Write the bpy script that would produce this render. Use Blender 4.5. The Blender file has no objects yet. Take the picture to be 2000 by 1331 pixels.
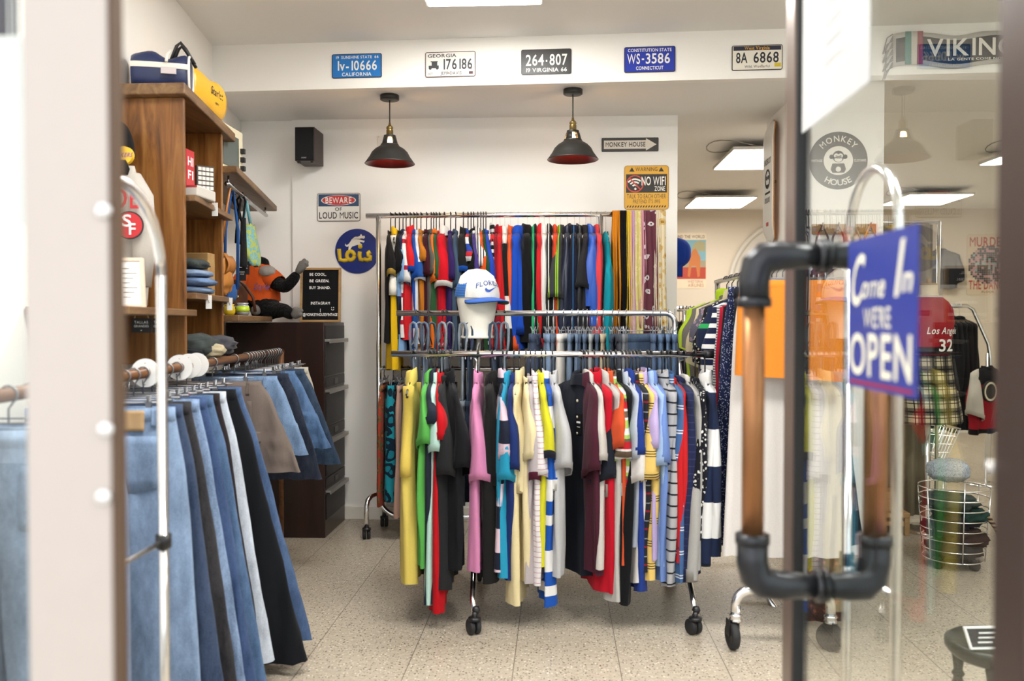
import bpy, math, random
from mathutils import Vector, Matrix, noise
R = math.radians
PI = math.pi
SC = bpy.context.scene
COL = SC.collection

# ------------------------------------------------------------------ camera, sky, light, exposure
FPX = 1690.0
CAM = Vector((0, 0, 1.3))
YAW, PITCH = math.atan2(89, FPX), math.atan2(35.5, FPX)
cd = bpy.data.cameras.new('camera')
cam = bpy.data.objects.new('camera', cd)
COL.objects.link(cam)
cam.location = CAM
cam.rotation_euler = (R(90) - PITCH, 0, YAW)
cd.sensor_width = 36
cd.lens = FPX / 2000 * 36
cd.clip_start = 0.05
cd.dof.use_dof = True
cd.dof.focus_distance = 4.6
cd.dof.aperture_fstop = 2.3
SC.camera = cam

world = bpy.data.worlds.new('sky')
SC.world = world
world.use_nodes = True
bg = world.node_tree.nodes['Background']
bg.inputs[0].default_value = (0.93, 0.96, 1.0, 1)
bg.inputs[1].default_value = 1.15
SC.view_settings.view_transform = 'Standard'
SC.view_settings.look = 'None'
SC.view_settings.gamma = 1.0
SC.view_settings.use_curve_mapping = False
SC.view_settings.exposure = 0.95
PANEL_POWER = 19.0
SC.cycles.use_denoising = True
SC.cycles.max_bounces = 8
SC.cycles.transparent_max_bounces = 16
SC.cycles.caustics_reflective = False
SC.cycles.caustics_refractive = False
SC.cycles.sample_clamp_indirect = 6

ROT = Matrix.Rotation(YAW, 3, 'Z') @ Matrix.Rotation(R(90) - PITCH, 3, 'X')


def ray(px, py):
    return ROT @ Vector(((px - 1000) / FPX, (665.5 - py) / FPX, -1.0))


def P(px, py, Y=None, Z=None, X=None, plane=None):
    """the point of the place seen at a pixel of the photograph, on a given plane"""
    d = ray(px, py)
    if plane:
        o, n = plane
        t = (o - CAM).dot(n) / d.dot(n)
    elif Y is not None:
        t = (Y - CAM.y) / d.y
    elif Z is not None:
        t = (Z - CAM.z) / d.z
    else:
        t = (X - CAM.x) / d.x
    return CAM + d * t


# ------------------------------------------------------------------ mesh helpers
GL = {}


def make_glyphs():
    chars = "ABCDEFGHIJKLMNOPQRSTUVWXYZabcdefghijklmnopqrstuvwxyz0123456789.,-'@!?|&"
    tmp = []
    for bold in (0, 1):
        for c in chars:
            cu = bpy.data.curves.new('g', 'FONT')
            cu.body = c
            cu.resolution_u = 3
            cu.offset = (0.0 if c in 'MWm' else 0.016) if bold else 0.0
            o = bpy.data.objects.new('g', cu)
            COL.objects.link(o)
            tmp.append((bold, c, o, cu))
    dg = bpy.context.evaluated_depsgraph_get()
    for bold, c, o, cu in tmp:
        me = bpy.data.meshes.new_from_object(o.evaluated_get(dg))
        vs = [(v.co.x, v.co.y) for v in me.vertices]
        fs = [tuple(p.vertices) for p in me.polygons]
        GL[(bold, c)] = (vs, fs, max((x for x, y in vs), default=.2) + .07)
        bpy.data.meshes.remove(me)
    for bold, c, o, cu in tmp:
        bpy.data.objects.remove(o)
        bpy.data.curves.remove(cu)
    h = max(y for x, y in GL[(0, 'H')][0])
    GL['cap'] = h


make_glyphs()


class Fr:
    """a flat frame: origin, right, up"""
    def __init__(self, o, x, y):
        self.o, self.x, self.y = Vector(o), Vector(x).normalized(), Vector(y).normalized()
        self.n = self.x.cross(self.y).normalized()

    def p(self, a, b, c=0.0):
        return self.o + self.x * a + self.y * b + self.n * c


class MB:
    def __init__(self):
        self.v, self.f = [], []

    def add(self, vs, fs):
        b = len(self.v)
        self.v += [Vector(v) for v in vs]
        self.f += [tuple(i + b for i in f) for f in fs]
        return self

    def box(self, lo, hi, M=None):
        (a, b, c), (d, e, g) = lo, hi
        vs = [Vector(t) for t in ((a, b, c), (d, b, c), (d, e, c), (a, e, c), (a, b, g), (d, b, g), (d, e, g), (a, e, g))]
        if M:
            vs = [M @ v for v in vs]
        return self.add(vs, [(0, 3, 2, 1), (4, 5, 6, 7), (0, 1, 5, 4), (1, 2, 6, 5), (2, 3, 7, 6), (3, 0, 4, 7)])

    def fbox(self, fr, a0, a1, b0, b1, c0, c1):
        vs = [fr.p(a, b, c) for c in (c0, c1) for a, b in ((a0, b0), (a1, b0), (a1, b1), (a0, b1))]
        return self.add(vs, [(0, 3, 2, 1), (4, 5, 6, 7), (0, 1, 5, 4), (1, 2, 6, 5), (2, 3, 7, 6), (3, 0, 4, 7)])

    def loft(self, rings, cap0=False, cap1=False, closed=True):
        n = len(rings[0])
        vs = [p for r in rings for p in r]
        fs = []
        for i in range(len(rings) - 1):
            for j in range(n if closed else n - 1):
                k = (j + 1) % n
                fs.append((i * n + j, i * n + k, (i + 1) * n + k, (i + 1) * n + j))
        if cap0:
            fs.append(tuple(range(n - 1, -1, -1)))
        if cap1:
            b = (len(rings) - 1) * n
            fs.append(tuple(range(b, b + n)))
        return self.add(vs, fs)

    def tube(self, pts, r, n=8, caps=True, closed=False):
        pts = [Vector(p) for p in pts]
        m = len(pts)
        rs = r if isinstance(r, (list, tuple)) else [r] * m
        rings = []
        prev = None
        for i, p in enumerate(pts):
            if closed:
                t = pts[(i + 1) % m] - pts[i - 1]
            else:
                t = pts[min(i + 1, m - 1)] - pts[max(i - 1, 0)]
            t = t.normalized()
            if prev is None:
                a = Vector((0, 0, 1)) if abs(t.z) < .9 else Vector((1, 0, 0))
                nrm = (a - t * a.dot(t)).normalized()
            else:
                nrm = (prev - t * prev.dot(t)).normalized()
            prev = nrm
            bn = t.cross(nrm)
            rings.append([p + (nrm * math.cos(2 * PI * j / n) + bn * math.sin(2 * PI * j / n)) * rs[i] for j in range(n)])
        if closed:
            rings.append(rings[0])
            return self.loft(rings)
        return self.loft(rings, caps, caps)

    def lathe(self, prof, c=(0, 0, 0), n=24, M=None, hollow=False):
        c = Vector(c)
        rings = []
        for r, z in prof:
            ring = [Vector((r * math.cos(2 * PI * j / n), r * math.sin(2 * PI * j / n), z)) for j in range(n)]
            if M:
                ring = [M @ p for p in ring]
            rings.append([p + c for p in ring])
        return self.loft(rings, prof[0][0] > 1e-5 and not hollow, prof[-1][0] > 1e-5 and not hollow)

    def prism(self, poly, fr, c0=0.0, c1=0.001):
        n = len(poly)
        vs = [fr.p(a, b, c0) for a, b in poly] + [fr.p(a, b, c1) for a, b in poly]
        fs = [tuple(range(n, 2 * n)), tuple(range(n - 1, -1, -1))]
        fs += [(i, (i + 1) % n, n + (i + 1) % n, n + i) for i in range(n)]
        return self.add(vs, fs)

    def disc(self, fr, a, b, r, c0=0, c1=.001, n=40, ry=None):
        return self.prism([(a + r * math.cos(2 * PI * i / n), b + (ry or r) * math.sin(2 * PI * i / n)) for i in range(n)], fr, c0, c1)

    def ring(self, fr, a, b, r0, r1, c0=0, c1=.001, n=48, a0=0, a1=2 * PI):
        def pt(r, i, c):
            t = a0 + (a1 - a0) * i / n
            return fr.p(a + r * math.cos(t), b + r * math.sin(t), c)
        self.loft([[pt(r0, i, c0), pt(r1, i, c0), pt(r1, i, c1), pt(r0, i, c1)] for i in range(n + 1)])
        return self

    def text(self, s, fr, a, b, h, c=.0015, w=None, bold=1, align='c', sp=1.0, shear=0.0, arc=None):
        """lettering lying on a frame; (a,b) = anchor of the baseline; h = capital height; arc = (radius, direction)"""
        k = h / GL['cap']
        x, items = 0.0, []
        for ch in s:
            if ch == ' ':
                x += .32 * sp
                continue
            vs, fs, adv = GL[(bold, ch)]
            items.append((x, vs, fs, adv))
            x += adv * sp
        tot = x * k
        kx = k * (w / tot) if w else k
        tot = x * kx
        off = {'c': -tot / 2, 'l': 0, 'r': -tot}[align]
        for x0, vs, fs, adv in items:
            if arc:
                rad, sg = arc
                mid = off + (x0 + adv / 2) * kx
                th = PI / 2 - sg * mid / rad if sg > 0 else -PI / 2 + mid / rad
                ex = (math.sin(th), -math.cos(th)) if sg > 0 else (-math.sin(th), math.cos(th))
                ey = (math.cos(th), math.sin(th)) if sg > 0 else (-math.cos(th), -math.sin(th))
                ox, oy = a + rad * math.cos(th), b + rad * math.sin(th)
                pts = []
                for u, v in vs:
                    lx, ly = (u - adv / 2) * kx, v * k
                    pts.append(fr.p(ox + ex[0] * lx + ey[0] * ly, oy + ex[1] * lx + ey[1] * ly, c))
            else:
                pts = [fr.p(a + off + (x0 + u) * kx + shear * v * k, b + v * k, c) for u, v in vs]
            self.add(pts, fs)
        return self


WORLD = {}


def link(name, data):
    o = bpy.data.objects.new(name, data)
    COL.objects.link(o)
    return o


def obj(name, mb, m, parent=None, smooth=False, bevel=0, sub=0, world=True, solid=0):
    """one mesh object; mb in world coordinates unless world=False (then in the parent's own frame)"""
    me = bpy.data.meshes.new(name)
    vs = mb.v
    if parent is not None and world:
        W = WORLD[parent.name].inverted()
        vs = [W @ v for v in vs]
    me.from_pydata([tuple(v) for v in vs], [], mb.f)
    me.materials.append(m)
    if smooth:
        me.polygons.foreach_set('use_smooth', [True] * len(me.polygons))
    me.update()
    o = link(name, me)
    if parent is not None:
        o.parent = parent
        WORLD[o.name] = WORLD[parent.name]
    else:
        WORLD[o.name] = Matrix.Identity(4)
    if bevel:
        b = o.modifiers.new('bevel', 'BEVEL')
        b.width = bevel
        b.segments = 2
        b.limit_method = 'ANGLE'
    if solid:
        s = o.modifiers.new('thickness', 'SOLIDIFY')
        s.thickness = solid
        s.offset = 0
    if sub:
        s = o.modifiers.new('sub', 'SUBSURF')
        s.levels = s.render_levels = sub
    return o


LABELS = {}


def tag(o, label, cat, group=None, kind=None):
    n = len(label.split())
    if not 4 <= n <= 16:
        print('LABEL LENGTH', n, label)
    if label in LABELS and not group:
        print('LABEL TWICE', label)
    LABELS[label] = 1
    o['label'] = label
    o['category'] = cat
    if group:
        o['group'] = group
    if kind:
        o['kind'] = kind
    return o


def thing(name, label, cat, loc=(0, 0, 0), rotz=0, group=None):
    o = link(name, None)
    o.empty_display_size = .05
    o.location = loc
    o.rotation_euler = (0, 0, rotz)
    WORLD[o.name] = Matrix.Translation(Vector(loc)) @ Matrix.Rotation(rotz, 4, 'Z')
    return tag(o, label, cat, group)


def struct(name, mb, m, smooth=False, bevel=0):
    o = obj(name, mb, m, None, smooth, bevel)
    o['kind'] = 'structure'
    return o


def skin(name, joints, edges, m, parent, sub=2):
    """one continuous body grown over a skeleton; joints = [((x,y,z), r or (rx,ry))], the first is the root"""
    me = bpy.data.meshes.new(name)
    W = WORLD[parent.name].inverted()
    me.from_pydata([tuple(W @ Vector(j[0])) for j in joints], edges, [])
    me.materials.append(m)
    o = link(name, me)
    o.parent = parent
    WORLD[o.name] = WORLD[parent.name]
    md = o.modifiers.new('skin', 'SKIN')
    md.use_smooth_shade = True
    for i, j in enumerate(joints):
        r = j[1]
        sv = me.skin_vertices[0].data[i]
        sv.radius = r if isinstance(r, tuple) else (r, r)
        sv.use_root = (i == 0)
    s = o.modifiers.new('sub', 'SUBSURF')
    s.levels = s.render_levels = sub
    return o


# ------------------------------------------------------------------ materials
MC = {}


def lin(h, k=1.0):
    h = h.lstrip('#')
    out = []
    for i in (0, 2, 4):
        c = int(h[i:i + 2], 16) / 255
        out.append(c / 12.92 if c <= .04045 else ((c + .055) / 1.055) ** 2.4)
    return (*[x * k for x in out], 1)


def new_mat(name):
    m = bpy.data.materials.new(name)
    m.use_nodes = True
    nt = m.node_tree
    return m, nt, nt.nodes['Principled BSDF']


def N(nt, t, **kw):
    n = nt.nodes.new(t)
    for k, v in kw.items():
        if k in n.bl_rna.properties.keys():
            setattr(n, k, v)
        else:
            n.inputs[k].default_value = v
    return n


def plain(hexc, rough=.5, metal=0.0, coat=0.0, name='paint'):
    k = ('p', hexc, rough, metal, coat)
    if k in MC:
        return MC[k]
    m, nt, b = new_mat(name)
    tc = N(nt, 'ShaderNodeTexCoord')
    no = N(nt, 'ShaderNodeTexNoise', Scale=35.0, Detail=3.0)
    nt.links.new(tc.outputs['Object'], no.inputs['Vector'])
    mx = N(nt, 'ShaderNodeMix', data_type='RGBA')
    c = lin(hexc)
    mx.inputs[6].default_value = tuple(x * .96 for x in c[:3]) + (1,)
    mx.inputs[7].default_value = c
    nt.links.new(no.outputs['Fac'], mx.inputs[0])
    nt.links.new(mx.outputs[2], b.inputs['Base Color'])
    b.inputs['Roughness'].default_value = rough
    b.inputs['Metallic'].default_value = metal
    b.inputs['Coat Weight'].default_value = coat
    MC[k] = m
    return m


def ramp(nt, stops, interp='CONSTANT', k=1.0):
    r = N(nt, 'ShaderNodeValToRGB')
    cr = r.color_ramp
    cr.interpolation = interp
    while len(cr.elements) > 1:
        cr.elements.remove(cr.elements[-1])
    cr.elements[0].position = stops[0][0]
    cr.elements[0].color = lin(stops[0][1], k)
    for p, c in stops[1:]:
        e = cr.elements.new(p)
        e.color = lin(c, k)
    return r


def fabric(spec, rough=.9):
    """spec: '#hex' | ('hs', period, [(pos, hex)...], axis) | ('den', hex) | ('flo', scale, [(pos,hex)..]) | ('plaid',) | ('sheen', hex) | ('fur', hex) | ('grid', ...)"""
    k = ('f', str(spec))
    if k in MC:
        return MC[k]
    m, nt, b = new_mat('fabric')
    L = nt.links.new
    tc = N(nt, 'ShaderNodeTexCoord')
    V = tc.outputs['Object']
    b.inputs['Roughness'].default_value = rough
    b.inputs['Sheen Weight'].default_value = .04
    b.inputs['Specular IOR Level'].default_value = .14
    kind = 'plain' if isinstance(spec, str) else spec[0]
    if kind in ('plain', 'sheen', 'fur'):
        c = lin(spec if kind == 'plain' else spec[1], .74)
        no = N(nt, 'ShaderNodeTexNoise', Scale=260.0, Detail=2.0)
        L(V, no.inputs['Vector'])
        mx = N(nt, 'ShaderNodeMix', data_type='RGBA')
        mx.inputs[6].default_value = tuple(x * .86 for x in c[:3]) + (1,)
        mx.inputs[7].default_value = tuple(min(1, x * 1.06) for x in c[:3]) + (1,)
        L(no.outputs['Fac'], mx.inputs[0])
        L(mx.outputs[2], b.inputs['Base Color'])
        if kind == 'sheen':
            b.inputs['Roughness'].default_value = .38
            b.inputs['Specular IOR Level'].default_value = .5
    elif kind == 'hs':
        sx = N(nt, 'ShaderNodeSeparateXYZ')
        L(V, sx.inputs[0])
        ax = spec[3] if len(spec) > 3 else 2
        d = N(nt, 'ShaderNodeMath', operation='DIVIDE')
        d.inputs[1].default_value = spec[1]
        L(sx.outputs[ax], d.inputs[0])
        fr = N(nt, 'ShaderNodeMath', operation='FRACT')
        L(d.outputs[0], fr.inputs[0])
        r = ramp(nt, spec[2], k=.74)
        L(fr.outputs[0], r.inputs[0])
        L(r.outputs[0], b.inputs['Base Color'])
    elif kind == 'den':
        c = lin(spec[1], .72)
        lum = .3 * c[0] + .5 * c[1] + .2 * c[2]
        c = tuple(x * .8 + lum * .2 for x in c[:3]) + (1,)
        no = N(nt, 'ShaderNodeTexNoise', Scale=9.0, Detail=6.0, Roughness=.7)
        mp = N(nt, 'ShaderNodeMapping')
        mp.inputs['Scale'].default_value = (1.6, 1.6, .7)
        L(V, mp.inputs[0])
        L(mp.outputs[0], no.inputs['Vector'])
        n2 = N(nt, 'ShaderNodeTexNoise', Scale=420.0, Detail=1.0)
        L(V, n2.inputs['Vector'])
        amp = spec[2] if len(spec) > 2 else .35
        ad = N(nt, 'ShaderNodeMath', operation='MULTIPLY_ADD')
        ad.inputs[1].default_value = .4
        L(n2.outputs['Fac'], ad.inputs[0])
        L(no.outputs['Fac'], ad.inputs[2])
        sb = N(nt, 'ShaderNodeMapRange')
        sb.inputs[1].default_value = .5
        sb.inputs[2].default_value = .95
        L(ad.outputs[0], sb.inputs[0])
        mx = N(nt, 'ShaderNodeMix', data_type='RGBA')
        mx.inputs[6].default_value = tuple(x * (1 - amp) for x in c[:3]) + (1,)
        mx.inputs[7].default_value = tuple(min(.8, x * (1 + amp * 1.1) + .03) for x in c[:3]) + (1,)
        L(sb.outputs[0], mx.inputs[0])
        L(mx.outputs[2], b.inputs['Base Color'])
    elif kind == 'flo':
        vo = N(nt, 'ShaderNodeTexVoronoi', Scale=spec[1])
        no = N(nt, 'ShaderNodeTexNoise', Scale=spec[1] * .8, Detail=3.0)
        L(V, no.inputs['Vector'])
        va = N(nt, 'ShaderNodeVectorMath', operation='MULTIPLY_ADD')
        va.inputs[1].default_value = (.9 / spec[1],) * 3
        L(no.outputs['Color'], va.inputs[0])
        L(V, va.inputs[2])
        L(va.outputs[0], vo.inputs['Vector'])
        r = ramp(nt, spec[2], k=.74)
        L(vo.outputs['Distance'], r.inputs[0])
        L(r.outputs[0], b.inputs['Base Color'])
    elif kind == 'plaid':
        sx = N(nt, 'ShaderNodeSeparateXYZ')
        L(V, sx.inputs[0])
        outs = []
        for ax in (0, 2):
            d = N(nt, 'ShaderNodeMath', operation='DIVIDE')
            d.inputs[1].default_value = spec[1]
            L(sx.outputs[ax], d.inputs[0])
            fr = N(nt, 'ShaderNodeMath', operation='FRACT')
            L(d.outputs[0], fr.inputs[0])
            r = ramp(nt, spec[2])
            L(fr.outputs[0], r.inputs[0])
            outs.append(r)
        mx = N(nt, 'ShaderNodeMix', data_type='RGBA', blend_type='MULTIPLY')
        mx.inputs[0].default_value = 1
        L(outs[0].outputs[0], mx.inputs[6])
        L(outs[1].outputs[0], mx.inputs[7])
        L(mx.outputs[2], b.inputs['Base Color'])
    mp2 = N(nt, 'ShaderNodeMapping')
    mp2.inputs['Scale'].default_value = (17, 13, 2.6) if kind != 'fur' else (60, 60, 60)
    L(V, mp2.inputs[0])
    nw = N(nt, 'ShaderNodeTexNoise', Scale=1.0, Detail=1.5 if kind != 'fur' else 4.0, Roughness=.5)
    L(mp2.outputs[0], nw.inputs['Vector'])
    bp = N(nt, 'ShaderNodeBump', Strength=.8 if kind != 'fur' else 1.0, Distance=.014 if kind != 'fur' else .02)
    L(nw.outputs['Fac'], bp.inputs['Height'])
    L(bp.outputs[0], b.inputs['Normal'])
    MC[k] = m
    return m


def wood(c1, c2, c3, rough=.45, axis=2, sc=1.0):
    k = ('w', c1, c2, c3, rough, axis, sc)
    if k in MC:
        return MC[k]
    m, nt, b = new_mat('wood')
    L = nt.links.new
    tc = N(nt, 'ShaderNodeTexCoord')
    mp = N(nt, 'ShaderNodeMapping')
    s = [14 * sc] * 3
    s[axis] = 1.1 * sc
    mp.inputs['Scale'].default_value = s
    L(tc.outputs['Object'], mp.inputs[0])
    no = N(nt, 'ShaderNodeTexNoise', Scale=1.6, Detail=7.0, Roughness=.62, Distortion=.9)
    L(mp.outputs[0], no.inputs['Vector'])
    r = ramp(nt, [(.28, c1), (.5, c2), (.72, c3)], 'LINEAR', .6)
    L(no.outputs['Fac'], r.inputs[0])
    L(r.outputs[0], b.inputs['Base Color'])
    b.inputs['Roughness'].default_value = rough
    bp = N(nt, 'ShaderNodeBump', Strength=.12, Distance=.004)
    L(no.outputs['Fac'], bp.inputs['Height'])
    L(bp.outputs[0], b.inputs['Normal'])
    MC[k] = m
    return m


def glow(hexc, power, name='lamp_glow'):
    m, nt, b = new_mat(name)
    b.inputs['Base Color'].default_value = lin(hexc)
    b.inputs['Emission Color'].default_value = lin(hexc)
    b.inputs['Emission Strength'].default_value = power
    return m


def pane_glass(name='clear_glass'):
    """thin window glass: clear, mirror-like at a glancing angle"""
    m, nt, b = new_mat(name)
    L = nt.links.new
    out = nt.nodes['Material Output']
    lw = N(nt, 'ShaderNodeLayerWeight', Blend=.5)
    pw = N(nt, 'ShaderNodeMath', operation='POWER')
    pw.inputs[1].default_value = 5.0
    L(lw.outputs['Facing'], pw.inputs[0])
    ma = N(nt, 'ShaderNodeMath', operation='MULTIPLY_ADD')
    ma.inputs[1].default_value = .95
    ma.inputs[2].default_value = .045
    L(pw.outputs[0], ma.inputs[0])
    tr = N(nt, 'ShaderNodeBsdfTransparent')
    tr.inputs[0].default_value = (.95, .97, .955, 1)
    gl = N(nt, 'ShaderNodeBsdfGlossy', Roughness=0.0)
    mx = N(nt, 'ShaderNodeMixShader')
    L(ma.outputs[0], mx.inputs[0])
    L(tr.outputs[0], mx.inputs[1])
    L(gl.outputs[0], mx.inputs[2])
    L(mx.outputs[0], out.inputs[0])
    return m


def wall_mat(hexc, rough=.85):
    m, nt, b = new_mat('painted_plaster')
    L = nt.links.new
    tc = N(nt, 'ShaderNodeTexCoord')
    no = N(nt, 'ShaderNodeTexNoise', Scale=3.0, Detail=4.0)
    L(tc.outputs['Object'], no.inputs['Vector'])
    mx = N(nt, 'ShaderNodeMix', data_type='RGBA')
    c = lin(hexc)
    mx.inputs[6].default_value = tuple(x * .975 for x in c[:3]) + (1,)
    mx.inputs[7].default_value = c
    L(no.outputs['Fac'], mx.inputs[0])
    L(mx.outputs[2], b.inputs['Base Color'])
    b.inputs['Roughness'].default_value = rough
    n2 = N(nt, 'ShaderNodeTexNoise', Scale=140.0, Detail=3.0)
    L(tc.outputs['Object'], n2.inputs['Vector'])
    bp = N(nt, 'ShaderNodeBump', Strength=.06, Distance=.003)
    L(n2.outputs['Fac'], bp.inputs['Height'])
    L(bp.outputs[0], b.inputs['Normal'])
    return m


def terrazzo():
    m, nt, b = new_mat('terrazzo_tile')
    L = nt.links.new
    tc = N(nt, 'ShaderNodeTexCoord')
    V = tc.outputs['Object']
    base = N(nt, 'ShaderNodeTexNoise', Scale=55.0, Detail=5.0, Roughness=.7)
    L(V, base.inputs['Vector'])
    r0 = ramp(nt, [(.3, '#a09483'), (.7, '#c2b7a5')], 'LINEAR')
    L(base.outputs['Fac'], r0.inputs[0])
    cur = r0.outputs[0]
    for scale, thr, col in ((90.0, .26, '#4f4842'), (52.0, .2, '#5f564c'), (34.0, .13, '#57504a'), (66.0, .24, '#d8d0c0')):
        vo = N(nt, 'ShaderNodeTexVoronoi', Scale=scale)
        L(V, vo.inputs['Vector'])
        lt = N(nt, 'ShaderNodeMath', operation='LESS_THAN')
        lt.inputs[1].default_value = thr
        L(vo.outputs['Distance'], lt.inputs[0])
        wn = N(nt, 'ShaderNodeSeparateColor')
        L(vo.outputs['Color'], wn.inputs[0])
        g = N(nt, 'ShaderNodeMath', operation='GREATER_THAN')
        g.inputs[1].default_value = .5
        L(wn.outputs[0], g.inputs[0])
        mu = N(nt, 'ShaderNodeMath', operation='MULTIPLY')
        L(lt.outputs[0], mu.inputs[0])
        L(g.outputs[0], mu.inputs[1])
        mx = N(nt, 'ShaderNodeMix', data_type='RGBA')
        L(mu.outputs[0], mx.inputs[0])
        L(cur, mx.inputs[6])
        mx.inputs[7].default_value = lin(col)
        cur = mx.outputs[2]
    sx = N(nt, 'ShaderNodeSeparateXYZ')
    L(V, sx.inputs[0])
    for ax, off, col, wd in ((0, .234, '#6d645a', .0085), (1, 3.155, '#a3998b', .006)):
        a = N(nt, 'ShaderNodeMath', operation='SUBTRACT')
        a.inputs[1].default_value = off - 40
        L(sx.outputs[ax], a.inputs[0])
        d = N(nt, 'ShaderNodeMath', operation='DIVIDE')
        d.inputs[1].default_value = .4
        L(a.outputs[0], d.inputs[0])
        f = N(nt, 'ShaderNodeMath', operation='FRACT')
        L(d.outputs[0], f.inputs[0])
        lt = N(nt, 'ShaderNodeMath', operation='LESS_THAN')
        lt.inputs[1].default_value = wd
        L(f.outputs[0], lt.inputs[0])
        mx = N(nt, 'ShaderNodeMix', data_type='RGBA')
        L(lt.outputs[0], mx.inputs[0])
        L(cur, mx.inputs[6])
        mx.inputs[7].default_value = lin(col)
        cur = mx.outputs[2]
    L(cur, b.inputs['Base Color'])
    b.inputs['Roughness'].default_value = .34
    return m


CHROME = plain('#f0f0f1', .2, 1.0, name='chrome')
CLIPM = plain('#8f9094', .35, .8, name='clip_metal')
STEEL = plain('#b9b9ba', .25, 1.0, name='steel')
BLACKP = plain('#17171a', .4, name='black_plastic')
RUBBER = plain('#202022', .65, name='rubber')
WHITEP = plain('#f2f0ec', .5, name='white_card')
PAPER = plain('#f6f5f3', .8, name='paper')
INK = plain('#1d1d1f', .6, name='ink')
GLASS = pane_glass()
WALL = wall_mat('#f8f5f0')
WALL2 = wall_mat('#dfd3c2')
CEIL = wall_mat('#f2f0ed')
BRONZE = plain('#4b3d38', .35, .35, name='bronze_aluminium')
SHELFW = wood('#5f3616', '#a56b32', '#c68e4e', .4, 2)
BOARDW = wood('#63452a', '#8f6a45', '#ad885c', .5, 1)
PINE = wood('#b98a52', '#d0a468', '#dcb880', .5, 0)
# ------------------------------------------------------------------ the shop itself
WY = 5.63                                            # back wall


def wall_x(y):                                       # left wall drifts outward with depth
    return -2.09 + .144 * (WY - y)


A0 = P(405, 180, Z=2.63)
B0 = P(1528, 152, Z=2.63)
bdir = (B0 - A0).normalized()
BEAM = Fr(A0, bdir, (0, 0, 1))
BL = A0 + bdir * ((-2.3 - A0.x) / bdir.x)
BR = A0 + bdir * ((5.6 - A0.x) / bdir.x)
ZF = Fr((0, 0, 0), (1, 0, 0), (0, 1, 0))
struct('floor', MB().box((-2.6, .85, -.1), (5.7, 10.6, 0)), terrazzo())
struct('floor_pavement', MB().box((-6, -6, -.12), (8, .85, -.02)), plain('#aaa49c', .8, name='pavement_stone'))
struct('ceiling', MB().box((-2.4, .75, 2.895), (5.7, 5.3, 3.0)), CEIL)
struct('ceiling_lower', MB().prism([(BL.x, BL.y + .06), (BR.x, BR.y + .06), (5.7, 10.6), (-2.4, 10.6)], ZF, 2.63, 2.7), CEIL)
struct('wall_header', MB().fbox(BEAM, -.5, 7.4, 0, .265, -.06, 0), WALL)
xr = P(1323, 400, Y=WY).x
xl = P(571, 400, Y=WY).x
struct('wall_back', MB().box((xl, WY, 0), (xr, WY + .14, 2.63)), WALL)
struct('wall_back_recess', MB().box((-2.4, WY + .025, 0), (xl, WY + .14, 2.63)), WALL)
struct('wall_left', MB().prism([(wall_x(.8), .8), (wall_x(5.8), 5.8), (wall_x(5.8) - .12, 5.8), (wall_x(.8) - .12, .8)], ZF, 0, 2.895), WALL)
struct('wall_far', MB().box((-2.4, 10.4, 0), (5.7, 10.55, 2.63)), WALL2)
struct('wall_right', MB().box((5.6, .8, 0), (5.75, 10.5, 2.9)), WALL2)
struct('wall_side', MB().box((-2.4, 5.77, 0), (-2.25, 10.5, 2.63)), WALL2)
pl0, pl1 = P(1577, 350, Y=4.9).x, P(1726, 350, Y=4.9).x
struct('wall_pillar', MB().box((pl0, 4.9, 0), (pl1, 5.85, 2.63)), WALL)
struct('wall_front', MB().box((-2.4, .8, 2.45), (5.7, .95, 2.99)), WALL)
struct('baseboard_back', MB().box((xl, WY - .014, 0), (xr, WY, .085)), plain('#efe9df', .4), bevel=.003)
struct('baseboard_far', MB().box((-2.2, 10.385, 0), (5.6, 10.4, .085)), plain('#e6e0d6', .4), bevel=.003)
c = P(1560, 560, Y=10.4)
struct('trim_arch', MB().ring(Fr((c.x, 10.395, c.z), (1, 0, 0), (0, 0, 1)), 0, 0, .78, .83, 0, .03), plain('#d8d2c8', .6), True)
struct('trim_arch_recess', MB().disc(Fr((c.x, 10.396, c.z), (1, 0, 0), (0, 0, 1)), 0, 0, .78, 0, .012, 64), plain('#d3cdc4', .6))

# door frame post, window and door leaf
px0, px1 = P(48, 700, Y=.9).x, P(216, 700, Y=.9).x
struct('door_jamb', MB().box((px0, .9, 0), (px1, .918, 2.45)), plain('#c6bab0', .35, name='pale_aluminium'), bevel=.004)  # brown bronze post; its bright sky reflection is put into the pale colour
struct('trim_gasket', MB().box((px1, .9005, 0), (px1 + .006, .921, 2.45)), plain('#5c4634', .6))
struct('window_1', MB().box((-1.6, .906, .04), (px0, .912, 2.45)), GLASS)
struct('trim_sill', MB().box((-1.6, .895, 0), (px0, .925, .04)), BRONZE)
struct('window_2', MB().box((.62, .906, .04), (5.6, .912, 2.45)), GLASS)
struct('door_jamb.001', MB().box((.515, .8, 0), (.62, .93, 2.45)), plain('#d9cbbd', .35, name='pale_aluminium'), bevel=.004)
bm = MB()
for z, x in ((412, 210), (972, 210), (840, 214)):
    q = P(x, z, Y=.9)
    bm.lathe([(0, 0), (.009, 0), (.0085, .003), (.005, .005), (0, .0055)], (q.x - .004, .9, q.z), 16, Matrix.Rotation(R(90), 3, 'X'))
struct('trim_screw_caps', bm, plain('#f4f2ee', .15, .6, name='screw_cap'), True)

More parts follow.
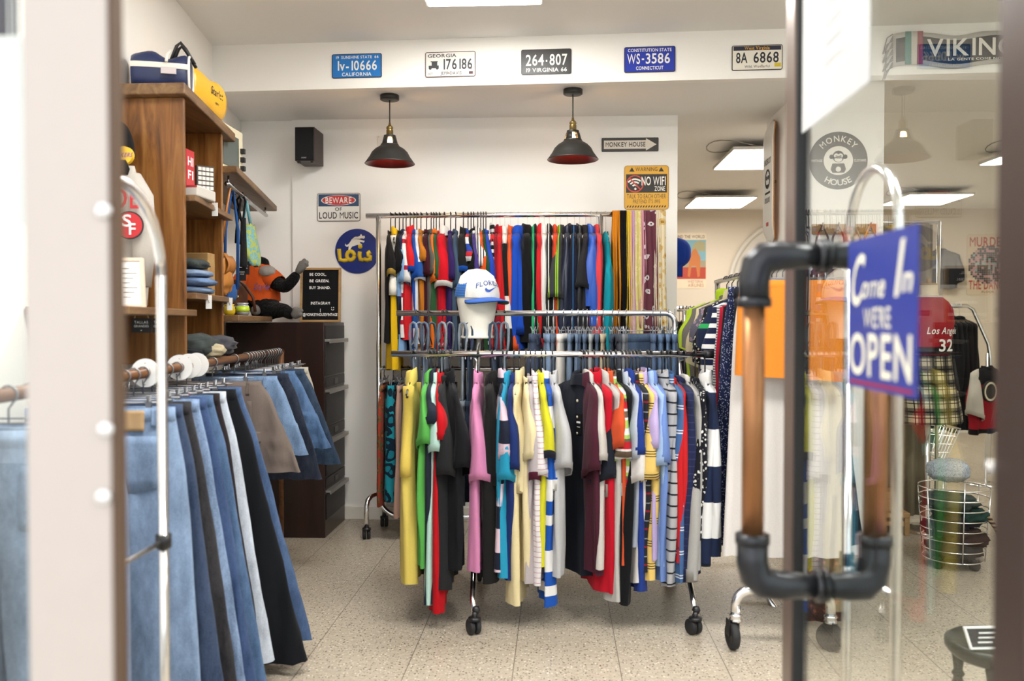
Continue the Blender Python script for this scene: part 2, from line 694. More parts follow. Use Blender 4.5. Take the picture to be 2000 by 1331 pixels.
DX = .485                                            # door leaf stands open, square to the front
y_h0, y_h1 = P(2010, 700, X=.47).y, P(1942, 700, X=.47).y
y_f0, y_f1 = P(1546, 700, X=.47).y, P(1529, 700, X=.47).y
d = thing('glass_door', 'open glass shop door in a dark bronze frame with pipe handles', 'door', (DX, y_h0, 0))
d['kind'] = 'structure'
bm = MB().box((.47, y_h0, .03), (.506, y_h1, 2.3))
obj('hinge_stile', bm, BRONZE, d, bevel=.003)
obj('lock_stile', MB().box((.472, y_f0, .03), (.506, y_f1, 2.3)), plain('#77665d', .3, .5, name='bronze_aluminium_light'), d, bevel=.003)
obj('gasket', MB().box((.476, y_f0 - .012, .03), (.502, y_f0, 2.3)), RUBBER, d)
obj('bottom_rail', MB().box((.472, y_h1, .03), (.506, y_f0, .12)), BRONZE, d, bevel=.003)
obj('top_rail', MB().box((.472, y_h1, 2.2), (.506, y_f0, 2.3)), BRONZE, d, bevel=.003)
obj('glass_pane', MB().box((DX, y_h1, .12), (DX + .006, y_f0, 2.2)), GLASS, d)
q = P(1937, 913, X=.47)
obj('screw_cap', MB().lathe([(0, 0), (.007, 0), (.006, .003), (0, .004)], (.469, q.y, q.z), 14, Matrix.Rotation(R(-90), 3, 'Y')), plain('#f4f2ee', .2, .5), d, True)
COPPER = plain('#a9764e', .35, .75, name='copper_pipe')
FIT = plain('#3b3c40', .3, .6, name='black_iron')
HY = 1.62
hz0, hz1 = P(1470, 1143, Y=HY).z, P(1470, 500, Y=HY).z
hx0, hx1 = P(1471, 800, Y=HY).x, P(1709, 900, Y=HY).x
for hx, sg in ((hx0, 1), (hx1, -1)):
    face = DX if sg > 0 else DX + .006
    h = obj('handle', MB().tube([(hx, HY, hz0 + .06), (hx, HY, hz1 - .06)], .0205, 16), COPPER, d, True)
    for zz, dz in ((hz0, 1), (hz1, -1)):
        pts = [(hx, HY, zz + dz * .09), (hx, HY, zz + dz * .045), (hx + sg * .006, HY, zz + dz * .018), (hx + sg * .02, HY, zz + dz * .004), (hx + sg * .05, HY, zz), (face, HY, zz)]
        b = MB().tube(pts, [.029, .029, .03, .03, .027, .021], 16)
        b.tube([(hx, HY, zz + dz * .078), (hx, HY, zz + dz * .095)], .032, 16)
        b.tube([(face - sg * .008, HY, zz), (face, HY, zz)], .03, 18)
        obj('elbow_fitting', b, FIT, h, True)

# paper notices on the glass
q0, q1 = P(1566, 262, X=DX), P(1700, 160, X=DX)
GF = Fr((DX - .001, q0.y, q0.z), (0, -1, 0), (0, 0, 1))
t = thing('paper_notice', 'white paper notice taped high on the open glass door', 'paper', GF.o)
obj('sheet', MB().fbox(GF, 0, q0.y - q1.y, 0, .42, -.0004, .0004), plain('#cbcccd', .8), t)
b = MB()
for i in range(9):
    b.text('oooonnooe eoonae ooonnco'[: 12 + i % 5], GF, .2, .36 - i * .034, .008, .0008, bold=0)
obj('lettering', b, plain('#b4b5b9', .8), t)

# OPEN sign on the glass
sy0, sy1 = P(1658, 600, X=DX).y, P(1795, 600, X=DX).y
sz0, sz1 = P(1658, 752, X=DX).z, P(1658, 474, X=DX).z
SF = Fr((DX - .001, sy0, sz0), (0, -1, 0), (0, 0, 1))
sw, sh = sy0 - sy1, sz1 - sz0
t = thing('open_sign', 'blue sign reading Come In We\'re Open on the glass door', 'sign', SF.o)
obj('panel', MB().fbox(SF, 0, sw, 0, sh, -.0005, .0005), plain('#33429a', .35), t)
b = MB()
b.text('C', SF, sw * .13, sh * .56, .078, .0012, w=sw * .2, shear=.3)
b.text('ome', SF, sw * .4, sh * .6, .036, .0012, w=sw * .36, shear=.3)
b.text('I', SF, sw * .74, sh * .6, .078, .0012, w=sw * .1, shear=.3)
b.text('n', SF, sw * .87, sh * .62, .038, .0012, w=sw * .15, shear=.3)
b.text("WE'RE", SF, sw * .47, sh * .405, .03, .0012, w=sw * .4)
b.text('OPEN', SF, sw * .5, sh * .09, .064, .0012, w=sw * .92)
obj('lettering', b, plain('#f4f0dc', .5), t)
obj('underline', MB().fbox(SF, sw * .05, sw * .95, sh * .025, sh * .045, .0006, .001), plain('#a5263c', .5), t)

# ------------------------------------------------------------------ lights
EM = glow('#fffdf8', PANEL_POWER, 'light_diffuser')
EM2 = glow('#fff9ee', PANEL_POWER * .6, 'light_diffuser_warm')


def panel(x0, x1, y0, y1, z, label, wires=True):
    t = thing('ceiling_light', label, 'light', ((x0 + x1) / 2, (y0 + y1) / 2, z), 0, 'square ceiling light panels')
    obj('frame', MB().box((x0 - .012, y0 - .012, z), (x1 + .012, y1 + .012, z + .022)), plain('#d9d6cf', .5), t)
    obj('diffuser', MB().box((x0, y0, z - .003), (x1, y1, z + .001)), EM2 if wires else EM, t)
    if wires:
        for xx in (x0 + .12, x1 - .1):
            obj('hanging_wire', MB().tube([(xx, y0 + .3, z + .02), (xx, y0 + .3, 2.635)], .004, 6), plain('#6d6a66', .5), t)
        pts = [(x0 + .02 + .2 * math.cos(a), y0 + .12 + .16 * math.sin(a), z + .05 + .02 * math.sin(a * 2)) for a in [i * 2 * PI / 20 for i in range(21)]]
        obj('cable_loop', MB().tube(pts, .004, 6), plain('#8a857d', .5), t)


a = P(838, 14, Z=2.88)
bq = P(1055, 13, Z=2.88)
panel(a.x, bq.x, a.y - .6, a.y, 2.885, 'white light panel on the front ceiling above the licence plates', False)
for X in (-1.0, .35, 1.7, 3.1):
    panel(X, X + .6, 1.7, 2.3, 2.885, 'white light panel on the front ceiling near the street window', False)
a = P(1440, 293, Z=2.55)
c = P(1414, 331, Z=2.55)
panel(a.x - .02, a.x + .6, a.y, c.y, 2.55, 'glowing hanging light panel half hidden behind the skateboard')
a, c, e = P(1361, 387, Z=2.55), P(1348, 408, Z=2.54), P(1476, 387, Z=2.55)
panel(a.x, e.x, a.y, c.y, 2.55, 'glowing hanging light panel above the travel poster')
a, c = P(1901, 380, Z=2.55), P(1851, 400, Z=2.55)
panel(a.x - .6, a.x, a.y, c.y, 2.55, 'glowing hanging light panel above the grey sweater on the far wall')
c = P(1915, 322, Z=2.55)
panel(c.x, c.x + .6, c.y - .6, c.y, 2.55, 'glowing hanging light panel cut off by the brown door frame')

SHADE = plain('#2a2927', .45, .3, name='black_enamel')
BRASS = plain('#8f7a4d', .35, .9, name='aged_brass')
BURG = plain('#3a0d10', .3, .2, name='burgundy_enamel')
for px, py, yy, lab in ((761, 184, 5.05, 'black dome pendant lamp with burgundy inside, nearer the black wall speaker'),
                        (1119, 176, 4.98, 'black dome pendant lamp with burgundy inside, nearer the arrow sign')):
    q = P(px, py, Y=yy)
    t = thing('pendant_lamp', lab, 'lamp', (q.x, yy, 2.63), 0, 'pendant lamps')
    rim = P(px, py + 136, Y=yy).z
    C0 = (q.x, yy, 0)
    obj('ceiling_rose', MB().lathe([(0, 2.632), (.05, 2.632), (.055, 2.628), (.055, 2.603), (.05, 2.6), (0, 2.6)], C0, 28), SHADE, t, True)
    obj('cord', MB().tube([(q.x, yy, 2.6), (q.x, yy, rim + .225)], .0035, 8), INK, t, True)
    z = rim
    obj('socket', MB().lathe([(0, z + .245), (.006, z + .24), (.008, z + .225), (.018, z + .215), (.021, z + .205), (.016, z + .203), (.02, z + .195), (.02, z + .17), (.03, z + .165), (.032, z + .158), (0, z + .155)], C0, 24), BRASS, t, True)
    s = obj('shade', MB().lathe([(.055, z + .105), (.06, z + .1), (.085, z + .085), (.105, z + .065), (.118, z + .04), (.122, z + .034), (.142, z + .006), (.147, z), (.145, z - .002)], C0, 48, None, True), SHADE, t, True)
    obj('shade_lining', MB().lathe([(.052, z + .101), (.082, z + .081), (.1, z + .062), (.113, z + .037), (.117, z + .031), (.138, z + .004), (.145, z - .001)], C0, 48, None, True), BURG, s, True)
    nk = MB().lathe([(.034, z + .165), (.036, z + .155), (.0385, z + .15), (.037, z + .15), (.033, z + .165)], C0, 24, None, True)
    nk.lathe([(.05, z + .115), (.056, z + .104), (.05, z + .1), (.046, z + .115)], C0, 24, None, True)
    for k in range(4):
        a0 = PI / 4 + k * PI / 2 + .25
        rings = []
        for i in range(5):
            aa = a0 - .45 + .9 * i / 4
            rings.append([Vector((q.x + r * math.cos(aa), yy + r * math.sin(aa), zz)) for r, zz in ((.036, z + .152), (.0385, z + .152), (.05, z + .11), (.048, z + .11))])
        nk.loft(rings, True, True)
    obj('neck', nk, SHADE, t, True)
    obj('bulb', MB().lathe([(0, z + .155), (.012, z + .15), (.014, z + .13), (.026, z + .1), (.03, z + .075), (.024, z + .052), (.01, z + .042), (0, z + .04)], C0, 20), glow('#ffc27a', 45, 'warm_bulb'), t, True)

# ------------------------------------------------------------------ plates and signs on the walls


def plate(px, label, name, base, edge, w=None, plane=None, rows=(), frame=None, cat='sign', group=None, depth=.004, border=.004, wear=True):
    """px = (x0,y0,x1,y1) in the photograph; rows = [(text, cx, y, h, w, colour)] in fractions of the plate"""
    x0, y0, x1, y1 = px
    o = (frame.o, frame.n)
    p0 = P(x0, y1, plane=o)
    p1 = P(x1, (y0 + y1) / 2, plane=o)
    p2 = P(x0, y0, plane=o)
    W, H = (p1 - p0).dot(frame.x), (p2 - p0).dot(frame.y)
    fr = Fr(p0 + frame.n * .002, frame.x, frame.y)
    t = thing(name, label, cat, fr.o, 0, group)
    rr = min(W, H) * .07

    def rrect(m):
        pts = []
        for cx, cy, a in ((W - rr, rr, -PI / 2), (W - rr, H - rr, 0), (rr, H - rr, PI / 2), (rr, rr, PI)):
            for i in range(5):
                th = a + i * PI / 8
                pts.append((cx + (rr - m) * math.cos(th), cy + (rr - m) * math.sin(th)))
        return pts
    obj('rim', MB().prism(rrect(0), fr, 0, depth), plain(edge, .45), t)
    obj('panel', MB().prism(rrect(border), fr, depth * .4, depth + .0008), base if not isinstance(base, str) else plain(base, .4), t)
    by = {}
    for r in rows:
        by.setdefault(r[5], MB()).text(r[0], fr, r[1] * W, r[2] * H, r[3] * H, depth + .0016, w=r[4] * W if r[4] else None, bold=r[6] if len(r) > 6 else 1)
    for colr, mb in by.items():
        obj('lettering', mb, plain(colr, .5), t)
    return t, fr, W, H, depth


def worn(c1, c2, sc=9.0, thr=.63):
    m, nt, b = new_mat('worn_tin')
    tc = N(nt, 'ShaderNodeTexCoord')
    no = N(nt, 'ShaderNodeTexNoise', Scale=sc, Detail=8.0, Roughness=.75)
    nt.links.new(tc.outputs['Object'], no.inputs['Vector'])
    r = ramp(nt, [(0, c1), (thr, c2)])
    nt.links.new(no.outputs['Fac'], r.inputs[0])
    nt.links.new(r.outputs[0], b.inputs['Base Color'])
    b.inputs['Roughness'].default_value = .4
    return m


g = 'licence plates on the beam'
W_ = '#f3f1ea'
t, fr, W, H, dp = plate((649, 107, 746, 154), 'blue tin licence plate reading California 1v-10666', 'licence_plate', worn('#1f78c8', '#1a4f86', 12, .68), '#3a2a22', frame=BEAM, group=g, rows=[
    ('SUNSHINE STATE', .5, .8, .11, .62, W_), ('1v-10666', .5, .32, .38, .84, W_), ('CALIFORNIA', .5, .08, .14, .6, W_), ('19', .11, .8, .11, .08, W_), ('66', .9, .8, .11, .09, W_)])
t, fr, W, H, dp = plate((831, 103, 929, 152), 'white rusty tin licence plate reading Georgia 176186', 'licence_plate', worn('#e9e5df', '#8c5a45', 12, .66), '#4a2c22', frame=BEAM, group=g, rows=[
    ('GEORGIA', .34, .78, .13, .58, '#3a3a3c'), ('176186', .64, .3, .4, .62, '#333236'), ('JEFF DAVIS', .52, .09, .12, .42, '#444246'), ('OCT', .1, .09, .08, .1, '#444246')])
b = MB().fbox(fr, W * .07, W * .27, H * .36, H * .46, dp, dp + .002).fbox(fr, W * .13, W * .24, H * .46, H * .6, dp, dp + .002).fbox(fr, W * .11, W * .25, H * .6, H * .63, dp, dp + .002)
b.disc(fr, W * .1, H * .36, W * .03, dp, dp + .0022).disc(fr, W * .24, H * .36, W * .03, dp, dp + .0022)
obj('car_emblem', b, plain('#3d3d40', .5), t)
obj('sticker', MB().fbox(fr, W * .87, W * .95, H * .1, H * .2, dp, dp + .002), plain('#4a1a1c', .5), t)
plate((1018, 98, 1116, 147), 'black tin licence plate reading 264-807 Virginia', 'licence_plate', worn('#262424', '#3b322e', 10, .66), '#191515', frame=BEAM, group=g, rows=[
    ('264', .28, .36, .42, .38, W_), ('807', .75, .36, .42, .37, W_), ('19 VIRGINIA 66', .5, .1, .15, .84, W_), ('-', .51, .4, .4, .04, W_)])
plate((1219, 93, 1319, 143), 'royal blue tin licence plate reading WS-3586 Connecticut', 'licence_plate', worn('#1b35a8', '#182566', 10, .68), '#241d2a', frame=BEAM, group=g, rows=[
    ('CONSTITUTION STATE', .5, .8, .12, .86, W_), ('WS', .19, .34, .38, .26, W_), ('3586', .66, .34, .38, .5, W_), ('-', .37, .4, .34, .06, W_), ('CONNECTICUT', .5, .1, .13, .54, W_)])
t, fr, W, H, dp = plate((1429, 90, 1528, 139), 'white tin licence plate reading 8A 6868 West Virginia', 'licence_plate', worn('#ece6d8', '#b38a4a', 10, .68), '#33261f', frame=BEAM, group=g, rows=[
    ('8A', .2, .3, .4, .24, '#22242f'), ('6868', .68, .3, .4, .52, '#22242f'), ('Wild, Wonderful', .5, .1, .1, .5, '#3b3d4a', 0)])
obj('top_band', MB().fbox(fr, W * .03, W * .97, H * .79, H * .96, dp, dp + .0012), plain('#23253a', .5), t)
obj('lettering', MB().text('West Virginia', fr, W * .5, H * .82, H * .12, dp + .002, w=W * .5), plain('#e0a93c', .5), t)
obj('sticker', MB().fbox(fr, W * .84, W * .97, H * .12, H * .27, dp, dp + .002), plain('#d8c22c', .5), t)

BW = Fr((0, WY, 0), (1, 0, 0), (0, 0, 1))
t, fr, W, H, dp = plate((620, 378, 704, 433), 'white tin sign reading Beware of Loud Music', 'warning_sign', worn('#ece8e1', '#c9b8a6', 9, .7), '#6f5a50', frame=BW, rows=[
    ('OF', .5, .37, .12, .17, '#33343a'), ('LOUD MUSIC', .5, .1, .22, .92, '#26272c')])
obj('top_band', MB().fbox(fr, W * .03, W * .97, H * .53, H * .96, dp, dp + .0012), plain('#2f4a6b', .5), t)
b = MB().disc(fr, W * .5, H * .745, W * .38, dp, dp + .0022, 40, H * .17)
obj('red_badge', b, plain('#cf3636', .5), t)
b = MB().ring(fr, 0, 0, 1, 1.06, dp, dp + .0024)
b.v = [fr.o + fr.x * (W * .5 + (v - fr.o).dot(fr.x) * W * .38) + fr.y * (H * .745 + (v - fr.o).dot(fr.y) * H * .17) + fr.n * (v - fr.o).dot(fr.n) for v in b.v]
obj('badge_rim', b, plain('#f2efe8', .5), t)
obj('lettering', MB().text('BEWARE', fr, W * .5, H * .645, H * .2, dp + .003, w=W * .62), plain('#f5f3ec', .5), t)

t, fr, W, H, dp = plate((1175, 270, 1286, 297), 'dark tin arrow sign reading Monkey House', 'direction_sign', '#35322f', '#2a2623', frame=BW)
obj('arrow', MB().prism([(W * .04, H * .2), (W * .78, H * .2), (W * .78, H * .06), (W * .965, H * .5), (W * .78, H * .94), (W * .78, H * .8), (W * .04, H * .8)], fr, dp, dp + .0012), worn('#e6ddd0', '#c2ab97', 8, .7), t)
obj('lettering', MB().text('MONKEY HOUSE', fr, W * .42, H * .35, H * .32, dp + .002, w=W * .71), plain('#3a3534', .5), t)

t, fr, W, H, dp = plate((1219, 324, 1306, 410), 'yellow and black tin warning sign reading No Wifi Zone', 'warning_sign', '#e0a721', '#a97a1a', frame=BW, rows=[
    ('WARNING', .5, .87, .085, .5, '#33291a', 0), ('TALK TO EACH OTHER', .5, .25, .1, .88, '#2b241c', 0), ("PRETEND IT'S 1995", .5, .14, .085, .62, '#3b3020', 0)])
b = MB().fbox(fr, W * .04, W * .96, H * .38, H * .8, dp, dp + .0012)
for cx in (.17, .83):
    b.prism([(W * (cx - .06), H * .86), (W * (cx + .06), H * .86), (W * cx, H * .96)], fr, dp, dp + .0012)
for i in range(15):
    xx = .05 + i * .06
    b.prism([(W * xx, H * .045), (W * (xx + .03), H * .045), (W * (xx + .055), H * .09), (W * (xx + .025), H * .09)], fr, dp, dp + .0012)
obj('black_band', b, plain('#2a2522', .5), t)
b = MB().text('NO WIFI', fr, W * .66, H * .55, H * .19, dp + .003, w=W * .56, bold=1).text('ZONE', fr, W * .8, H * .42, H * .1, dp + .003, w=W * .24)
for r0, r1 in ((.05, .085), (.115, .15), (.18, .215)):
    b.ring(fr, W * .24, H * .49, W * r0, W * r1, dp + .001, dp + .002, 16, R(50), R(140))
b.disc(fr, W * .25, H * .47, W * .025, dp + .001, dp + .002, 16)
obj('lettering', b, plain('#f1ece2', .5), t)
b = MB().ring(fr, W * .24, H * .585, W * .17, W * .195, dp + .0015, dp + .0025)
b.prism([(W * .11, H * .7), (W * .13, H * .72), (W * .37, H * .47), (W * .35, H * .45)], fr, dp + .0015, dp + .0028)
obj('prohibition_ring', b, plain('#cc4433', .5), t)

# round blue sign with a leaping bull
q = P(698, 491, Y=WY)
rr = 44 / FPX * WY
LF = Fr((q.x, WY, q.z), (1, 0, 0), (0, 0, 1))
t = thing('round_sign', 'round blue sign with a white bull and yellow word Lois', 'sign', LF.o)
obj('disc', MB().disc(LF, 0, 0, rr, 0, .006, 64), plain('#142a80', .3), t)
BULL = [(-.1, .62), (-.02, .56), (.1, .55), (.2, .6), (.3, .58), (.36, .64), (.33, .72), (.22, .71), (.2, .78), (.15, .8), (.12, .72), (.02, .68), (-.12, .68), (-.28, .55), (-.4, .36), (-.52, .28), (-.58, .36), (-.6, .26), (-.5, .2), (-.42, .24), (-.44, .06), (-.38, -.04), (-.34, .1), (-.26, .22), (-.12, .26), (0, .3), (.14, .22), (.22, .32), (.14, .36), (.1, .44), (.3, .4), (.34, .48), (.12, .54)]
obj('bull_emblem', MB().prism([(x * rr * .95 + rr * .02, y * rr * .95 + .0 * rr) for x, y in BULL], LF, .006, .0072), plain('#f0eee8', .5), t)
b = MB()
lw = rr * .1
for pts in ([(-.82, .1), (-.8, -.15), (-.78, -.38), (-.6, -.42), (-.42, -.38)],
            [(-.3 + .17 * math.cos(a), -.2 + .19 * math.sin(a)) for a in [i * PI / 8 for i in range(17)]],
            [(.12, -.02), (.1, -.2), (.14, -.38), (.28, -.38)],
            [(.6, -.02), (.48, -.1), (.5, -.2), (.6, -.26), (.6, -.36), (.46, -.4), (.3, -.36)]):
    b.tube([LF.p(x * rr, y * rr, .004) for x, y in pts], lw, 8)
b.disc(LF, .14 * rr, .2 * rr, rr * .1, .004, .01, 20)
obj('lettering', b, plain('#e3c21d', .4), t, True)

# black speaker on the back wall
q0, q1 = P(576, 318, Y=5.4), P(614, 248, Y=5.4)
t = thing('loudspeaker', 'black box loudspeaker mounted high on the back wall', 'speaker', (q0.x, 5.4, q0.z))
obj('cabinet', MB().box((q0.x, 5.4, q0.z + .012), (q1.x, 5.61, q1.z)), plain('#3a2a27', .5), t, bevel=.003)
obj('grille', MB().box((q0.x + .004, 5.388, q0.z + .015), (q1.x - .004, 5.4, q1.z - .003)), plain('#111113', .9), t, bevel=.004)
for xx in (q0.x + .02, q1.x - .02):
    obj('foot', MB().box((xx - .008, 5.41, q0.z), (xx + .008, 5.43, q0.z + .012)), BLACKP, t)
obj('wall_bracket', MB().box(((q0.x + q1.x) / 2 - .02, 5.6, q0.z + .08), ((q0.x + q1.x) / 2 + .02, WY + .02, q0.z + .14)), BLACKP, t)
fr = Fr((q0.x, 5.388, q0.z), (1, 0, 0), (0, 0, 1))
obj('brand_mark', MB().text('SONY', fr, .062, .025, .008, .001), plain('#bdbdc0', .4), t)

q0, q1 = P(737, 299, Y=WY), P(775, 265, Y=WY)
t = thing('wall_cover', 'square white cover plate on the back wall behind the pendant lamp', 'cover plate', (q0.x, WY, q0.z))
obj('plate', MB().box((q0.x, WY - .008, q0.z), (q1.x, WY, q1.z)), plain('#e9e6e0', .4), t, bevel=.003)
obj('screw', MB().lathe([(0, 0), (.004, 0), (.003, .002), (0, .0025)], (q0.x + .01, WY - .008, q1.z - .01), 10, Matrix.Rotation(R(90), 3, 'X')), STEEL, t)
# ------------------------------------------------------------------ clothes rails
random.seed(7)


def arc_pts(c, r, a0, a1, ex, ey, n=8):
    c, ex, ey = Vector(c), Vector(ex), Vector(ey)
    return [c + ex * (r * math.cos(a0 + (a1 - a0) * i / n)) + ey * (r * math.sin(a0 + (a1 - a0) * i / n)) for i in range(n + 1)]


def caster(parent, p, r=.03, rot=0.0, stem=.03):
    """swivel caster touching the floor under p"""
    x, y, z = p
    M = Matrix.Rotation(rot, 3, 'Z')
    fk = obj('caster', MB().tube([(x, y, 2 * r + stem), (x, y, 2 * r - .004)], .011, 10).lathe([(0, 2 * r + .012), (r * .8, 2 * r + .008), (r * .85, 2 * r - .004), (0, 2 * r - .004)], (x, y, 0), 16), BLACKP, parent, True)
    for s in (-1, 1):
        MM = M @ Matrix.Rotation(R(90), 3, 'Y')
        c = Vector((x, y, r)) + M @ Vector((s * r * .42, r * .35, 0))
        obj('wheel', MB().lathe([(0, -r * .3), (r * .9, -r * .3), (r, -r * .2), (r, r * .2), (r * .9, r * .3), (0, r * .3)], c, 20, MM), RUBBER, fk, True)


# double rail in front: lower bar before, higher bar behind
FY, FZ = 3.77, P(1077, 692, Y=3.77).z
MY, MZ = 4.2, P(1077, 612, Y=4.2).z
lx, rx = P(930, 1100, Y=3.97).x, P(1330, 1100, Y=3.97).x
t = thing('double_clothes_rail', 'chrome double clothes rail on casters carrying polo shirts and jeans', 'clothes rail', ((lx + rx) / 2, 3.97, 0))
f0, f1 = P(765, 692, Y=FY).x, P(1388, 692, Y=FY).x
m0 = P(775, 614, Y=MY).x
obj('lower_bar', MB().tube([(f0, FY, FZ), (f1, FY, FZ)], .0135, 14), CHROME, t, True)
obj('end_cap', MB().tube([(f1 - .03, FY, FZ), (f1 + .012, FY, FZ)], .018, 14), BLACKP, t, True)
obj('upper_bar', MB().tube([(m0, MY, MZ), (rx - .06, MY, MZ)] + arc_pts((rx - .05, MY, MZ - .05), .05, PI / 2, 0, (1, 0, 0), (0, 0, 1)) + [(rx, MY, MZ - .12), (rx, 4.0, MZ - .3), (rx, 3.97, .3)], .0135, 14), CHROME, t, True)
obj('post', MB().tube([(lx, MY, MZ), (lx, 4.0, MZ - .3), (lx, 3.97, .3)], .0135, 14), CHROME, t, True)
for xx in (lx, rx):
    obj('bracket', MB().tube([(xx, 3.985, FZ - .03), (xx, FY, FZ)], .01, 10), CHROME, t, True)
    sg = 1 if xx > 0 else -.1
    y0, y1 = (P(1358, 1222, Z=.04).y if xx > 0 else P(927, 1222, Z=.04).y), 4.3
    xf = P(1358, 1222, Z=.04).x if xx > 0 else P(927, 1222, Z=.04).x
    obj('foot_tube', MB().tube([(xf, y0, .075), (xf + (xx - xf) * .4, y0 + .05, .14), (xx, 3.9, .285), (xx, 3.97, .31), (xx, 4.03, .285), (xx, y1 - .04, .13), (xx, y1, .075)], .0125, 12), CHROME, t, True)
    obj('knob', MB().lathe([(0, -.018), (.012, -.015), (.018, 0), (.012, .015), (0, .018)], (xf + .005, y0 + .012, .1), 14), BLACKP, t, True)
    caster(t, (xf, y0, 0), .033, .5)
    caster(t, (xx, y1, 0), .033, .2)

# tall rail by the back wall
BY = 5.27
BZ = P(1000, 420, Y=BY).z
b0, b1 = P(715, 420, Y=BY).x, P(1300, 420, Y=BY).x
p0x, p1x = P(740, 700, Y=BY).x, P(1173, 500, Y=BY).x
LZ = P(840, 720, Y=BY).z
t = thing('tall_clothes_rail', 'tall chrome two-level clothes rail on casters against the back wall', 'clothes rail', ((p0x + p1x) / 2, BY, 0))
obj('top_bar', MB().tube([(b0, BY, BZ), (b1, BY, BZ)], .0155, 14), CHROME, t, True)
obj('lower_bar', MB().tube([(p0x, BY, LZ), (p1x, BY, LZ)], .012, 14), CHROME, t, True)
zz = P(850, 1010, Y=BY).z
obj('frame_tube', MB().tube([(p0x, BY, BZ), (p0x, BY, zz + .14)] + arc_pts((p0x + .13, BY, zz + .13), .13, PI, 1.5 * PI, (1, 0, 0), (0, 0, 1)) + arc_pts((p1x - .13, BY, zz + .13), .13, 1.5 * PI, 2 * PI, (1, 0, 0), (0, 0, 1)) + [(p1x, BY, BZ)], .0155, 14), CHROME, t, True)
for xx, fx in ((p0x, P(716, 1045, Y=5.1).x), (p1x, p1x + .05)):
    y0, y1 = 5.1, 5.42
    zt = .25
    obj('foot_tube', MB().tube([(fx, y0, .06), (fx, y0, zt - .06)] + [(fx + (xx - fx) * .1, y0 + .015, zt - .02), (fx + (xx - fx) * .4, y0 + .05, zt), (xx, BY, zt), (xx, y1 - .05, zt), (xx, y1 - .01, zt - .03), (xx, y1, zt - .07), (xx, y1, .06)], .0145, 12), CHROME, t, True)
    caster(t, (fx, y0, 0), .031, .3, .02)
    caster(t, (xx, y1, 0), .031, .1, .02)

# ------------------------------------------------------------------ garments


def sm(x):
    x = max(0.0, min(1.0, x))
    return x * x * (3 - 2 * x)


def wob(rs):
    ph = [rs.uniform(0, 6.28) for _ in range(6)]
    k1, k2 = rs.uniform(.1, .15), rs.uniform(.05, .08)

    def f(u, t):
        return (.5 * math.sin(6.28 * u / k1 + ph[0] + 1.6 * t) + .32 * math.sin(6.28 * u / k2 + ph[1] - 2.4 * t) + .18 * math.sin(6.28 * u / .03 + ph[2] + 3 * t)) * t ** .7
    f.ph = ph
    return f, ph


NR = 44


def body_rings(top, hem, U, W, fold, lean, rows=18, n=NR, amp=.012):
    rings = []
    for i in range(rows + 1):
        t = i / rows
        ring = []
        for j in range(n):
            th = 2 * PI * j / n
            cu, su = math.cos(th), math.sin(th)
            cu = math.copysign(abs(cu) ** .8, cu)
            u = U(t) * cu
            su = math.copysign(abs(su) ** .75, su)
            z = top(u) + (hem(u) - top(u)) * t
            w = W(t) * su * (1 + .22 * t * math.sin(u * 75 + fold.ph[5])) + amp * fold(u, t) + lean * t
            ring.append(Vector((w, u, z)))
        rings.append(ring)
    return rings


def coat_hanger(root, m, wid=.19, top=-.1, drop=.065, r=.003, bar=True, hook=.013):
    rt = hook + .0035
    pts = [(0, 0, top), (0, 0, -rt * 1.6), (0, rt * .4, -rt * 1.05)]
    for i in range(11):
        a = -PI / 3 + i * (PI * 1.35) / 10
        pts.append((0, rt * math.cos(a), rt * math.sin(a)))
    obj('hook', MB().tube(pts, r * .8, 7), m, root, True, world=False)
    b = MB()
    if bar:
        b.tube([(0, 0, top), (0, .03, top - .012), (0, wid * .6, top - drop * .55), (0, wid, top - drop), (0, wid - .02, top - drop - .012), (0, -wid + .02, top - drop - .012), (0, -wid, top - drop), (0, -wid * .6, top - drop * .55), (0, -.03, top - .012)], r, 7, closed=True)
    obj('shoulder_bar', b, m, root, True, world=False)


def clip_hanger(root, m, wid, top=-.07, r=.0025, hook=.013):
    rt = hook + .0035
    pts = [(0, 0, top), (0, 0, -rt * 1.6), (0, rt * .4, -rt * 1.05)]
    for i in range(11):
        a = -PI / 3 + i * (PI * 1.35) / 10
        pts.append((0, rt * math.cos(a), rt * math.sin(a)))
    obj('hook', MB().tube(pts, r, 7), m, root, True, world=False)
    obj('cross_bar', MB().tube([(0, -wid, top), (0, wid, top)], r, 7), m, root, True, world=False)
    for s in (-1, 1):
        y = s * wid * .8
        b = MB()
        b.box((-.006, y - .008, top - .03), (-.003, y + .008, top + .004)).box((.003, y - .008, top - .03), (.006, y + .008, top + .004))
        b.tube([(0, y - .009, top + .001), (0, y + .009, top + .001)], .0035, 8)
        for q in (-1, 1):
            b.tube([(q * .005, y, top + .002), (q * .012, y, top + .02)], .003, 6)
        obj('clip', b, CLIPM, root, False, world=False)


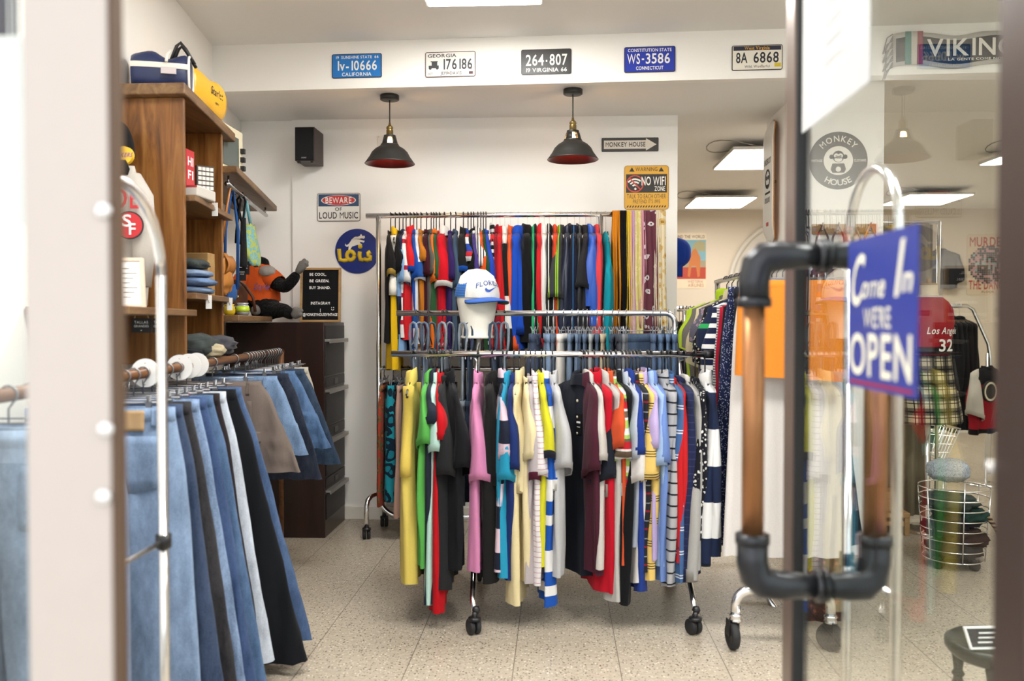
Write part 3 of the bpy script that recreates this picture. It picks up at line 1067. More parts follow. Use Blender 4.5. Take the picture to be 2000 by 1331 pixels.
def collar(root, m, kind, z0, rs, W, name='collar'):
    ru, rw = .058, max(.015, W * .62)
    rings = []
    if kind == 'polo':
        prof = [(.9, -.012), (.98, .012), (1.04, .026), (1.16, .022), (1.3, -.0), (1.36, -.026)]
    elif kind == 'hood':
        prof = [(1.25, -.05), (1.4, -.02), (1.3, .015), (1.0, .034), (.6, .026), (.4, 0)]
    elif kind == 'stand':
        prof = [(1.02, -.02), (1.06, .01), (1.0, .034), (.9, .036), (.8, .02)]
    else:
        prof = [(1.1, -.02), (1.14, -.002), (1.02, .004), (.94, -.006)]
    n = 18
    for k, (s, dz) in enumerate(prof):
        ring = []
        for j in range(n):
            th = 2 * PI * j / n
            pt = (.022 * max(0, math.cos(th - PI)) ** 3) if kind == 'polo' and k >= 4 else 0
            fd = math.copysign(1, math.sin(rs * 7)) 
            up = .004 * math.sin(2 * th + rs * 3) - (.008 if kind in ('polo', 'stand', 'hood') else .004) * fd * math.sin(th) * (1 if dz > -.015 else .5) + .006 * math.sin(rs * 5)
            ring.append(Vector((rw * s * math.sin(th) * (1 + .2 * math.sin(3 * th + rs)), ru * s * math.cos(th), z0 + dz - pt + up)))
        rings.append(ring)
    return obj(name, MB().loft(rings), m, root, True, world=False)


def garment(name, label, cat, loc, yaw, L, body, sl=None, slz=-.4, slb=None, col='polo', colm=None, cuff=None, style='shirt', Ush=.2, Uh=.22, W=.024, seed=0, vis=1, group=None, slen2=None, tagm=None, drop=-.105, slw=None):
    """a top on a hanger. local x = across (along the rail), local y = along the hanger (-y towards the street), z = 0 at the rail"""
    rs = random.Random(seed)
    fold, ph = wob(rs)
    root = thing(name, label, cat, loc, yaw, group)
    lean = rs.uniform(-.012, .012)
    hz = rs.uniform(-.02, .02)

    def top(u):
        return drop - .062 * max(0, min(1, (abs(u) - .05) / .15))

    def hem(u):
        return L + hz * (u / .2) + .006 * math.sin(u * 40 + ph[3])
    tank = style == 'tank'

    def U(t):
        base = Ush + (Uh - Ush) * sm(t * 2.2) - .02 * sm((t - .3) * 1.5) + .006 * math.sin(7 * t + ph[2])
        if tank:
            base = .12 + (Uh - .12) * sm((t - .14) / .2) - .015 * sm((t - .4) * 1.6)
        if style == 'bag':
            base = Ush + (Uh - Ush) * t
        return base

    def Wf(t):
        return W * (.3 + .7 * sm(t / .14) + .25 * t)
    bm = fabric(body)
    rings = body_rings(top, hem, U, Wf, fold, lean, amp=min(.018, W * .75))
    ob = obj('body', MB().loft(rings, True), bm, root, True, world=False)
    if sl is None and style == 'shirt':
        sl = body
    if sl and not tank:
        smt = fabric(sl)
        for s in (-1, 1):
            z1 = slz if s < 0 else (slen2 or slz + rs.uniform(-.02, .03))
            ww = (slw or W * 1.25)
            rr = []
            cu0 = Ush - .05
            z0 = top(cu0) + .006
            ln = z0 - z1
            long = ln > .4
            M = 16 if long else 11
            vx = vis * (W * .75) if s < 0 else 0
            for i in range(M + 1):
                t = i / M
                a = .046 + (.026 if not long else -.008) * sm(t * 1.3)
                b = ww * ((.3 + .9 * t ** .8) if not long else (.4 + .6 * sm(t * 1.6)) * (1 - .2 * t))
                cu = cu0 + (.03 if not long else .018) * sm(t * 1.6) + (0 if not long else .012 * math.sin(3.2 * t + ph[4]))
                cx = vx * sm(t * 1.6) + lean * t * .6 + (.012 * math.sin(4 * t + ph[5]) * t if long else 0)
                ring = []
                for j in range(22):
                    th = 2 * PI * j / 22
                    wv = 1 + .2 * t * math.sin(3 * th + ph[1] + 2 * t) + .1 * t * math.sin(5 * th + ph[3])
                    du = a * math.cos(th)
                    z = z0 - ln * t - .41 * du * (1 - sm(t * 1.2)) + .45 * du * sm(t * 1.1) * (1 if not long else .3)
                    ring.append(Vector((cx + b * math.sin(th) * wv, s * (cu + du), z)))
                rr.append(ring)
            so = obj('sleeve', MB().loft(rr, True), smt, root, True, world=False)
            if cuff != 0:
                last = rr[-1]
                cc = sum(last, Vector()) / len(last)
                k = .028 if not long else .05
                up = [cc + (p - cc) * 1.03 + Vector((0, 0, k)) for p in last]
                dn = [cc + (p - cc) * 1.0 + Vector((0, 0, -.004)) for p in last]
                inn = [cc + (p - cc) * .9 + Vector((0, 0, .0)) for p in last]
                obj('cuff', MB().loft([up, dn, inn]), fabric(cuff) if cuff else smt, so, True, world=False)
    if tank and cuff:
        for s in (-1, 1):
            pts = []
            for i in range(0, 8):
                t = i / 18
                pts.append((lean * t, s * (U(t) + .001), drop - .062 * max(0, min(1, (U(t) - .05) / .15)) + (L - drop) * t))
            obj('armhole_trim', MB().tube(pts, W * .8, 8), fabric(cuff), root, True, world=False)
    if col:
        collar(root, fabric(colm or body), col, drop + .006, ph[0], W)
    if tagm:
        fr = Fr((vis * (W + .004), -.03, -.3), (0, -1, 0), (0, 0, 1))
        if vis > 0:
            fr = Fr((vis * (W + .004), -.03, -.3), (0, 1, 0), (0, 0, 1))
        tg = obj('price_tag', MB().fbox(fr, -.02, .02, -.045, .045, 0, .002), plain(tagm, .5), root, world=False)
        obj('lettering', MB().fbox(fr, -.013, .013, .004, .012, .002, .003).fbox(fr, -.01, .01, -.014, -.011, .002, .003), PAPER, tg, world=False)
    return root


def trousers(name, label, cat, loc, yaw, L, body, Uw=.19, flare=0.0, W=.03, crotch=.26, seed=0, group=None, drop=-.09, lean=0.0, legsp=.02, skirt=False, detail=False, pocket=None, patch=None, belt=None, side=-1, bib=0.0, ucen=0.0, stripe=None, cargo=None):
    """jeans, shorts or a skirt hanging by the waist. local y = along the waist, z=0 at the rail"""
    rs = random.Random(seed)
    fold, ph = wob(rs)
    root = thing(name, label, cat, loc, yaw, group)
    bm = fabric(body)
    n = 32
    rows1 = 8
    zc = drop - crotch
    span = L - drop
    rings = []
    amp = min(.02, W * .6)

    def half(z):
        t = (z - drop) / span
        h = Uw * (1 + .07 * sm(t * 5)) + flare * t
        return h

    def pt(th, z):
        t = max(0, (z - drop) / span)
        cu, su = math.cos(th), math.sin(th)
        cu = math.copysign(abs(cu) ** .85, cu)
        su = math.copysign(abs(su) ** .6, su)
        u = half(z) * cu + ucen * t
        k = .55 + .45 * sm(t * 6)
        return Vector((W * k * su + amp * fold(u, .15 + t) + lean * t, u, z + .012 * (u / .2) * (ph[2] - 3) / 3 * t))
    if skirt:
        for i in range(19):
            z = drop + span * i / 18
            rings.append([pt(2 * PI * j / n, z) for j in range(n)])
        mb = MB().loft(rings)
    else:
        mb = MB()
        for i in range(rows1 + 1):
            z = drop - crotch * i / rows1
            rings.append([pt(2 * PI * j / n, z) for j in range(n)])
        mb.loft(rings)
        base = rows1 * n
        # crotch seam points shared by both legs
        pf, pb = rings[-1][n // 4], rings[-1][3 * n // 4]
        ci = []
        for k in (1, 2, 3):
            mb.v.append(pf.lerp(pb, k / 4) + Vector((0, 0, -.006 * (1 - abs(k - 2) / 2))))
            ci.append(len(mb.v) - 1)
        q = n // 4
        idxA = [base + (3 * q + k) % n for k in range(2 * q + 1)] + ci          # +u leg
        idxB = [base + (q + k) % n for k in range(2 * q + 1)] + ci[::-1]        # -u leg
        M = 14
        for s, idx in ((1, idxA), (-1, idxB)):
            ring0 = [mb.v[i].copy() for i in idx]
            prev = idx
            for i in range(1, M + 1):
                t = i / M
                z = zc + (L - zc) * t
                cur = []
                for p in ring0:
                    h = half(z) / half(zc)
                    inner = s * legsp * sm(t * 1.5)
                    f = abs(p.y + ucen * crotch / span) / half(zc)
                    tt = (z - drop) / span
                    tc_ = -crotch / span
                    u = (p.y - ucen * tc_) * h + (inner if f < .25 else inner * (1 - f) * .6) + ucen * tt
                    x = p.x * (1 + .15 * math.sin(5 * t + ph[3])) + amp * (fold(u, .15 + tt) - fold(p.y, .15 + crotch / -span)) + lean * (tt - crotch / -span)
                    mb.v.append(Vector((x, u, z + .01 * s * (ph[4] - 3) / 3 * t)))
                    cur.append(len(mb.v) - 1)
                m_ = len(cur)
                for j in range(m_):
                    k = (j + 1) % m_
                    mb.f.append((prev[j], prev[k], cur[k], cur[j]))
                prev = cur
    ob = obj('body', mb, bm, root, True, world=False)
    # waistband
    wb = []
    for dz, k in ((.004, 1.0), (.006, 1.05), (-.034, 1.06), (-.036, 1.0)):
        wb.append([Vector((p.x * (1.02 if k > 1.02 else 1) + math.copysign(.003 if k > 1.02 else 0, p.x), p.y * (1 + (k - 1) * .2), drop + dz)) for p in [pt(2 * PI * j / n, drop) for j in range(n)]])
    obj('waistband', MB().loft(wb), fabric(belt) if belt else bm, root, True, world=False)
    xs = side * (W * .8)

    def panel_part(nm, u0, u1, z0, z1, m, th=.004, drip=0.0):
        """a patch following the cloth on its visible face"""
        nu, nz = 6, 6
        vs, fs = [], []
        for lay in (0, 1):
            for i in range(nz + 1):
                for j in range(nu + 1):
                    u = u0 + (u1 - u0) * j / nu
                    z = z0 + (z1 - z0) * i / nz - drip * (1 - abs(2 * j / nu - 1)) * (1 if i == nz else 0)
                    h = half(z)
                    cu = max(-.99, min(.99, u / h))
                    a = abs(cu) ** (1 / .85)
                    su = math.sqrt(max(0, 1 - min(1, a) ** 2)) ** .6
                    t = max(0, (z - drop) / span)
                    k = .55 + .45 * sm(t * 6)
                    x = W * k * su * side + amp * fold(u, .15 + t) + lean * t + side * (.0015 + (th if lay else 0))
                    vs.append(Vector((x, u, z)))
        c = (nu + 1) * (nz + 1)
        for i in range(nz):
            for j in range(nu):
                a = i * (nu + 1) + j
                fs.append((c + a, c + a + 1, c + a + nu + 2, c + a + nu + 1))
        per = [j for j in range(nu + 1)] + [(i + 1) * (nu + 1) - 1 for i in range(1, nz + 1)] + [nz * (nu + 1) + j for j in range(nu - 1, -1, -1)] + [i * (nu + 1) for i in range(nz - 1, 0, -1)]
        for a, b in zip(per, per[1:] + per[:1]):
            fs.append((a, b, c + b, c + a))
        return obj(nm, MB().add(vs, fs), m, root, True, world=False)
    if detail:
        for u in (-.75, -.3, .3, .75):
            panel_part('belt_loop', u * Uw - .008, u * Uw + .008, drop + .004, drop - .05, bm, .004)
    if pocket:
        for s in (-1, 1):
            panel_part('pocket', s * Uw * .5 - .068, s * Uw * .5 + .068, drop - .075, drop - .22, fabric(pocket), .003, .02)
    if cargo:
        pk = panel_part('cargo_pocket', .06, .2, drop - .22, drop - .37, fabric(cargo), .012)
        panel_part('pocket_flap', .055, .205, drop - .2, drop - .245, fabric(cargo), .017)
    if patch:
        panel_part('leather_patch', patch[0], patch[1], drop - .002, drop - .06, plain('#a98a63', .7), .006)
    if bib:
        rr = []
        for i in range(7):
            t = i / 6
            z = drop + bib * t
            hw = Uw * (.95 - .3 * sm(t * 1.4))
            rr.append([Vector((W * .5 * math.sin(2 * PI * j / 16), hw * math.cos(2 * PI * j / 16), z)) for j in range(16)])
        obj('bib', MB().loft(rr, False, True), bm, root, True, world=False)
        for s in (-1, 1):
            zt = drop + bib
            obj('strap', MB().tube([(.012, s * .1, zt - .03), (.02, s * .1, zt + .05), (.02, s * .1, zt + .1), (.012, s * .098, zt + .128), (0, s * .095, zt + .135), (-.012, s * .09, zt + .126), (-.018, s * .085, zt + .08), (-.014, s * .05, zt - .08)], .0065, 8), bm, root, True, world=False)
            obj('buckle', MB().box((W * .5, s * .1 - .014, zt - .04), (W * .5 + .005, s * .1 + .014, zt + .005)), STEEL, root, world=False)
    return root


def scarf(name, label, loc, yaw, L1, L2, spec, wid=.07, W=.02, seed=0, group=None, r=.017, fringe=None):
    """a scarf folded over a rail"""
    rs = random.Random(seed)
    root = thing(name, label, 'scarf', loc, yaw, group)
    m = fabric(spec)
    ph = rs.uniform(0, 6)
    nu = 12
    path = [(-1, L1 * (1 - i / 14.0)) for i in range(14)]
    rows = []
    for i in range(15):
        t = 1 - i / 14
        rows.append((-(r + .004 + .02 * sm(t * 2)), L1 * t, t))
    for i in range(1, 8):
        a = PI - PI * i / 8
        rows.append(((r + .004) * math.cos(a), (r + .004) * math.sin(a), 0))
    for i in range(15):
        t = i / 14
        rows.append(((r + .004 + .02 * sm(t * 2)), L2 * t, t))
    vs, fs = [], []
    for y, z, t in rows:
        for j in range(nu + 1):
            s = j / nu - .5
            x = wid * (1 + .25 * t) * s + .006 * t * math.sin(z * 9 + ph)
            yy = y + (W * .45) * math.sin(2 * PI * 2.5 * s + ph + z * 2) * (.3 + .7 * sm(t * 3)) * (1 if y <= 0 else 1)
            vs.append(Vector((x, yy, z)))
    for i in range(len(rows) - 1):
        for j in range(nu):
            a = i * (nu + 1) + j
            fs.append((a, a + 1, a + nu + 2, a + nu + 1))
    obj('cloth', MB().add(vs, fs), m, root, True, world=False, solid=.004)
    if fringe:
        b = MB()
        for j in range(nu + 1):
            v = vs[j]
            b.tube([v, v + Vector((0, .002, -.05))], .003, 5)
        obj('fringe', b, m, root, False, world=False)
    return root


def yaw_for(px, fx, Y, fy, reach):
    """turn of a hanger so that its street end is seen at photograph column fx"""
    a = P(px, 700, Y=Y).x
    b = P(fx, 850, Y=Y - reach).x
    return max(-.6, min(.6, (b - a) / reach))


def zat(px, py, Y):
    return P(px, py, Y=Y).z


BH = plain('#141416', .4, name='black_hanger')
WH = plain('#c9c9c9', .3, .8, name='wire_hanger')

# ---- polo shirts on the lower front bar: (short, wording, hook x, front x, sleeve y, hem y, body, options)
NV = '#1f2436'
FRONT = [
    ('yellow sleeveless polo', 'plain pale yellow sleeveless polo shirt', 805, 790, 0, 1135, '#e8cf68', dict(style='tank', slb='#dcc05a', W=.03)),
    ('green polo', 'grass green short-sleeved polo shirt', 838, 822, 878, 1100, '#5fb554', {}),
    ('charcoal navy polo', 'dark charcoal navy polo shirt', 845, 834, 840, 1172, '#262c3a', {}),
    ('mint polo', 'pale mint green polo shirt', 851, 843, 893, 1176, '#bfe3d8', {}),
    ('scarlet polo', 'bright scarlet polo shirt with split hem', 860, 854, 871, 1184, '#c8141f', {}),
    ('black lettered T-shirt', 'black T-shirt with white letters on its sleeve', 866, 856, 938, 1148, '#272729', dict(col='crew', W=.03)),
    ('plain jet black polo', 'plain jet black polo shirt', 878, 894, 925, 1103, '#18191d', dict(W=.03)),
    ('pink polo', 'candy pink polo shirt', 933, 924, 948, 1115, '#dc8cb8', dict(W=.026)),
    ('wide black polo', 'wide soft black polo shirt', 961, 951, 952, 1132, '#1d1c1c', dict(W=.032)),
    ('lilac and navy rugby shirt', 'pale lilac and navy block striped rugby shirt', 982, 977, 905, 1100, ('hs', .36, [(0, NV), (.26, '#e3c9d6'), (.52, NV), (.72, '#e3c9d6')]), {}),
    ('turquoise polo', 'turquoise blue polo shirt', 990, 975, 948, 1126, '#2b9dc2', dict(W=.028)),
    ('royal navy polo', 'deep royal navy polo shirt', 1004, 993, 928, 1130, '#20336f', {}),
    ('long cream polo', 'long pale cream yellow polo shirt', 1014, 1004, 965, 1168, '#f0dfae', dict(W=.028)),
    ('cream T-shirt', 'cream yellow T-shirt with slim sleeves', 1027, 1031, 908, 1134, '#efdeb0', dict(col='crew')),
    ('mauve grey T-shirt', 'mauve grey T-shirt with burgundy striped cuff', 1036, 1037, 948, 1127, '#bdb3b5', dict(col='crew', slb='#5b2136')),
    ('fine striped white polo', 'white polo shirt with fine pink stripes', 1045, 1047, 940, 1131, ('hs', .022, [(0, '#efe9ea'), (.86, '#c99aa6')]), {}),
    ('lime yellow polo', 'lime yellow polo shirt with navy cuff edge', 1057, 1064, 906, 1097, '#dcd82f', dict(slb='#2b2c3a')),
    ('blue and white rugby shirt', 'bright blue and white block striped rugby shirt', 1065, 1077, 960, 1174, ('hs', .3, [(0, '#f0efee'), (.3, '#1f56b4'), (.66, '#f0efee'), (.8, '#1f56b4')]), {}),
    ('pale grey polo', 'pale heather grey polo shirt', 1078, 1096, 925, 1113, '#c6c6c8', dict(W=.03)),
    ('big navy polo', 'big navy polo shirt turned to show its buttoned front', 1135, 1150, 948, 1133, '#20242f', dict(W=.03, tagm='#101011', yaw=.62)),
    ('maroon polo', 'dark maroon polo shirt', 1141, 1172, 930, 1117, '#4d2030', {}),
    ('off white polo', 'off white polo shirt', 1147, 1184, 911, 1112, '#d5cfc9', {}),
    ('cherry red polo', 'cherry red polo shirt with long tail', 1159, 1202, 966, 1150, '#c4152a', dict(W=.03)),
    ('stone grey polo', 'stone grey polo shirt', 1178, 1217, 974, 1163, '#c2bfba', {}),
    ('burnt orange polo', 'burnt orange polo shirt', 1185, 1226, 885, 1105, '#d4552f', {}),
    ('candy striped polo', 'lime red brown and white striped polo shirt', 1192, 1230, 907, 1088, ('hs', .16, [(0, '#e9e4e2'), (.16, '#a9c763'), (.36, '#e9e4e2'), (.42, '#6b5a4a'), (.58, '#e9e4e2'), (.64, '#c01f2d'), (.82, '#6b5a4a'), (.9, '#a9c763')]), {}),
    ('black polo with white lettered cuff', 'black polo shirt with white lettered cuff', 1202, 1240, 972, 1172, '#141518', dict(slb='#e6e6e6')),
    ('ice grey polo', 'ice blue grey polo shirt', 1214, 1256, 907, 1070, '#bcc4d3', {}),
    ('white T-shirt', 'plain white T-shirt', 1222, 1263, 950, 1138, '#e6e2df', dict(col='crew')),
    ('cobalt polo', 'dark cobalt blue polo shirt', 1229, 1258, 900, 1146, '#253f90', {}),
    ('charcoal polo with red lines', 'charcoal polo shirt with thin red stripes', 1236, 1272, 978, 1120, ('hs', .075, [(0, '#26272f'), (.42, '#8e2030'), (.52, '#26272f'), (.9, '#8d8f95'), (.96, '#26272f')]), {}),
    ('yellow polo with black lines', 'buttery yellow polo shirt with triple black stripes', 1243, 1287, 948, 1122, ('hs', .095, [(0, '#ecc871'), (.7, '#1f1d1e'), (.74, '#ecc871'), (.81, '#1f1d1e'), (.85, '#ecc871'), (.92, '#1f1d1e'), (.96, '#ecc871')]), dict(W=.03)),
    ('lilac polo', 'soft lilac polo shirt', 1250, 1292, 888, 1080, '#c2aedb', {}),
    ('sky blue polo', 'light sky blue polo shirt', 1265, 1306, 920, 1090, '#a6c2e8', {}),
    ('periwinkle polo', 'periwinkle blue polo shirt', 1272, 1306, 915, 1122, '#7390d0', {}),
    ('grey polo with black lines', 'light grey polo shirt with thin black stripes', 1293, 1324, 964, 1136, ('hs', .047, [(0, '#b3b3b6'), (.84, '#24252b')]), dict(W=.03)),
    ('steel blue polo', 'steel blue polo shirt with white double stripes', 1304, 1339, 972, 1125, ('hs', .1, [(0, '#47699a'), (.82, '#dfe4ea'), (.87, '#47699a'), (.93, '#dfe4ea'), (.98, '#47699a')]), {}),
    ('red sweatshirt', 'red long-sleeved sweatshirt', 1311, 1343, 1076, 1085, '#cc2429', dict(col='crew')),
    ('navy sweatshirt', 'navy long-sleeved pinstriped sweatshirt', 1325, 1357, 1143, 1120, ('hs', .03, [(0, '#242a4d'), (.9, '#3a4068')], ), dict(col='crew', W=.03)),
    ('heather grey sweatshirt', 'heather grey long-sleeved sweatshirt with white neck', 1337, 1372, 1140, 1110, '#b5b3b0', dict(col='crew', colm='#e9e6e0')),
    ('monochrome print blouse', 'black and white printed blouse', 1358, 1379, 1060, 1040, ('flo', 60, [(0, '#e6e4e0'), (.3, '#1b1c24')]), dict(col='crew')),
    ('navy and white rugby shirt', 'navy and white broad striped long-sleeved rugby shirt with white collar', 1377, 1398, 1112, 1080, ('hs', .3, [(0, '#1f2a48'), (.5, '#efefef')]), dict(colm='#f2f1ef', W=.032, slw=.036)),
]


def place_tops(rows, rail, Y, Z, hook_r, hang, gname, hname, cat='shirt', yref=700, reach=.24):
    prev = None
    for i, (short, word, hx, fx, sy, hy, spec, o) in enumerate(rows):
        o = dict(o)
        x = P(hx, yref, Y=Y).x
        yaw_t = o.pop('yaw', None)
        dx = (P(fx, 850, Y=Y - reach).x - x) / reach
        yaw = yaw_t if yaw_t is not None else math.atan(max(-.55, min(.55, dx)))
        vis = 1 if hx < 1085 else -1
        Yf = Y - .22
        slz = (zat(fx, sy, Yf) - Z) if sy else -.4
        L = zat(fx, hy, Y - .12) - Z
        nb = rows[i - 1][0] if i else rows[1][0]
        label = o.pop('label', None) or '%s on the %s beside the %s' % (word, rail, nb)
        if len(label.split()) > 16:
            label = '%s beside the %s' % (word, nb)
        cuff = o.pop('slb', None)
        nm = o.pop('name', None) or ('polo_shirt' if 'polo' in short else 'rugby_shirt' if 'rugby' in short else 'sweatshirt' if 'sweat' in short else 'blouse' if 'blouse' in short else gname)
        cat_ = o.pop('cat', cat)
        h = o.pop('hang', None) or hang
        hw = o.pop('hookr', hook_r)
        g = garment(nm, label, cat_, (x, Y, Z), yaw, L, spec, slz=slz, cuff=cuff, vis=vis, seed=hash_(short), group=o.pop('group', gname.replace('_', ' ') + 's on the ' + rail), **o)
        hd = 'black' if h is BH else 'silver wire'
        hl = '%s hanger on the %s holding the %s' % (hd, rail, short)
        hr = thing('coat_hanger', hl, 'hanger', (x, Y, Z), yaw, hd + ' hangers on the ' + rail)
        coat_hanger(hr, h, r=.0042 if h is BH else .0018, hook=hw)
        yield g, short, x, yaw


def hash_(s):
    v = 7
    for ch in s:
        v = (v * 31 + ord(ch)) % 100003
    return v


made = {}
for g, short, x, yaw in place_tops(FRONT, 'front rail', FY, FZ, .0135, BH, 't_shirt', 'coat_hanger'):
    made[short] = g
# lettering on two of the shirts
g = made['black lettered T-shirt']
b = MB().text('RCE', Fr((.03, -.2, -.47), (0, 1, 0), (0, 0, 1)), 0, 0, .018, .012)
obj('sleeve_lettering', b, PAPER, g, world=False)
g = made['black polo with white lettered cuff']
b = MB().text('RUBA', Fr((-.035, -.17, -.53), (0, -1, 0), (0, 0, 1)), 0, 0, .02, .012)
obj('cuff_lettering', b, INK, g, world=False)
g = made['big navy polo']
for k in range(3):
    obj('button', MB().lathe([(0, 0), (.006, 0), (.006, .003), (0, .003)], (-.034, -.02, -.2 - k * .07), 12, Matrix.Rotation(R(-90), 3, 'Y')), plain('#d9cdb8', .4), g, True, world=False)
obj('hem_label', MB().box((-.04, -.11, -.79), (-.036, -.098, -.765)), plain('#c0202c', .6), g, world=False)

# ---- sports tops on the tall rail
BK = [
    ('black and gold jersey', 'black sports jersey with gold stitching', 763, 757, 545, 665, '#1c191a', dict(cuff_='#c9a44a', col='crew')),
    ('yellow basketball vest', 'long yellow basketball vest with white trim', 772, 769, 0, 725, '#efc01a', dict(style='tank', slb='#efe9dc', W=.03)),
    ('black training shirt', 'plain black training shirt', 780, 776, 540, 660, '#18181b', dict(col='crew')),
    ('powder blue jersey', 'powder blue and navy football jersey', 787, 782, 560, 690, ('hs', .5, [(0, '#7ea4cf'), (.55, '#232a4a')]), dict(col='crew')),
    ('white jersey with red sides', 'white jersey with red side panel', 793, 787, 560, 655, ('hs', .16, [(0, '#e6e4e2'), (.82, '#e6e4e2'), (.83, '#b5233a')], ), dict(col='crew')),
    ('red jersey with blue cuffs', 'bright red football jersey with royal blue cuffs', 801, 797, 540, 665, '#d8252b', dict(slb='#1f4da8', W=.03)),
    ('royal blue jersey', 'royal blue football jersey', 808, 808, 552, 690, '#1d50ab', dict(col='crew')),
    ('white and blue jersey', 'white jersey with blue bands', 814, 814, 555, 670, ('hs', .3, [(0, '#e3e4e8'), (.7, '#2859a5')]), dict(col='crew')),
    ('mustard jersey', 'mustard orange football jersey', 822, 820, 520, 680, '#c57821', dict(col='crew')),
    ('burgundy mesh jersey', 'dark burgundy mesh jersey', 833, 828, 548, 690, '#441522', dict(col='crew')),
    ('olive grey jersey', 'olive grey sports top', 842, 838, 545, 690, '#5c5c55', dict(col='crew')),
    ('orange jersey', 'vivid orange football jersey', 847, 843, 560, 685, '#e5701f', dict(col='crew')),
    ('green jersey', 'bottle green jersey with orange neck', 852, 848, 555, 690, '#2f5a36', dict(col='crew', colm='#d9772a')),
    ('crimson jersey', 'deep crimson football jersey', 858, 856, 565, 690, '#b5172a', dict(col='crew')),
    ('big red jersey', 'large red jersey with white cuff and white neck', 868, 856, 568, 690, '#cb1424', dict(slb='#f0ece8', colm='#f0ece8', W=.034, slw=.06)),
    ('purple jersey', 'purple sports jersey', 880, 877, 555, 680, '#36235f', dict(col='crew')),
    ('slate jersey', 'slate blue sports jersey', 890, 887, 570, 690, '#41546a', dict(col='crew')),
    ('black jersey with blue cuffs', 'wide black jersey with blue cuffs', 905, 898, 540, 690, '#1d1e20', dict(slb='#1f57b8', W=.032, slw=.045)),
    ('tricolour jersey', 'blue white and red striped jersey', 914, 911, 520, 690, ('hs', .12, [(0, '#22459e'), (.4, '#e8e8ea'), (.75, '#c9303a')]), dict(col='crew')),
    ('jet black jersey', 'jet black football jersey', 920, 918, 540, 690, '#161618', dict(col='crew')),
    ('violet jersey', 'violet jersey with white sides', 925, 925, 550, 690, '#4b3a80', dict(col='crew', colm='#e8e6ea')),
    ('white jersey with black stripes', 'white jersey with three black sleeve stripes', 933, 935, 530, 690, ('hs', .016, [(0, '#ebe8e5'), (.62, '#1d1d1f')], 0), dict(W=.03)),
    ('tangerine jersey', 'tangerine football jersey', 939, 941, 545, 690, '#d9531f', dict(col='crew')),
    ('forest green jersey', 'forest green sweatshirt', 944, 947, 560, 690, '#22482a', dict(col='crew')),
    ('ultramarine jersey', 'ultramarine and white jersey', 949, 953, 560, 690, ('hs', .4, [(0, '#2646b0'), (.8, '#ececf0')]), dict(col='crew')),
]
for r_ in BK:
    if 'cuff_' in r_[7]:
        r_[7]['slb'] = r_[7].pop('cuff_')
for g, short, x, yaw in place_tops(BK, 'tall rail', BY, BZ, .0155, BH, 'sports_jersey', 'coat_hanger', 'jersey', 420):
    made[short] = g
JK = [
    ('striped crimson jacket', 'red track jacket with black and white chevron sleeve', 962, 962, 690, 680, ('hs', .045, [(0, '#d3262c'), (.0, '#1c1c1e'), (.55, '#dcdadb')]), dict(col='stand', sl='#d3262c')),
    ('crimson track jacket', 'crimson zip track jacket', 969, 969, 690, 690, '#8f1526', dict(col='stand')),
    ('scarlet hoodie', 'scarlet hooded sweatshirt', 977, 975, 700, 690, '#cc2127', dict(col='hood', W=.028)),
    ('white track jacket', 'white and black track jacket', 986, 985, 690, 690, ('hs', .5, [(0, '#1b1b1c'), (.62, '#ece9e5')]), dict(col='hood', W=.026)),
    ('orange sweatshirt', 'orange sweatshirt', 997, 995, 690, 690, '#ee5f2c', dict(col='stand', W=.026)),
    ('royal blue sweatshirt', 'royal blue hooded sweatshirt with white hem', 1012, 1004, 655, 680, '#1f4fbe', dict(col='hood', W=.042, slw=.062)),
    ('black hoodie', 'plain black hooded sweatshirt', 1030, 1027, 655, 665, '#161617', dict(col='hood', W=.042, slw=.055)),
    ('black jacket with green stripes', 'black track jacket with bright green stripes', 1043, 1043, 650, 680, ('hs', .032, [(0, '#19191b'), (.55, '#2fb073')], 0), dict(col='hood', W=.026)),
    ('red hoodie', 'bright red hooded track jacket', 1053, 1052, 680, 690, '#d6252a', dict(col='hood', W=.028)),
    ('white hoodie', 'white and black hooded track jacket', 1063, 1062, 660, 680, ('hs', .9, [(0, '#1d1d20'), (.35, '#ece9e6')]), dict(col='hood', W=.03)),
    ('black jacket with white piping', 'black track jacket with white piping', 1073, 1072, 670, 690, ('hs', .03, [(0, '#1b1b1d'), (.8, '#e2e0de')], 0), dict(col='stand')),
    ('vermilion jacket', 'vermilion orange track jacket', 1085, 1084, 680, 690, '#df4a28', dict(col='stand', W=.028)),
    ('charcoal jacket with lime stripes', 'charcoal track jacket with lime green stripes', 1095, 1090, 590, 690, ('hs', .05, [(0, '#3f4144'), (.66, '#9acb2a'), (.78, '#3f4144'), (.86, '#9acb2a')], 0), dict(col='stand', W=.03, slw=.05)),
    ('navy puffer', 'shiny navy puffer jacket', 1108, 1106, 655, 680, ('sheen', '#20273f'), dict(col='stand', W=.034)),
    ('navy track jacket', 'dark navy track jacket with light blue piping', 1122, 1119, 660, 690, ('hs', .08, [(0, '#1a2034'), (.95, '#3f86c2')], 0), dict(col='stand', W=.034)),
    ('black windbreaker', 'black windbreaker with zip neck', 1132, 1131, 660, 690, ('sheen', '#1b1c22'), dict(col='stand', W=.03)),
    ('graphite jacket', 'graphite grey soft jacket', 1144, 1143, 570, 690, '#2d2c30', dict(col='stand', W=.03)),
    ('cobalt puffer', 'bright cobalt blue puffer jacket', 1154, 1160, 600, 640, ('sheen', '#2a5cc6'), dict(col='stand', W=.042, slw=.058)),
    ('coral jacket', 'coral red track jacket with white piping', 1166, 1172, 640, 660, '#ea4b50', dict(col='stand', W=.028)),
    ('teal apron dress', 'teal blue strappy dress with a bow at the strap', 1183, 1192, 0, 690, '#139bad', dict(style='tank', W=.026, name='dress', cat='dress', col=None)),
]
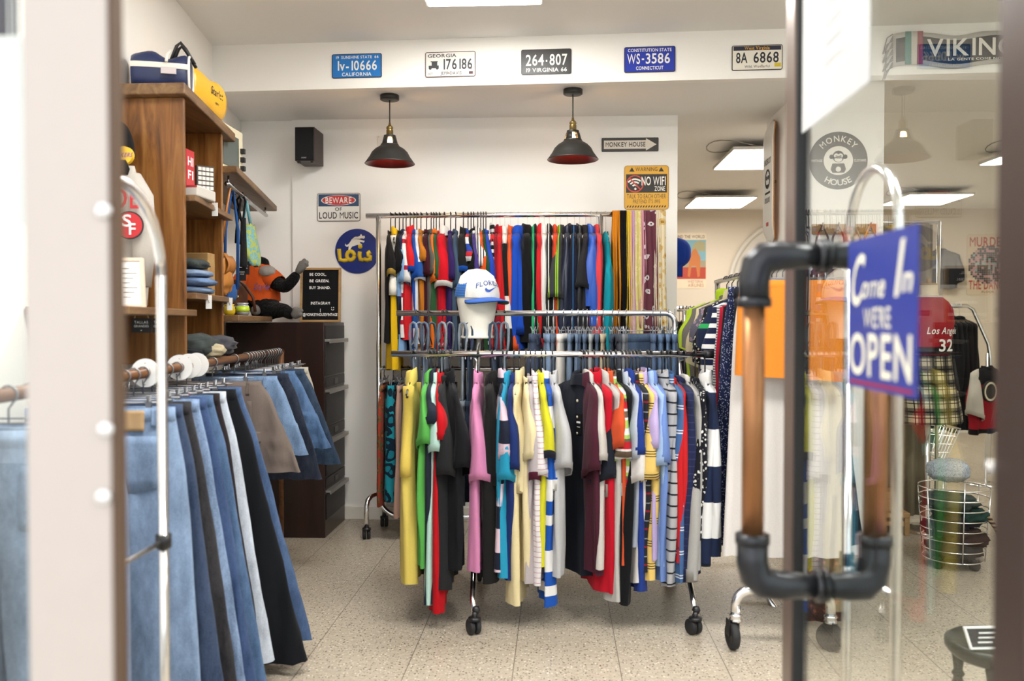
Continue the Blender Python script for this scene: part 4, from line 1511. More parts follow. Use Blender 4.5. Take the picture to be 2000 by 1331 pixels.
for g, short, x, yaw in place_tops(JK, 'tall rail', BY, BZ, .0155, WH, 'track_jacket', 'coat_hanger', 'jacket', 420):
    made[short] = g
SCF = [
    ('orange', 'plain orange scarf', 1203, 14, 655, '#eb9526'),
    ('black', 'thick plain black scarf', 1217, 20, 690, '#161515'),
    ('sunny yellow', 'sunny yellow scarf', 1228, 9, 700, '#f0cc3c'),
    ('lilac pink', 'lilac pink scarf', 1235, 10, 690, '#d5a8cb'),
    ('pale yellow', 'pale yellow printed scarf', 1246, 18, 690, ('flo', 26, [(0, '#cdb869'), (.16, '#e7dc9c'), (.4, '#ded089')])),
    ('dusty pink', 'dusty pink scarf', 1255, 9, 640, '#d9a0b0'),
    ('burgundy floral', 'burgundy scarf with white flowers', 1269, 25, 655, ('flo', 16, [(0, '#2b1d22'), (.1, '#d9cfd0'), (.26, '#6a3a46')])),
    ('sheer cream', 'sheer cream scarf', 1283, 9, 640, '#e2d4bf'),
    ('gold paisley', 'cream and gold paisley scarf', 1291, 17, 690, ('flo', 20, [(0, '#a87f3a'), (.2, '#d9b878'), (.42, '#eadbb9')])),
]
for i, (sh, word, px, wpx, hy, spec) in enumerate(SCF):
    x = P(px, 420, Y=BY).x
    L = zat(px, hy, BY - .03) - BZ
    nb = SCF[i - 1][0] if i else SCF[1][0]
    scarf('scarf', '%s folded over the tall rail beside the %s one' % (word, nb), (x, BY, BZ), 0, L, L * .8, spec, wpx / FPX * BY, seed=i, group='scarves on the tall rail')

# ---- things clipped on the lower bar of the tall rail
LOWR = [('orange floral skirt', 'orange and rust floral skirt', 750, 985, ('flo', 18, [(0, '#d8772e'), (.2, '#8f3c22'), (.38, '#6b6a3f'), (.5, '#b0452f')]), 10),
        ('teal floral skirt', 'teal skirt with navy floral squares', 768, 980, ('flo', 14, [(0, '#1d7f93'), (.28, '#12283a'), (.55, '#2295a6')]), 22),
        ('dusty pink trousers', 'dusty pink trousers', 784, 1005, '#c9a08e', 12),
        ('grey blue trousers', 'grey blue cotton trousers', 797, 1012, '#5b6c86', 14),
        ('dark floral skirt', 'dark green floral skirt', 884, 1000, ('flo', 24, [(0, '#3b5a56'), (.25, '#15191f')]), 20),
        ('black ruffled skirt', 'black ruffled skirt', 860, 990, '#19191d', 18)]
for i, (sh, word, px, hy, spec, wpx) in enumerate(LOWR):
    x = P(px, 720, Y=BY).x
    L = zat(px, hy, BY - .15) - LZ
    nb = LOWR[i - 1][0] if i else LOWR[1][0]
    trousers('skirt' if 'skirt' in sh else 'trousers', '%s on the low bar of the tall rail' % word, 'skirt' if 'skirt' in sh else 'trousers', (x, BY, LZ), .06, L, spec, Uw=.17, flare=.05, W=wpx / FPX * BY * .55, skirt='skirt' in sh, seed=50 + i, drop=-.1)
    h = thing('clip_hanger', 'black clip hanger on the low bar gripping the %s' % sh, 'hanger', (x, BY, LZ), .06, 0)
    clip_hanger(h, BH, .14, hook=.012)
    if 'group' in h:
        del h['group']

# ---- denim on the higher bar of the double rail
for i, (px, spec, L, sh) in enumerate([(813, '#7d93ad', 985, 'pale blue dungarees'), (836, '#5d6f88', 985, 'grey blue dungarees'), (864, '#70859f', 985, 'mid blue dungarees'), (871, '#8d97a4', 985, 'grey denim dungarees'),
                                        (905, '#9aa7b5', 985, 'faded dungarees'), (918, '#38506f', 985, 'dark blue dungarees'), (968, '#4a6486', 985, 'indigo dungarees'), (985, '#8a9bb0', 985, 'light wash dungarees')]):
    x = P(px, 612, Y=MY).x
    Lz = zat(px, L, MY - .2) - MZ
    nb = {'pale blue dungarees': 'grey blue pair'}.get(sh, 'pale blue pair')
    trousers('dungarees', '%s hanging by the straps on the higher bar of the double rail' % sh, 'dungarees', (x, MY, MZ), R(random.uniform(-5, 12)), Lz, ('den', spec), Uw=.18, W=.022, seed=80 + i, drop=-.42, bib=.24, group='denim on the higher bar')
    h = thing('coat_hanger', 'black hanger on the higher bar holding the %s' % sh, 'hanger', (x, MY, MZ), 0, 'black hangers on the higher bar')
    coat_hanger(h, BH, r=.003, wid=.13, top=-.09, hook=.0135)
DEN = [(1044, '#2c3f5f', 30, 'dark indigo jeans'), (1068, '#6f8fb4', 18, 'pale blue jeans'), (1080, '#4f6683', 14, 'mid grey blue jeans'), (1101, '#e3ded6', 20, 'white jeans'), (1117, '#6983a3', 15, 'stone washed jeans'), (1129, '#5c7797', 13, 'soft blue jeans'), (1139, '#35506f', 11, 'slim dark jeans'),
       (1147, '#4d6789', 11, 'bright indigo jeans'), (1156, '#a5abad', 12, 'grey jeans'), (1166, '#3c577a', 11, 'deep blue jeans'), (1178, '#b6a98f', 14, 'beige cotton jeans'), (1196, '#1f3a57', 12, 'navy jeans'), (1208, '#3a4250', 20, 'charcoal faded jeans'), (1223, '#7b8087', 16, 'ash grey jeans'),
       (1258, '#3d5878', 42, 'wide blue jeans turned to show their front'), (1275, '#44628a', 14, 'blue jeans with orange seams'), (1290, '#4d719c', 20, 'clear blue jeans'), (1306, '#557ba6', 14, 'light indigo jeans'), (1318, '#4b6f99', 16, 'blue jeans at the curved corner')]
for i, (px, spec, wpx, sh) in enumerate(DEN):
    x = P(px, 612, Y=MY).x
    wide = wpx > 40
    Lz = -.95
    yw = -1.05 if wide else R(random.uniform(-9, -2) if px > 1089 else random.uniform(-2, 8))
    trousers('jeans', '%s on the higher bar of the double rail' % sh, 'jeans', (x, MY, MZ), yw, Lz, ('den', spec) if spec not in ('#e3ded6', '#b6a98f') else spec, Uw=.165, W=max(.014, wpx / FPX * 4.0 * .5), seed=110 + i, drop=-.105, detail=wide or wpx >= 18, pocket=('den', spec) if wide else None, side=1 if px < 1089 else -1, group='denim on the higher bar')
    h = thing('clip_hanger', 'silver clip hanger on the higher bar gripping the %s' % sh.split(' turned')[0].split(' at ')[0], 'hanger', (x, MY, MZ), yw, 'clip hangers on the higher bar')
    clip_hanger(h, CLIPM, .14, top=-.085, hook=.0135)
# ------------------------------------------------------------------ left side: shelves, cabinet, denim rail


def bundle(parent, name, c, s, m, seed=0, e=.66, rot=0.0, amp=.12, n=18, world=True):
    """a soft folded or rolled piece of cloth"""
    mb = MB()
    rings = []
    M = Matrix.Rotation(rot, 3, 'Z')
    for i in range(1, n):
        ph = -PI / 2 + PI * i / n
        ring = []
        for j in range(2 * n):
            th = 2 * PI * j / (2 * n)
            f = lambda v, k: math.copysign(abs(v) ** k, v)
            d = Vector((f(math.cos(ph), e) * f(math.cos(th), e), f(math.cos(ph), e) * f(math.sin(th), e), f(math.sin(ph), .8)))
            k = 1 + amp * noise.noise(Vector((d.x * 2.2 + seed, d.y * 2.2, d.z * 3.5))) + amp * .5 * noise.noise(Vector((d.x * 6, d.y * 6 + seed, d.z * 7)))
            ring.append(Vector(c) + M @ Vector((d.x * s[0] * k, d.y * s[1] * k, d.z * s[2] * k)))
        rings.append(ring)
    mb.loft(rings, True, True)
    return obj(name, mb, m, parent, True, world=world)


def edge_x(y, o=0.0):
    return -1.493 - .158 * (y - 3.4) + o


def board(y0, y1, z0, z1, o=0.0):
    return MB().prism([(wall_x(y0) + .004, y0), (edge_x(y0, o), y0), (edge_x(y1, o), y1), (wall_x(y1) + .004, y1)], ZF, z0, z1)


t = thing('bookcase', 'tall open wooden bookcase against the long wall with bags on top', 'bookcase', (-1.65, 3.7, 1.13))
for y in (3.4, 4.05):
    obj('side_panel', board(y, y + .03, 1.13, 2.2), SHELFW, t, bevel=.003)
obj('top_board', board(3.35, 4.27, 2.2, 2.245, .02), BOARDW, t, bevel=.005)
for z in (1.79, 1.395, 1.13):
    obj('shelf', board(3.43, 4.11, z, z + .025, .04 if z > 1.2 else .0), BOARDW, t, bevel=.003)
obj('shelf', board(2.6, 3.4, 1.325, 1.35, .05), BOARDW, t, bevel=.003)
obj('back_panel', MB().prism([(wall_x(3.43) + .004, 3.43), (wall_x(3.43) + .014, 3.43), (wall_x(4.05) + .014, 4.05), (wall_x(4.05) + .004, 4.05)], ZF, 1.13, 2.2), SHELFW, t)

t = thing('wall_shelf', 'upper wooden wall shelf carrying the old television with a rod below', 'shelf', (-1.7, 4.8, 2.02))
b = MB().prism([(wall_x(4.08) + .002, 4.08), (-1.53, 4.08), (-1.805, 5.5), (wall_x(5.5) + .002, 5.5)], ZF, 2.015, 2.05)
obj('board', b, BOARDW, t, bevel=.005)
ra, rb = P(443, 359, Y=4.12), P(520, 421, Y=5.35)
obj('hanging_rod', MB().tube([ra, rb], .012, 12), STEEL, t, True)
for k in (.03, .97):
    q = ra.lerp(rb, k)
    obj('rod_hanger', MB().tube([q, (q.x, q.y, 2.016)], .005, 8), STEEL, t, True)
t = thing('wall_shelf', 'lower wooden wall shelf carrying the mugs and the brown handbag', 'shelf', (-1.7, 4.8, 1.3))
obj('board', MB().prism([(wall_x(4.09) + .002, 4.09), (-1.53, 4.09), (-1.735, 5.19), (wall_x(5.19) + .002, 5.19)], ZF, 1.303, 1.335), BOARDW, t, bevel=.005)

# dark wooden card cabinet
q = P(635, 1052, Z=0)
cx1, cy0, cy1 = q.x, q.y, 5.6
cz = 1.3
cx0 = wall_x(cy0) + .02
t = thing('filing_cabinet', 'tall dark brown wooden cabinet with black drawers in the corner', 'cabinet', ((cx0 + cx1) / 2, cy0, 0))
DARKW = wood('#24110c', '#321a12', '#3f2318', .35, 2, .5)
obj('body', MB().box((cx0, cy0, 0), (cx1, cy1, cz)), DARKW, t, bevel=.004)
zs = [zat(648, y, 5.4) for y in (664, 758, 851, 945, 1025)]
FF = Fr((cx1, cy0, 0), (0, 1, 0), (0, 0, 1))
wd = cy1 - cy0
obj('top_drawer', MB().fbox(FF, .02, wd - .02, zs[0] + .01, cz - .02, -.01, .006), plain('#1d1b1c', .5), t)
for i in range(4):
    z1, z0 = zs[i] - .006, zs[i + 1] + .006
    dr = obj('drawer', MB().fbox(FF, .02, wd - .02, z0 + .085, z1 - .012, -.01, .006), plain('#1a1819', .5), t, bevel=.002)
    if i < 3:
        obj('label_front', MB().fbox(FF, .02, wd - .02, z0 + .016, z0 + .075, -.01, .006), plain('#252223', .5), dr)
        obj('label_holder', MB().fbox(FF, wd * .42, wd * .58, z0 + .025, z0 + .06, .006, .01), plain('#4b4744', .4, .6), dr)
for z in zs[:4]:
    obj('ledge_handle', MB().fbox(FF, .02, wd - .02, z - .006, z + .008, 0, .032).fbox(FF, .02, wd - .02, z - .016, z - .004, .026, .032), plain('#a9a5a0', .35, .7), t)

# letter board on the cabinet
LB = Fr(P(586, 631, Y=5.33), (1, 0, 0), (0, .06, 1))
lw, lh = 81 / FPX * 5.33, 108 / FPX * 5.33
LB.o.z = cz + .001
t = thing('letter_board', 'black felt letter board in a pine frame standing on the dark cabinet', 'letter board', LB.o)
fw = .014
b = MB().fbox(LB, 0, lw, 0, fw, -.012, .008).fbox(LB, 0, lw, lh - fw, lh, -.012, .008).fbox(LB, 0, fw, fw, lh - fw, -.012, .008).fbox(LB, lw - fw, lw, fw, lh - fw, -.012, .008)
obj('frame', b, PINE, t, bevel=.002)
obj('felt', MB().fbox(LB, fw, lw - fw, fw, lh - fw, -.01, 0), fabric(('hs', .006, [(0, '#141415'), (.6, '#1f1f21')])), t)
b = MB()
for s, cy, w in (('BE COOL,', .855, .42), ('BE GREEN.', .735, .5), ('BUY 2HAND.', .61, .53)):
    b.text(s, LB, lw * .22, lh * cy, .0165, .0015, w=lw * w, align='l')
b.text('INSTAGRAM', LB, lw * .5, lh * .325, .0165, .0015, w=lw * .48)
b.text('|', LB, lw * .5, lh * .2, .016, .0015)
b.text('@MONKEYHOUSEVINTAGE', LB, lw * .5, lh * .115, .0165, .0015, w=lw * .86)
b.disc(LB, lw * .78, lh * .27, .0025, 0, .002, 10).disc(LB, lw * .83, lh * .27, .0025, 0, .002, 10).ring(LB, lw * .805, lh * .245, .007, .0095, .0, .002, 14, PI, 2 * PI)
obj('lettering', b, plain('#f3f1ec', .5), t)

# wooden dowel rail for denim
def rail_x(y):
    return -1.34 - .1078 * (y - 2.67)


RZ = 1.134
DOWEL = wood('#6b4020', '#8a5a34', '#a97548', .4, 1)
t = thing('wooden_rail', 'long wooden dowel rail on legs along the wall hung with denim', 'clothes rail', (rail_x(3.5), 3.5, 0))
obj('dowel', MB().tube([(rail_x(1.8), 1.8, RZ), (rail_x(4.87), 4.87, RZ)], .017, 14), DOWEL, t, True)
for y in (1.82, 4.85):
    obj('leg', MB().tube([(rail_x(y), y, 0), (rail_x(y), y, RZ)], [.012, .019], 14), DOWEL, t, True)

YR = -PI / 2 + .107
JE = [
    (1.92, 'den', '#9db8dc', .21, .02, .0, -1.08, 'very pale blue jeans', dict(detail=True, pocket=1)),
    (2.02, 'den', '#7d9cc6', .21, .02, .0, -1.06, 'worn sky blue jeans', {}),
    (2.42, 'den', '#86a6cf', .21, .02, .05, -1.08, 'pale blue jeans with leather patch', dict(detail=True, pocket=1, patch=(.07, .13))),
    (2.51, 'den', '#31496f', .2, .06, .06, -1.06, 'slate blue jeans', {}),
    (2.59, 'den', '#2c2a30', .2, .06, .08, -1.07, 'charcoal black jeans', {}),
    (2.67, 'acid', '#7d9dc9', .2, .06, .08, -1.07, 'acid washed jeans', dict(detail=True, pocket=1)),
    (2.75, 'den', '#2f5287', .2, .06, .09, -1.07, 'medium blue jeans', dict(detail=True)),
    (2.83, 'den', '#466f9f', .2, .06, .1, -1.06, 'stonewashed blue jeans', dict(detail=True)),
    (2.90, 'str', '#2d2528', .2, .04, .09, -1.05, 'dark trousers with a red stripe', {}),
    (2.98, 'den', '#c9d5e8', .2, .05, .1, -1.05, 'bleached white blue jeans', dict(detail=True, pocket=1)),
    (3.08, 'pl', '#17191e', .21, .1, .14, -1.08, 'wide black jeans', {}),
    (3.19, 'den', '#3d6091', .2, .1, .15, -1.05, 'wide medium indigo jeans', {}),
    (3.52, 'pl', '#7d7069', .2, .07, .08, -.46, 'taupe cargo shorts', dict(cargo='#7b6e67', pocket=1, detail=True)),
    (3.86, 'den', '#7297c4', .19, .06, .07, -.44, 'light denim shorts', dict(detail=True)),
    (4.06, 'den', '#17243d', .2, .07, .08, -.58, 'dark navy denim skirt', dict(skirt=True)),
    (4.27, 'den', '#4b77ab', .19, .08, .09, -.46, 'bright blue denim shorts', dict(detail=True)),
    (4.47, 'den', '#274363', .2, .08, .1, -.58, 'deep blue denim shorts', dict(detail=True)),
    (4.64, 'pl', '#cfc8b6', .19, .04, .05, -.6, 'cream cotton shorts', {}),
]
for i, (y, kind, hx, uw, fl, uc, L, sh, o) in enumerate(JE):
    o = dict(o)
    spec = hx if kind == 'pl' else ('den', hx, .62) if kind == 'acid' else ('den', hx) if kind == 'den' else ('hs', 2.0, [(0, hx), (.05, '#b81f2c'), (.062, hx), (.938, hx)], 1)
    if o.get('pocket') == 1:
        o['pocket'] = spec
    nb = JE[i - 1][7] if i else JE[1][7]
    nm = 'skirt' if 'skirt' in sh else 'shorts' if 'shorts' in sh else 'trousers' if 'trousers' in sh else 'jeans'
    trousers(nm, '%s on the wooden rail by the %s' % (sh, nb.split(' with')[0]), nm, (rail_x(y), y, RZ), YR, L, spec, Uw=uw, flare=fl, ucen=uc, W=.034, seed=200 + i, drop=-.085, crotch=.26 if L < -.8 else .2, side=1, group='denim on the wooden rail', lean=.0, **o)
    h = thing('clip_hanger', 'steel clip hanger on the wooden rail gripping the %s' % sh.split(' with')[0], 'hanger', (rail_x(y), y, RZ), YR, 'clip hangers on the wooden rail')
    clip_hanger(h, CLIPM, .17, top=-.066, hook=.017)
for k, y in enumerate((4.12, 4.17, 4.22, 4.33, 4.38, 4.53, 4.58, 4.7, 4.75, 4.79)):
    h = thing('clip_hanger', 'spare steel clip hanger bunched at the end of the wooden rail', 'hanger', (rail_x(y), y, RZ), YR + .04 * ((k * 7) % 5 - 2), 'clip hangers on the wooden rail')
    clip_hanger(h, CLIPM, .15, top=-.068, hook=.017)
for y, s, lab in ((2.77, 'L', 'white size disc lettered L on the wooden rail'), (3.11, 'M', 'white size disc lettered M on the wooden rail'), (3.215, 'S', 'white size disc lettered S beside the M disc on the wooden rail'), (3.31, 'S', 'white size disc lettered S farthest along the wooden rail')):
    fr = Fr((rail_x(y), y, RZ), (math.cos(.107), math.sin(.107), 0), (0, 0, 1))
    t = thing('size_disc', lab, 'size marker', fr.o, 0, 'size discs on the wooden rail')
    obj('disc', MB().ring(fr, 0, 0, .0175, .047, -.001, .001), plain('#f1f0ee', .5), t)
    obj('lettering', MB().text(s, fr, -.005, -.04, .017, .0018, bold=0).text('-', fr, 0, .028, .012, .0018, bold=0), INK, t)

# chrome arch ends near the street window


def arch_rail(name, label, X, yn, yf, zt, X2, zb):
    t = thing(name, label, 'clothes rail', (X, (yn + yf) / 2, 0))
    r = (yf - yn) / 2
    for xx in (X, X2):
        pts = [(xx, yf, .0), (xx, yf, zt - r)] + arc_pts((xx, (yn + yf) / 2, zt - r), r, 0, PI, (0, 1, 0), (0, 0, 1), 14) + [(xx, yn, zt - r), (xx, yn, 0)]
        e = obj('arch_frame', MB().tube(pts, .0115, 14), CHROME, t, True)
        obj('clamp', MB().tube([(xx, yf, zb - .015), (xx, yf, zb + .015)], .017, 12), BLACKP, e, True)
        obj('brace', MB().tube([(xx, yf, zb), (xx, yn, zb)], .007, 10), CHROME, e, True)
    obj('link_bar', MB().tube([(X, yf, .22), (X2, yf, .22)], .0115, 12), CHROME, t, True)
    return t


xa = P(318, 900, Y=1.86).x
arch_rail('arched_rail', 'chrome arched clothes rail end beside the pale door post', xa, 1.5, 1.86, zat(232, 352, 1.68), xa - .5, zat(310, 1057, 1.86))
xa = P(1655, 900, Y=2.09).x
arch_rail('arched_rail', 'chrome arched clothes rail end behind the glass door', xa, 1.79, 2.09, zat(1712, 330, 1.94), xa + .55, zat(1650, 1092, 2.09))

# ---- on the bookcase
q = P(296, 180, Y=3.55)
bx0, bx1 = -1.745, P(360, 150, Y=3.45).x
t = thing('duffel_bag', 'navy blue duffel bag with white band on the top of the bookcase', 'bag', ((bx0 + bx1) / 2, 3.52, 2.245))


def duffel(t, x0, x1, y, z, ry, h, m, along='x', dent=.03, n=22, rows=15):
    rings = []
    for i in range(rows):
        s = i / (rows - 1)
        k = .9 + .1 * math.sin(PI * s) ** .4
        ring = []
        for j in range(n):
            th = 2 * PI * j / n
            cy, sz = math.copysign(abs(math.cos(th)) ** .7, math.cos(th)), math.copysign(abs(math.sin(th)) ** .75, math.sin(th))
            zz = (sz * .5 + .5) * h * (k if sz > 0 else 1)
            if sz > 0:
                zz -= dent * math.exp(-((s - .6) / .18) ** 2) * sz
            zz += .006 * math.sin(9 * s + 2 * th)
            yy = cy * ry * k
            a = x0 + (x1 - x0) * s
            ring.append(Vector((a, y + yy, z + zz)) if along == 'x' else Vector((y + yy, a, z + zz)))
        rings.append(ring)
    o = obj('body', MB().loft(rings, True, True), m, t, True)
    return rings, o


NAVY = plain('#25315a', .4, name='navy_vinyl')
bx1 -= .015
rings, bo = duffel(t, bx0, bx1, 3.53, 2.247, .085, .168, NAVY)
WV = plain('#ece7dd', .45, name='white_vinyl')
obj('piping', MB().tube([p + Vector((.002, 0, 0)) for p in rings[-1]], .005, 8, closed=True), WV, bo, True)
zb = 2.247 + .085
band = MB()
for lo, hi in ((zb, zb + .022),):
    vs = []
    for rg in rings:
        f = min(rg, key=lambda p: (p.z - lo) ** 2 + (0 if p.y < 3.53 else 9))
        vs.append([Vector((f.x, f.y - .003, lo)), Vector((f.x, f.y - .006, lo + .011)), Vector((f.x, f.y - .003, hi))])
    band.loft(vs, closed=False)
obj('band', band, WV, bo, True)
xm = bx0 + (bx1 - bx0) * .55
obj('label_patch', MB().box((xm + .0, 3.412, zb - .03), (xm + .058, 3.418, zb - .004)), plain('#c9bfc0', .4), bo)
obj('zip_pull', MB().tube([(xm + .02, 3.42, zb + .02), (xm + .022, 3.43, zb + .05), (xm + .03, 3.46, zb + .075)], .006, 8), WV, bo, True)
for dy in (-.03, .02):
    obj('handle', MB().tube([(xm + .02, 3.53 + dy, 2.36), (xm + .05, 3.53 + dy, 2.44), (xm + .065, 3.53 + dy, 2.455), (xm + .085, 3.53 + dy, 2.43), (xm + .12, 3.53 + dy, 2.37)], .007, 8), BLACKP, bo, True)
t.rotation_euler.z = R(17)
t = thing('sports_bag', 'bright yellow vinyl bag behind the navy duffel on the bookcase', 'bag', (-1.66, 3.98, 2.245))
YEL = plain('#e8b01c', .35, name='yellow_vinyl')
rings, bo = duffel(t, 3.7, 4.08, -1.655, 2.247, .085, .2, YEL, 'y', .03)
fr = Fr((-1.57, 3.84, 2.34), (-.03, 1, 0), (0, 0, 1))
obj('lettering', MB().text('Starlet', fr, .1, -.0, .035, .003, w=.15, shear=.2).text('sport', fr, .1, -.035, .012, .003), INK, bo)

# red boxes and a small console on the upper shelf
z0 = 1.816
t = thing('boxed_game', 'red box with white lettering on the upper bookcase shelf', 'box', (-1.6, 3.55, z0))
bx = P(350, 345, Y=3.5).x
obj('carton', MB().box((bx - .1, 3.5, z0 + .05), (bx + .03, 3.58, z0 + .2)), plain('#b5222c', .4), t)
fr = Fr((bx + .0302, 3.5, z0 + .05), (0, 1, 0), (0, 0, 1))
obj('lettering', MB().text('HI', fr, .04, .085, .035, .001, w=.06).text('FI', fr, .04, .03, .035, .001, w=.06), PAPER, t)
t = thing('book', 'black and white grid covered book leaning beside the red box', 'book', (bx + .05, 3.62, z0))
fr = Fr((bx + .032, 3.6, z0 + .04), (.72, .7, 0), (0, 0, 1))
obj('cover', MB().fbox(fr, 0, .075, 0, .11, -.02, 0), plain('#38302e', .5), t)
b = MB()
for i in range(4):
    for j in range(5):
        b.fbox(fr, .006 + i * .017, .02 + i * .017, .01 + j * .02, .024 + j * .02, 0, .001)
obj('print', b, plain('#d8d2ca', .5), t)
t = thing('game_console', 'small grey console lying under the red box on the shelf', 'console', (bx, 3.55, z0))
obj('case', MB().box((bx - .1, 3.47, z0), (bx + .09, 3.66, z0 + .045)), plain('#c2bcb4', .5), t, bevel=.006)
obj('red_stripe', MB().box((bx - .1, 3.468, z0 + .036), (bx + .088, 3.469, z0 + .044)), plain('#a82a30', .5), t)
obj('button', MB().box((bx + .0, 3.463, z0 + .008), (bx + .02, 3.47, z0 + .026)), INK, t)

# folded clothes
z = 1.421
for k, (c_, dx, s_, lab) in enumerate((('#6e8fba', 0, (.1, .12, .018), 'light blue folded jeans at the bottom of the pile on the bookcase'),
                                      ('#5a7dae', .015, (.1, .12, .02), 'blue folded jeans second in the pile on the bookcase'),
                                      ('#7b97bd', .0, (.095, .12, .018), 'faded folded jeans third in the pile on the bookcase'),
                                      ('#2e3a38', -.01, (.09, .12, .025), 'dark green folded trousers topping the pile on the bookcase'))):
    q = Vector((edge_x(3.75) - .075 + dx, 3.72, z + s_[2]))
    t = thing('folded_jeans', lab, 'jeans', (q.x, q.y, z), 0, 'folded clothes on the bookcase')
    bundle(t, 'cloth', q, s_, fabric(('den', c_)), seed=k * 3.1)
    z += s_[2] * 1.95
t = thing('wooden_box', 'small pine box behind the pile of folded jeans', 'box', (edge_x(3.9) - .1, 3.95, 1.421))
obj('case', MB().box((edge_x(3.9) - .17, 3.9, 1.421), (edge_x(3.9) - .03, 3.98, 1.62)), PINE, t, bevel=.004)
for k, (px, py, yy, s_, c_, lab) in enumerate(((382, 668, 3.62, (.09, .12, .05), '#4a504f', 'grey green crumpled trousers on the lowest bookcase shelf'),
                                              (420, 672, 3.85, (.09, .11, .045), '#57565c', 'grey crumpled trousers on the lowest bookcase shelf'),
                                              (362, 690, 3.5, (.07, .05, .02), '#23242a', 'black folded garment under the crumpled grey trousers'))):
    q = P(px, py, Y=yy)
    t = thing('crumpled_trousers', lab, 'trousers', (q.x, q.y, 1.155))
    q.z = 1.152 + s_[2] * .95
    bundle(t, 'cloth', q, s_, fabric(c_), seed=20 + k * 3.3, amp=.22, rot=.3, e=.75)
for k, (px, py, yy, c_, lab) in enumerate(((412, 720, 3.7, '#cdbf9f', 'beige rolled trousers lying at the foot of the bookcase'),)):
    q = P(px, py, Y=3.6)
    t = thing('rolled_trousers', lab, 'trousers', (q.x, q.y, q.z - .03))
    q.z = 1.152 + .03
    q.x -= .03
    bundle(t, 'cloth', q, (.09, .035, .03), fabric(c_), seed=31, amp=.15)

# white paper price tags on shelf edges
for px, py, yy, lab in ((390, 409, 3.74, 'white paper tag hanging from the upper bookcase shelf'), (390, 590, 3.62, 'white paper tag hanging from the middle bookcase shelf near the jeans'), (432, 594, 4.02, 'white paper tag hanging from the middle bookcase shelf near the mugs')):
    q = P(px, py, Y=yy)
    q.x = max(q.x, edge_x(yy, .042))
    t = thing('price_tag', lab, 'tag', q, 0, 'paper tags on the bookcase')
    ztop = 1.8 if py < 500 else 1.41
    obj('card', MB().box((q.x - .013, yy - .001, q.z - .03), (q.x + .013, yy + .001, q.z + .028)), PAPER, t)
    obj('string', MB().tube([(q.x, yy, q.z + .028), (q.x - .002, yy, max(ztop, q.z + .03))], .001, 5), PAPER, t)
    obj('lettering', MB().text('S', Fr((q.x, yy - .001, q.z), (1, 0, 0), (0, 0, 1)), 0, -.006, .012, .0008, bold=0), INK, t)

# old television and toys on the wall shelf
t = thing('television', 'small cream cased old television on the upper wall shelf', 'television', (-1.7, 4.32, 2.05))
tx = P(447, 280, Y=4.3).x
CREAM = plain('#d9cfae', .5)
obj('case', MB().box((tx - .22, 4.17, 2.052), (tx - .02, 4.5, 2.3)), CREAM, t, bevel=.012)
TF = Fr((tx - .02, 4.17, 2.052), (0, 1, 0), (0, 0, 1))
obj('bezel', MB().fbox(TF, .004, .326, .004, .244, 0, .02), plain('#e0d7ba', .5), t, bevel=.006)
obj('screen', MB().fbox(TF, .05, .26, .035, .2, .018, .024), plain('#4d5a58', .15), t, bevel=.006)
for k in range(3):
    obj('knob', MB().fbox(TF, .285, .31, .04 + k * .045, .065 + k * .045, .02, .04), INK, t)
b = MB()
for i in range(3):
    for j in range(4):
        b.fbox(TF, .008 + j * .008, .014 + j * .008, .16 + i * .018, .172 + i * .018, .02, .024)
obj('speaker_slots', b, INK, t)
for k, (px, py, yy, s_, c_, nm, lab) in enumerate(((463, 318, 4.62, (.022, .022, .035), '#3f7a36', 'toy_figure', 'green toy figure beside the television on the wall shelf'),
                                                  (474, 330, 4.75, (.025, .03, .03), '#3d7fc0', 'toy_figure', 'blue round toy on the wall shelf past the green figure'),
                                                  (484, 348, 4.9, (.025, .03, .028), '#b98668', 'toy_figure', 'brown toy on the wall shelf past the blue one'),
                                                  (494, 366, 5.1, (.025, .035, .022), '#e6e2dc', 'toy_figure', 'white toy on the wall shelf past the brown one'),
                                                  (503, 378, 5.25, (.025, .03, .02), '#2f6a50', 'toy_figure', 'dark green toy at the far end of the wall shelf'))):
    q = P(px, py, Y=yy)
    t = thing(nm, lab, 'toy', (q.x, yy, 2.05))
    q.z = 2.05 + s_[2]
    bundle(t, 'body', q, s_, plain(c_, .4), seed=60 + k, e=.9)
    bundle(t, 'head', q + Vector((0, -.005, s_[2] * 1.1)), (s_[0] * .6, s_[1] * .55, s_[2] * .5), plain('#d8cfc6' if k % 2 else c_, .4), seed=70 + k, e=1)

# bags hanging from the rod
def on_rod(k):
    return ra.lerp(rb, k)


q = on_rod(.42)
t = thing('crochet_bag', 'turquoise and lime crochet bag hanging from the rod', 'bag', (q.x, q.y, q.z))
m = fabric(('flo', 40, [(0, '#8fc8d2'), (.3, '#7db9c9'), (.5, '#b9c86a')]))
rings = []
for i in range(14):
    s = i / 13
    hw = .045 + .055 * sm(s * 1.4) - .05 * max(0, s - .8) * 3
    z = q.z - .14 - .22 * s
    rings.append([Vector((q.x + .01 + .02 * s + .03 * math.sin(2 * PI * j / 20) + .004 * math.sin(5 * j), q.y + hw * math.cos(2 * PI * j / 20) + .03 * s, z + .008 * math.cos(6 * PI * j / 10))) for j in range(20)])
obj('pouch', MB().loft(rings, False, True), m, t, True)
obj('strap', MB().tube([(q.x + .01, q.y - .05, q.z - .15), (q.x, q.y - .02, q.z - .04), (q.x, q.y, q.z + .013), (q.x, q.y + .02, q.z - .04), (q.x + .01, q.y + .05, q.z - .15)], .009, 8), fabric('#86c5cf'), t, True)
q = on_rod(.3)
t = thing('black_pouch', 'black fabric pouch with long loop straps hanging from the rod', 'bag', (q.x, q.y, q.z))
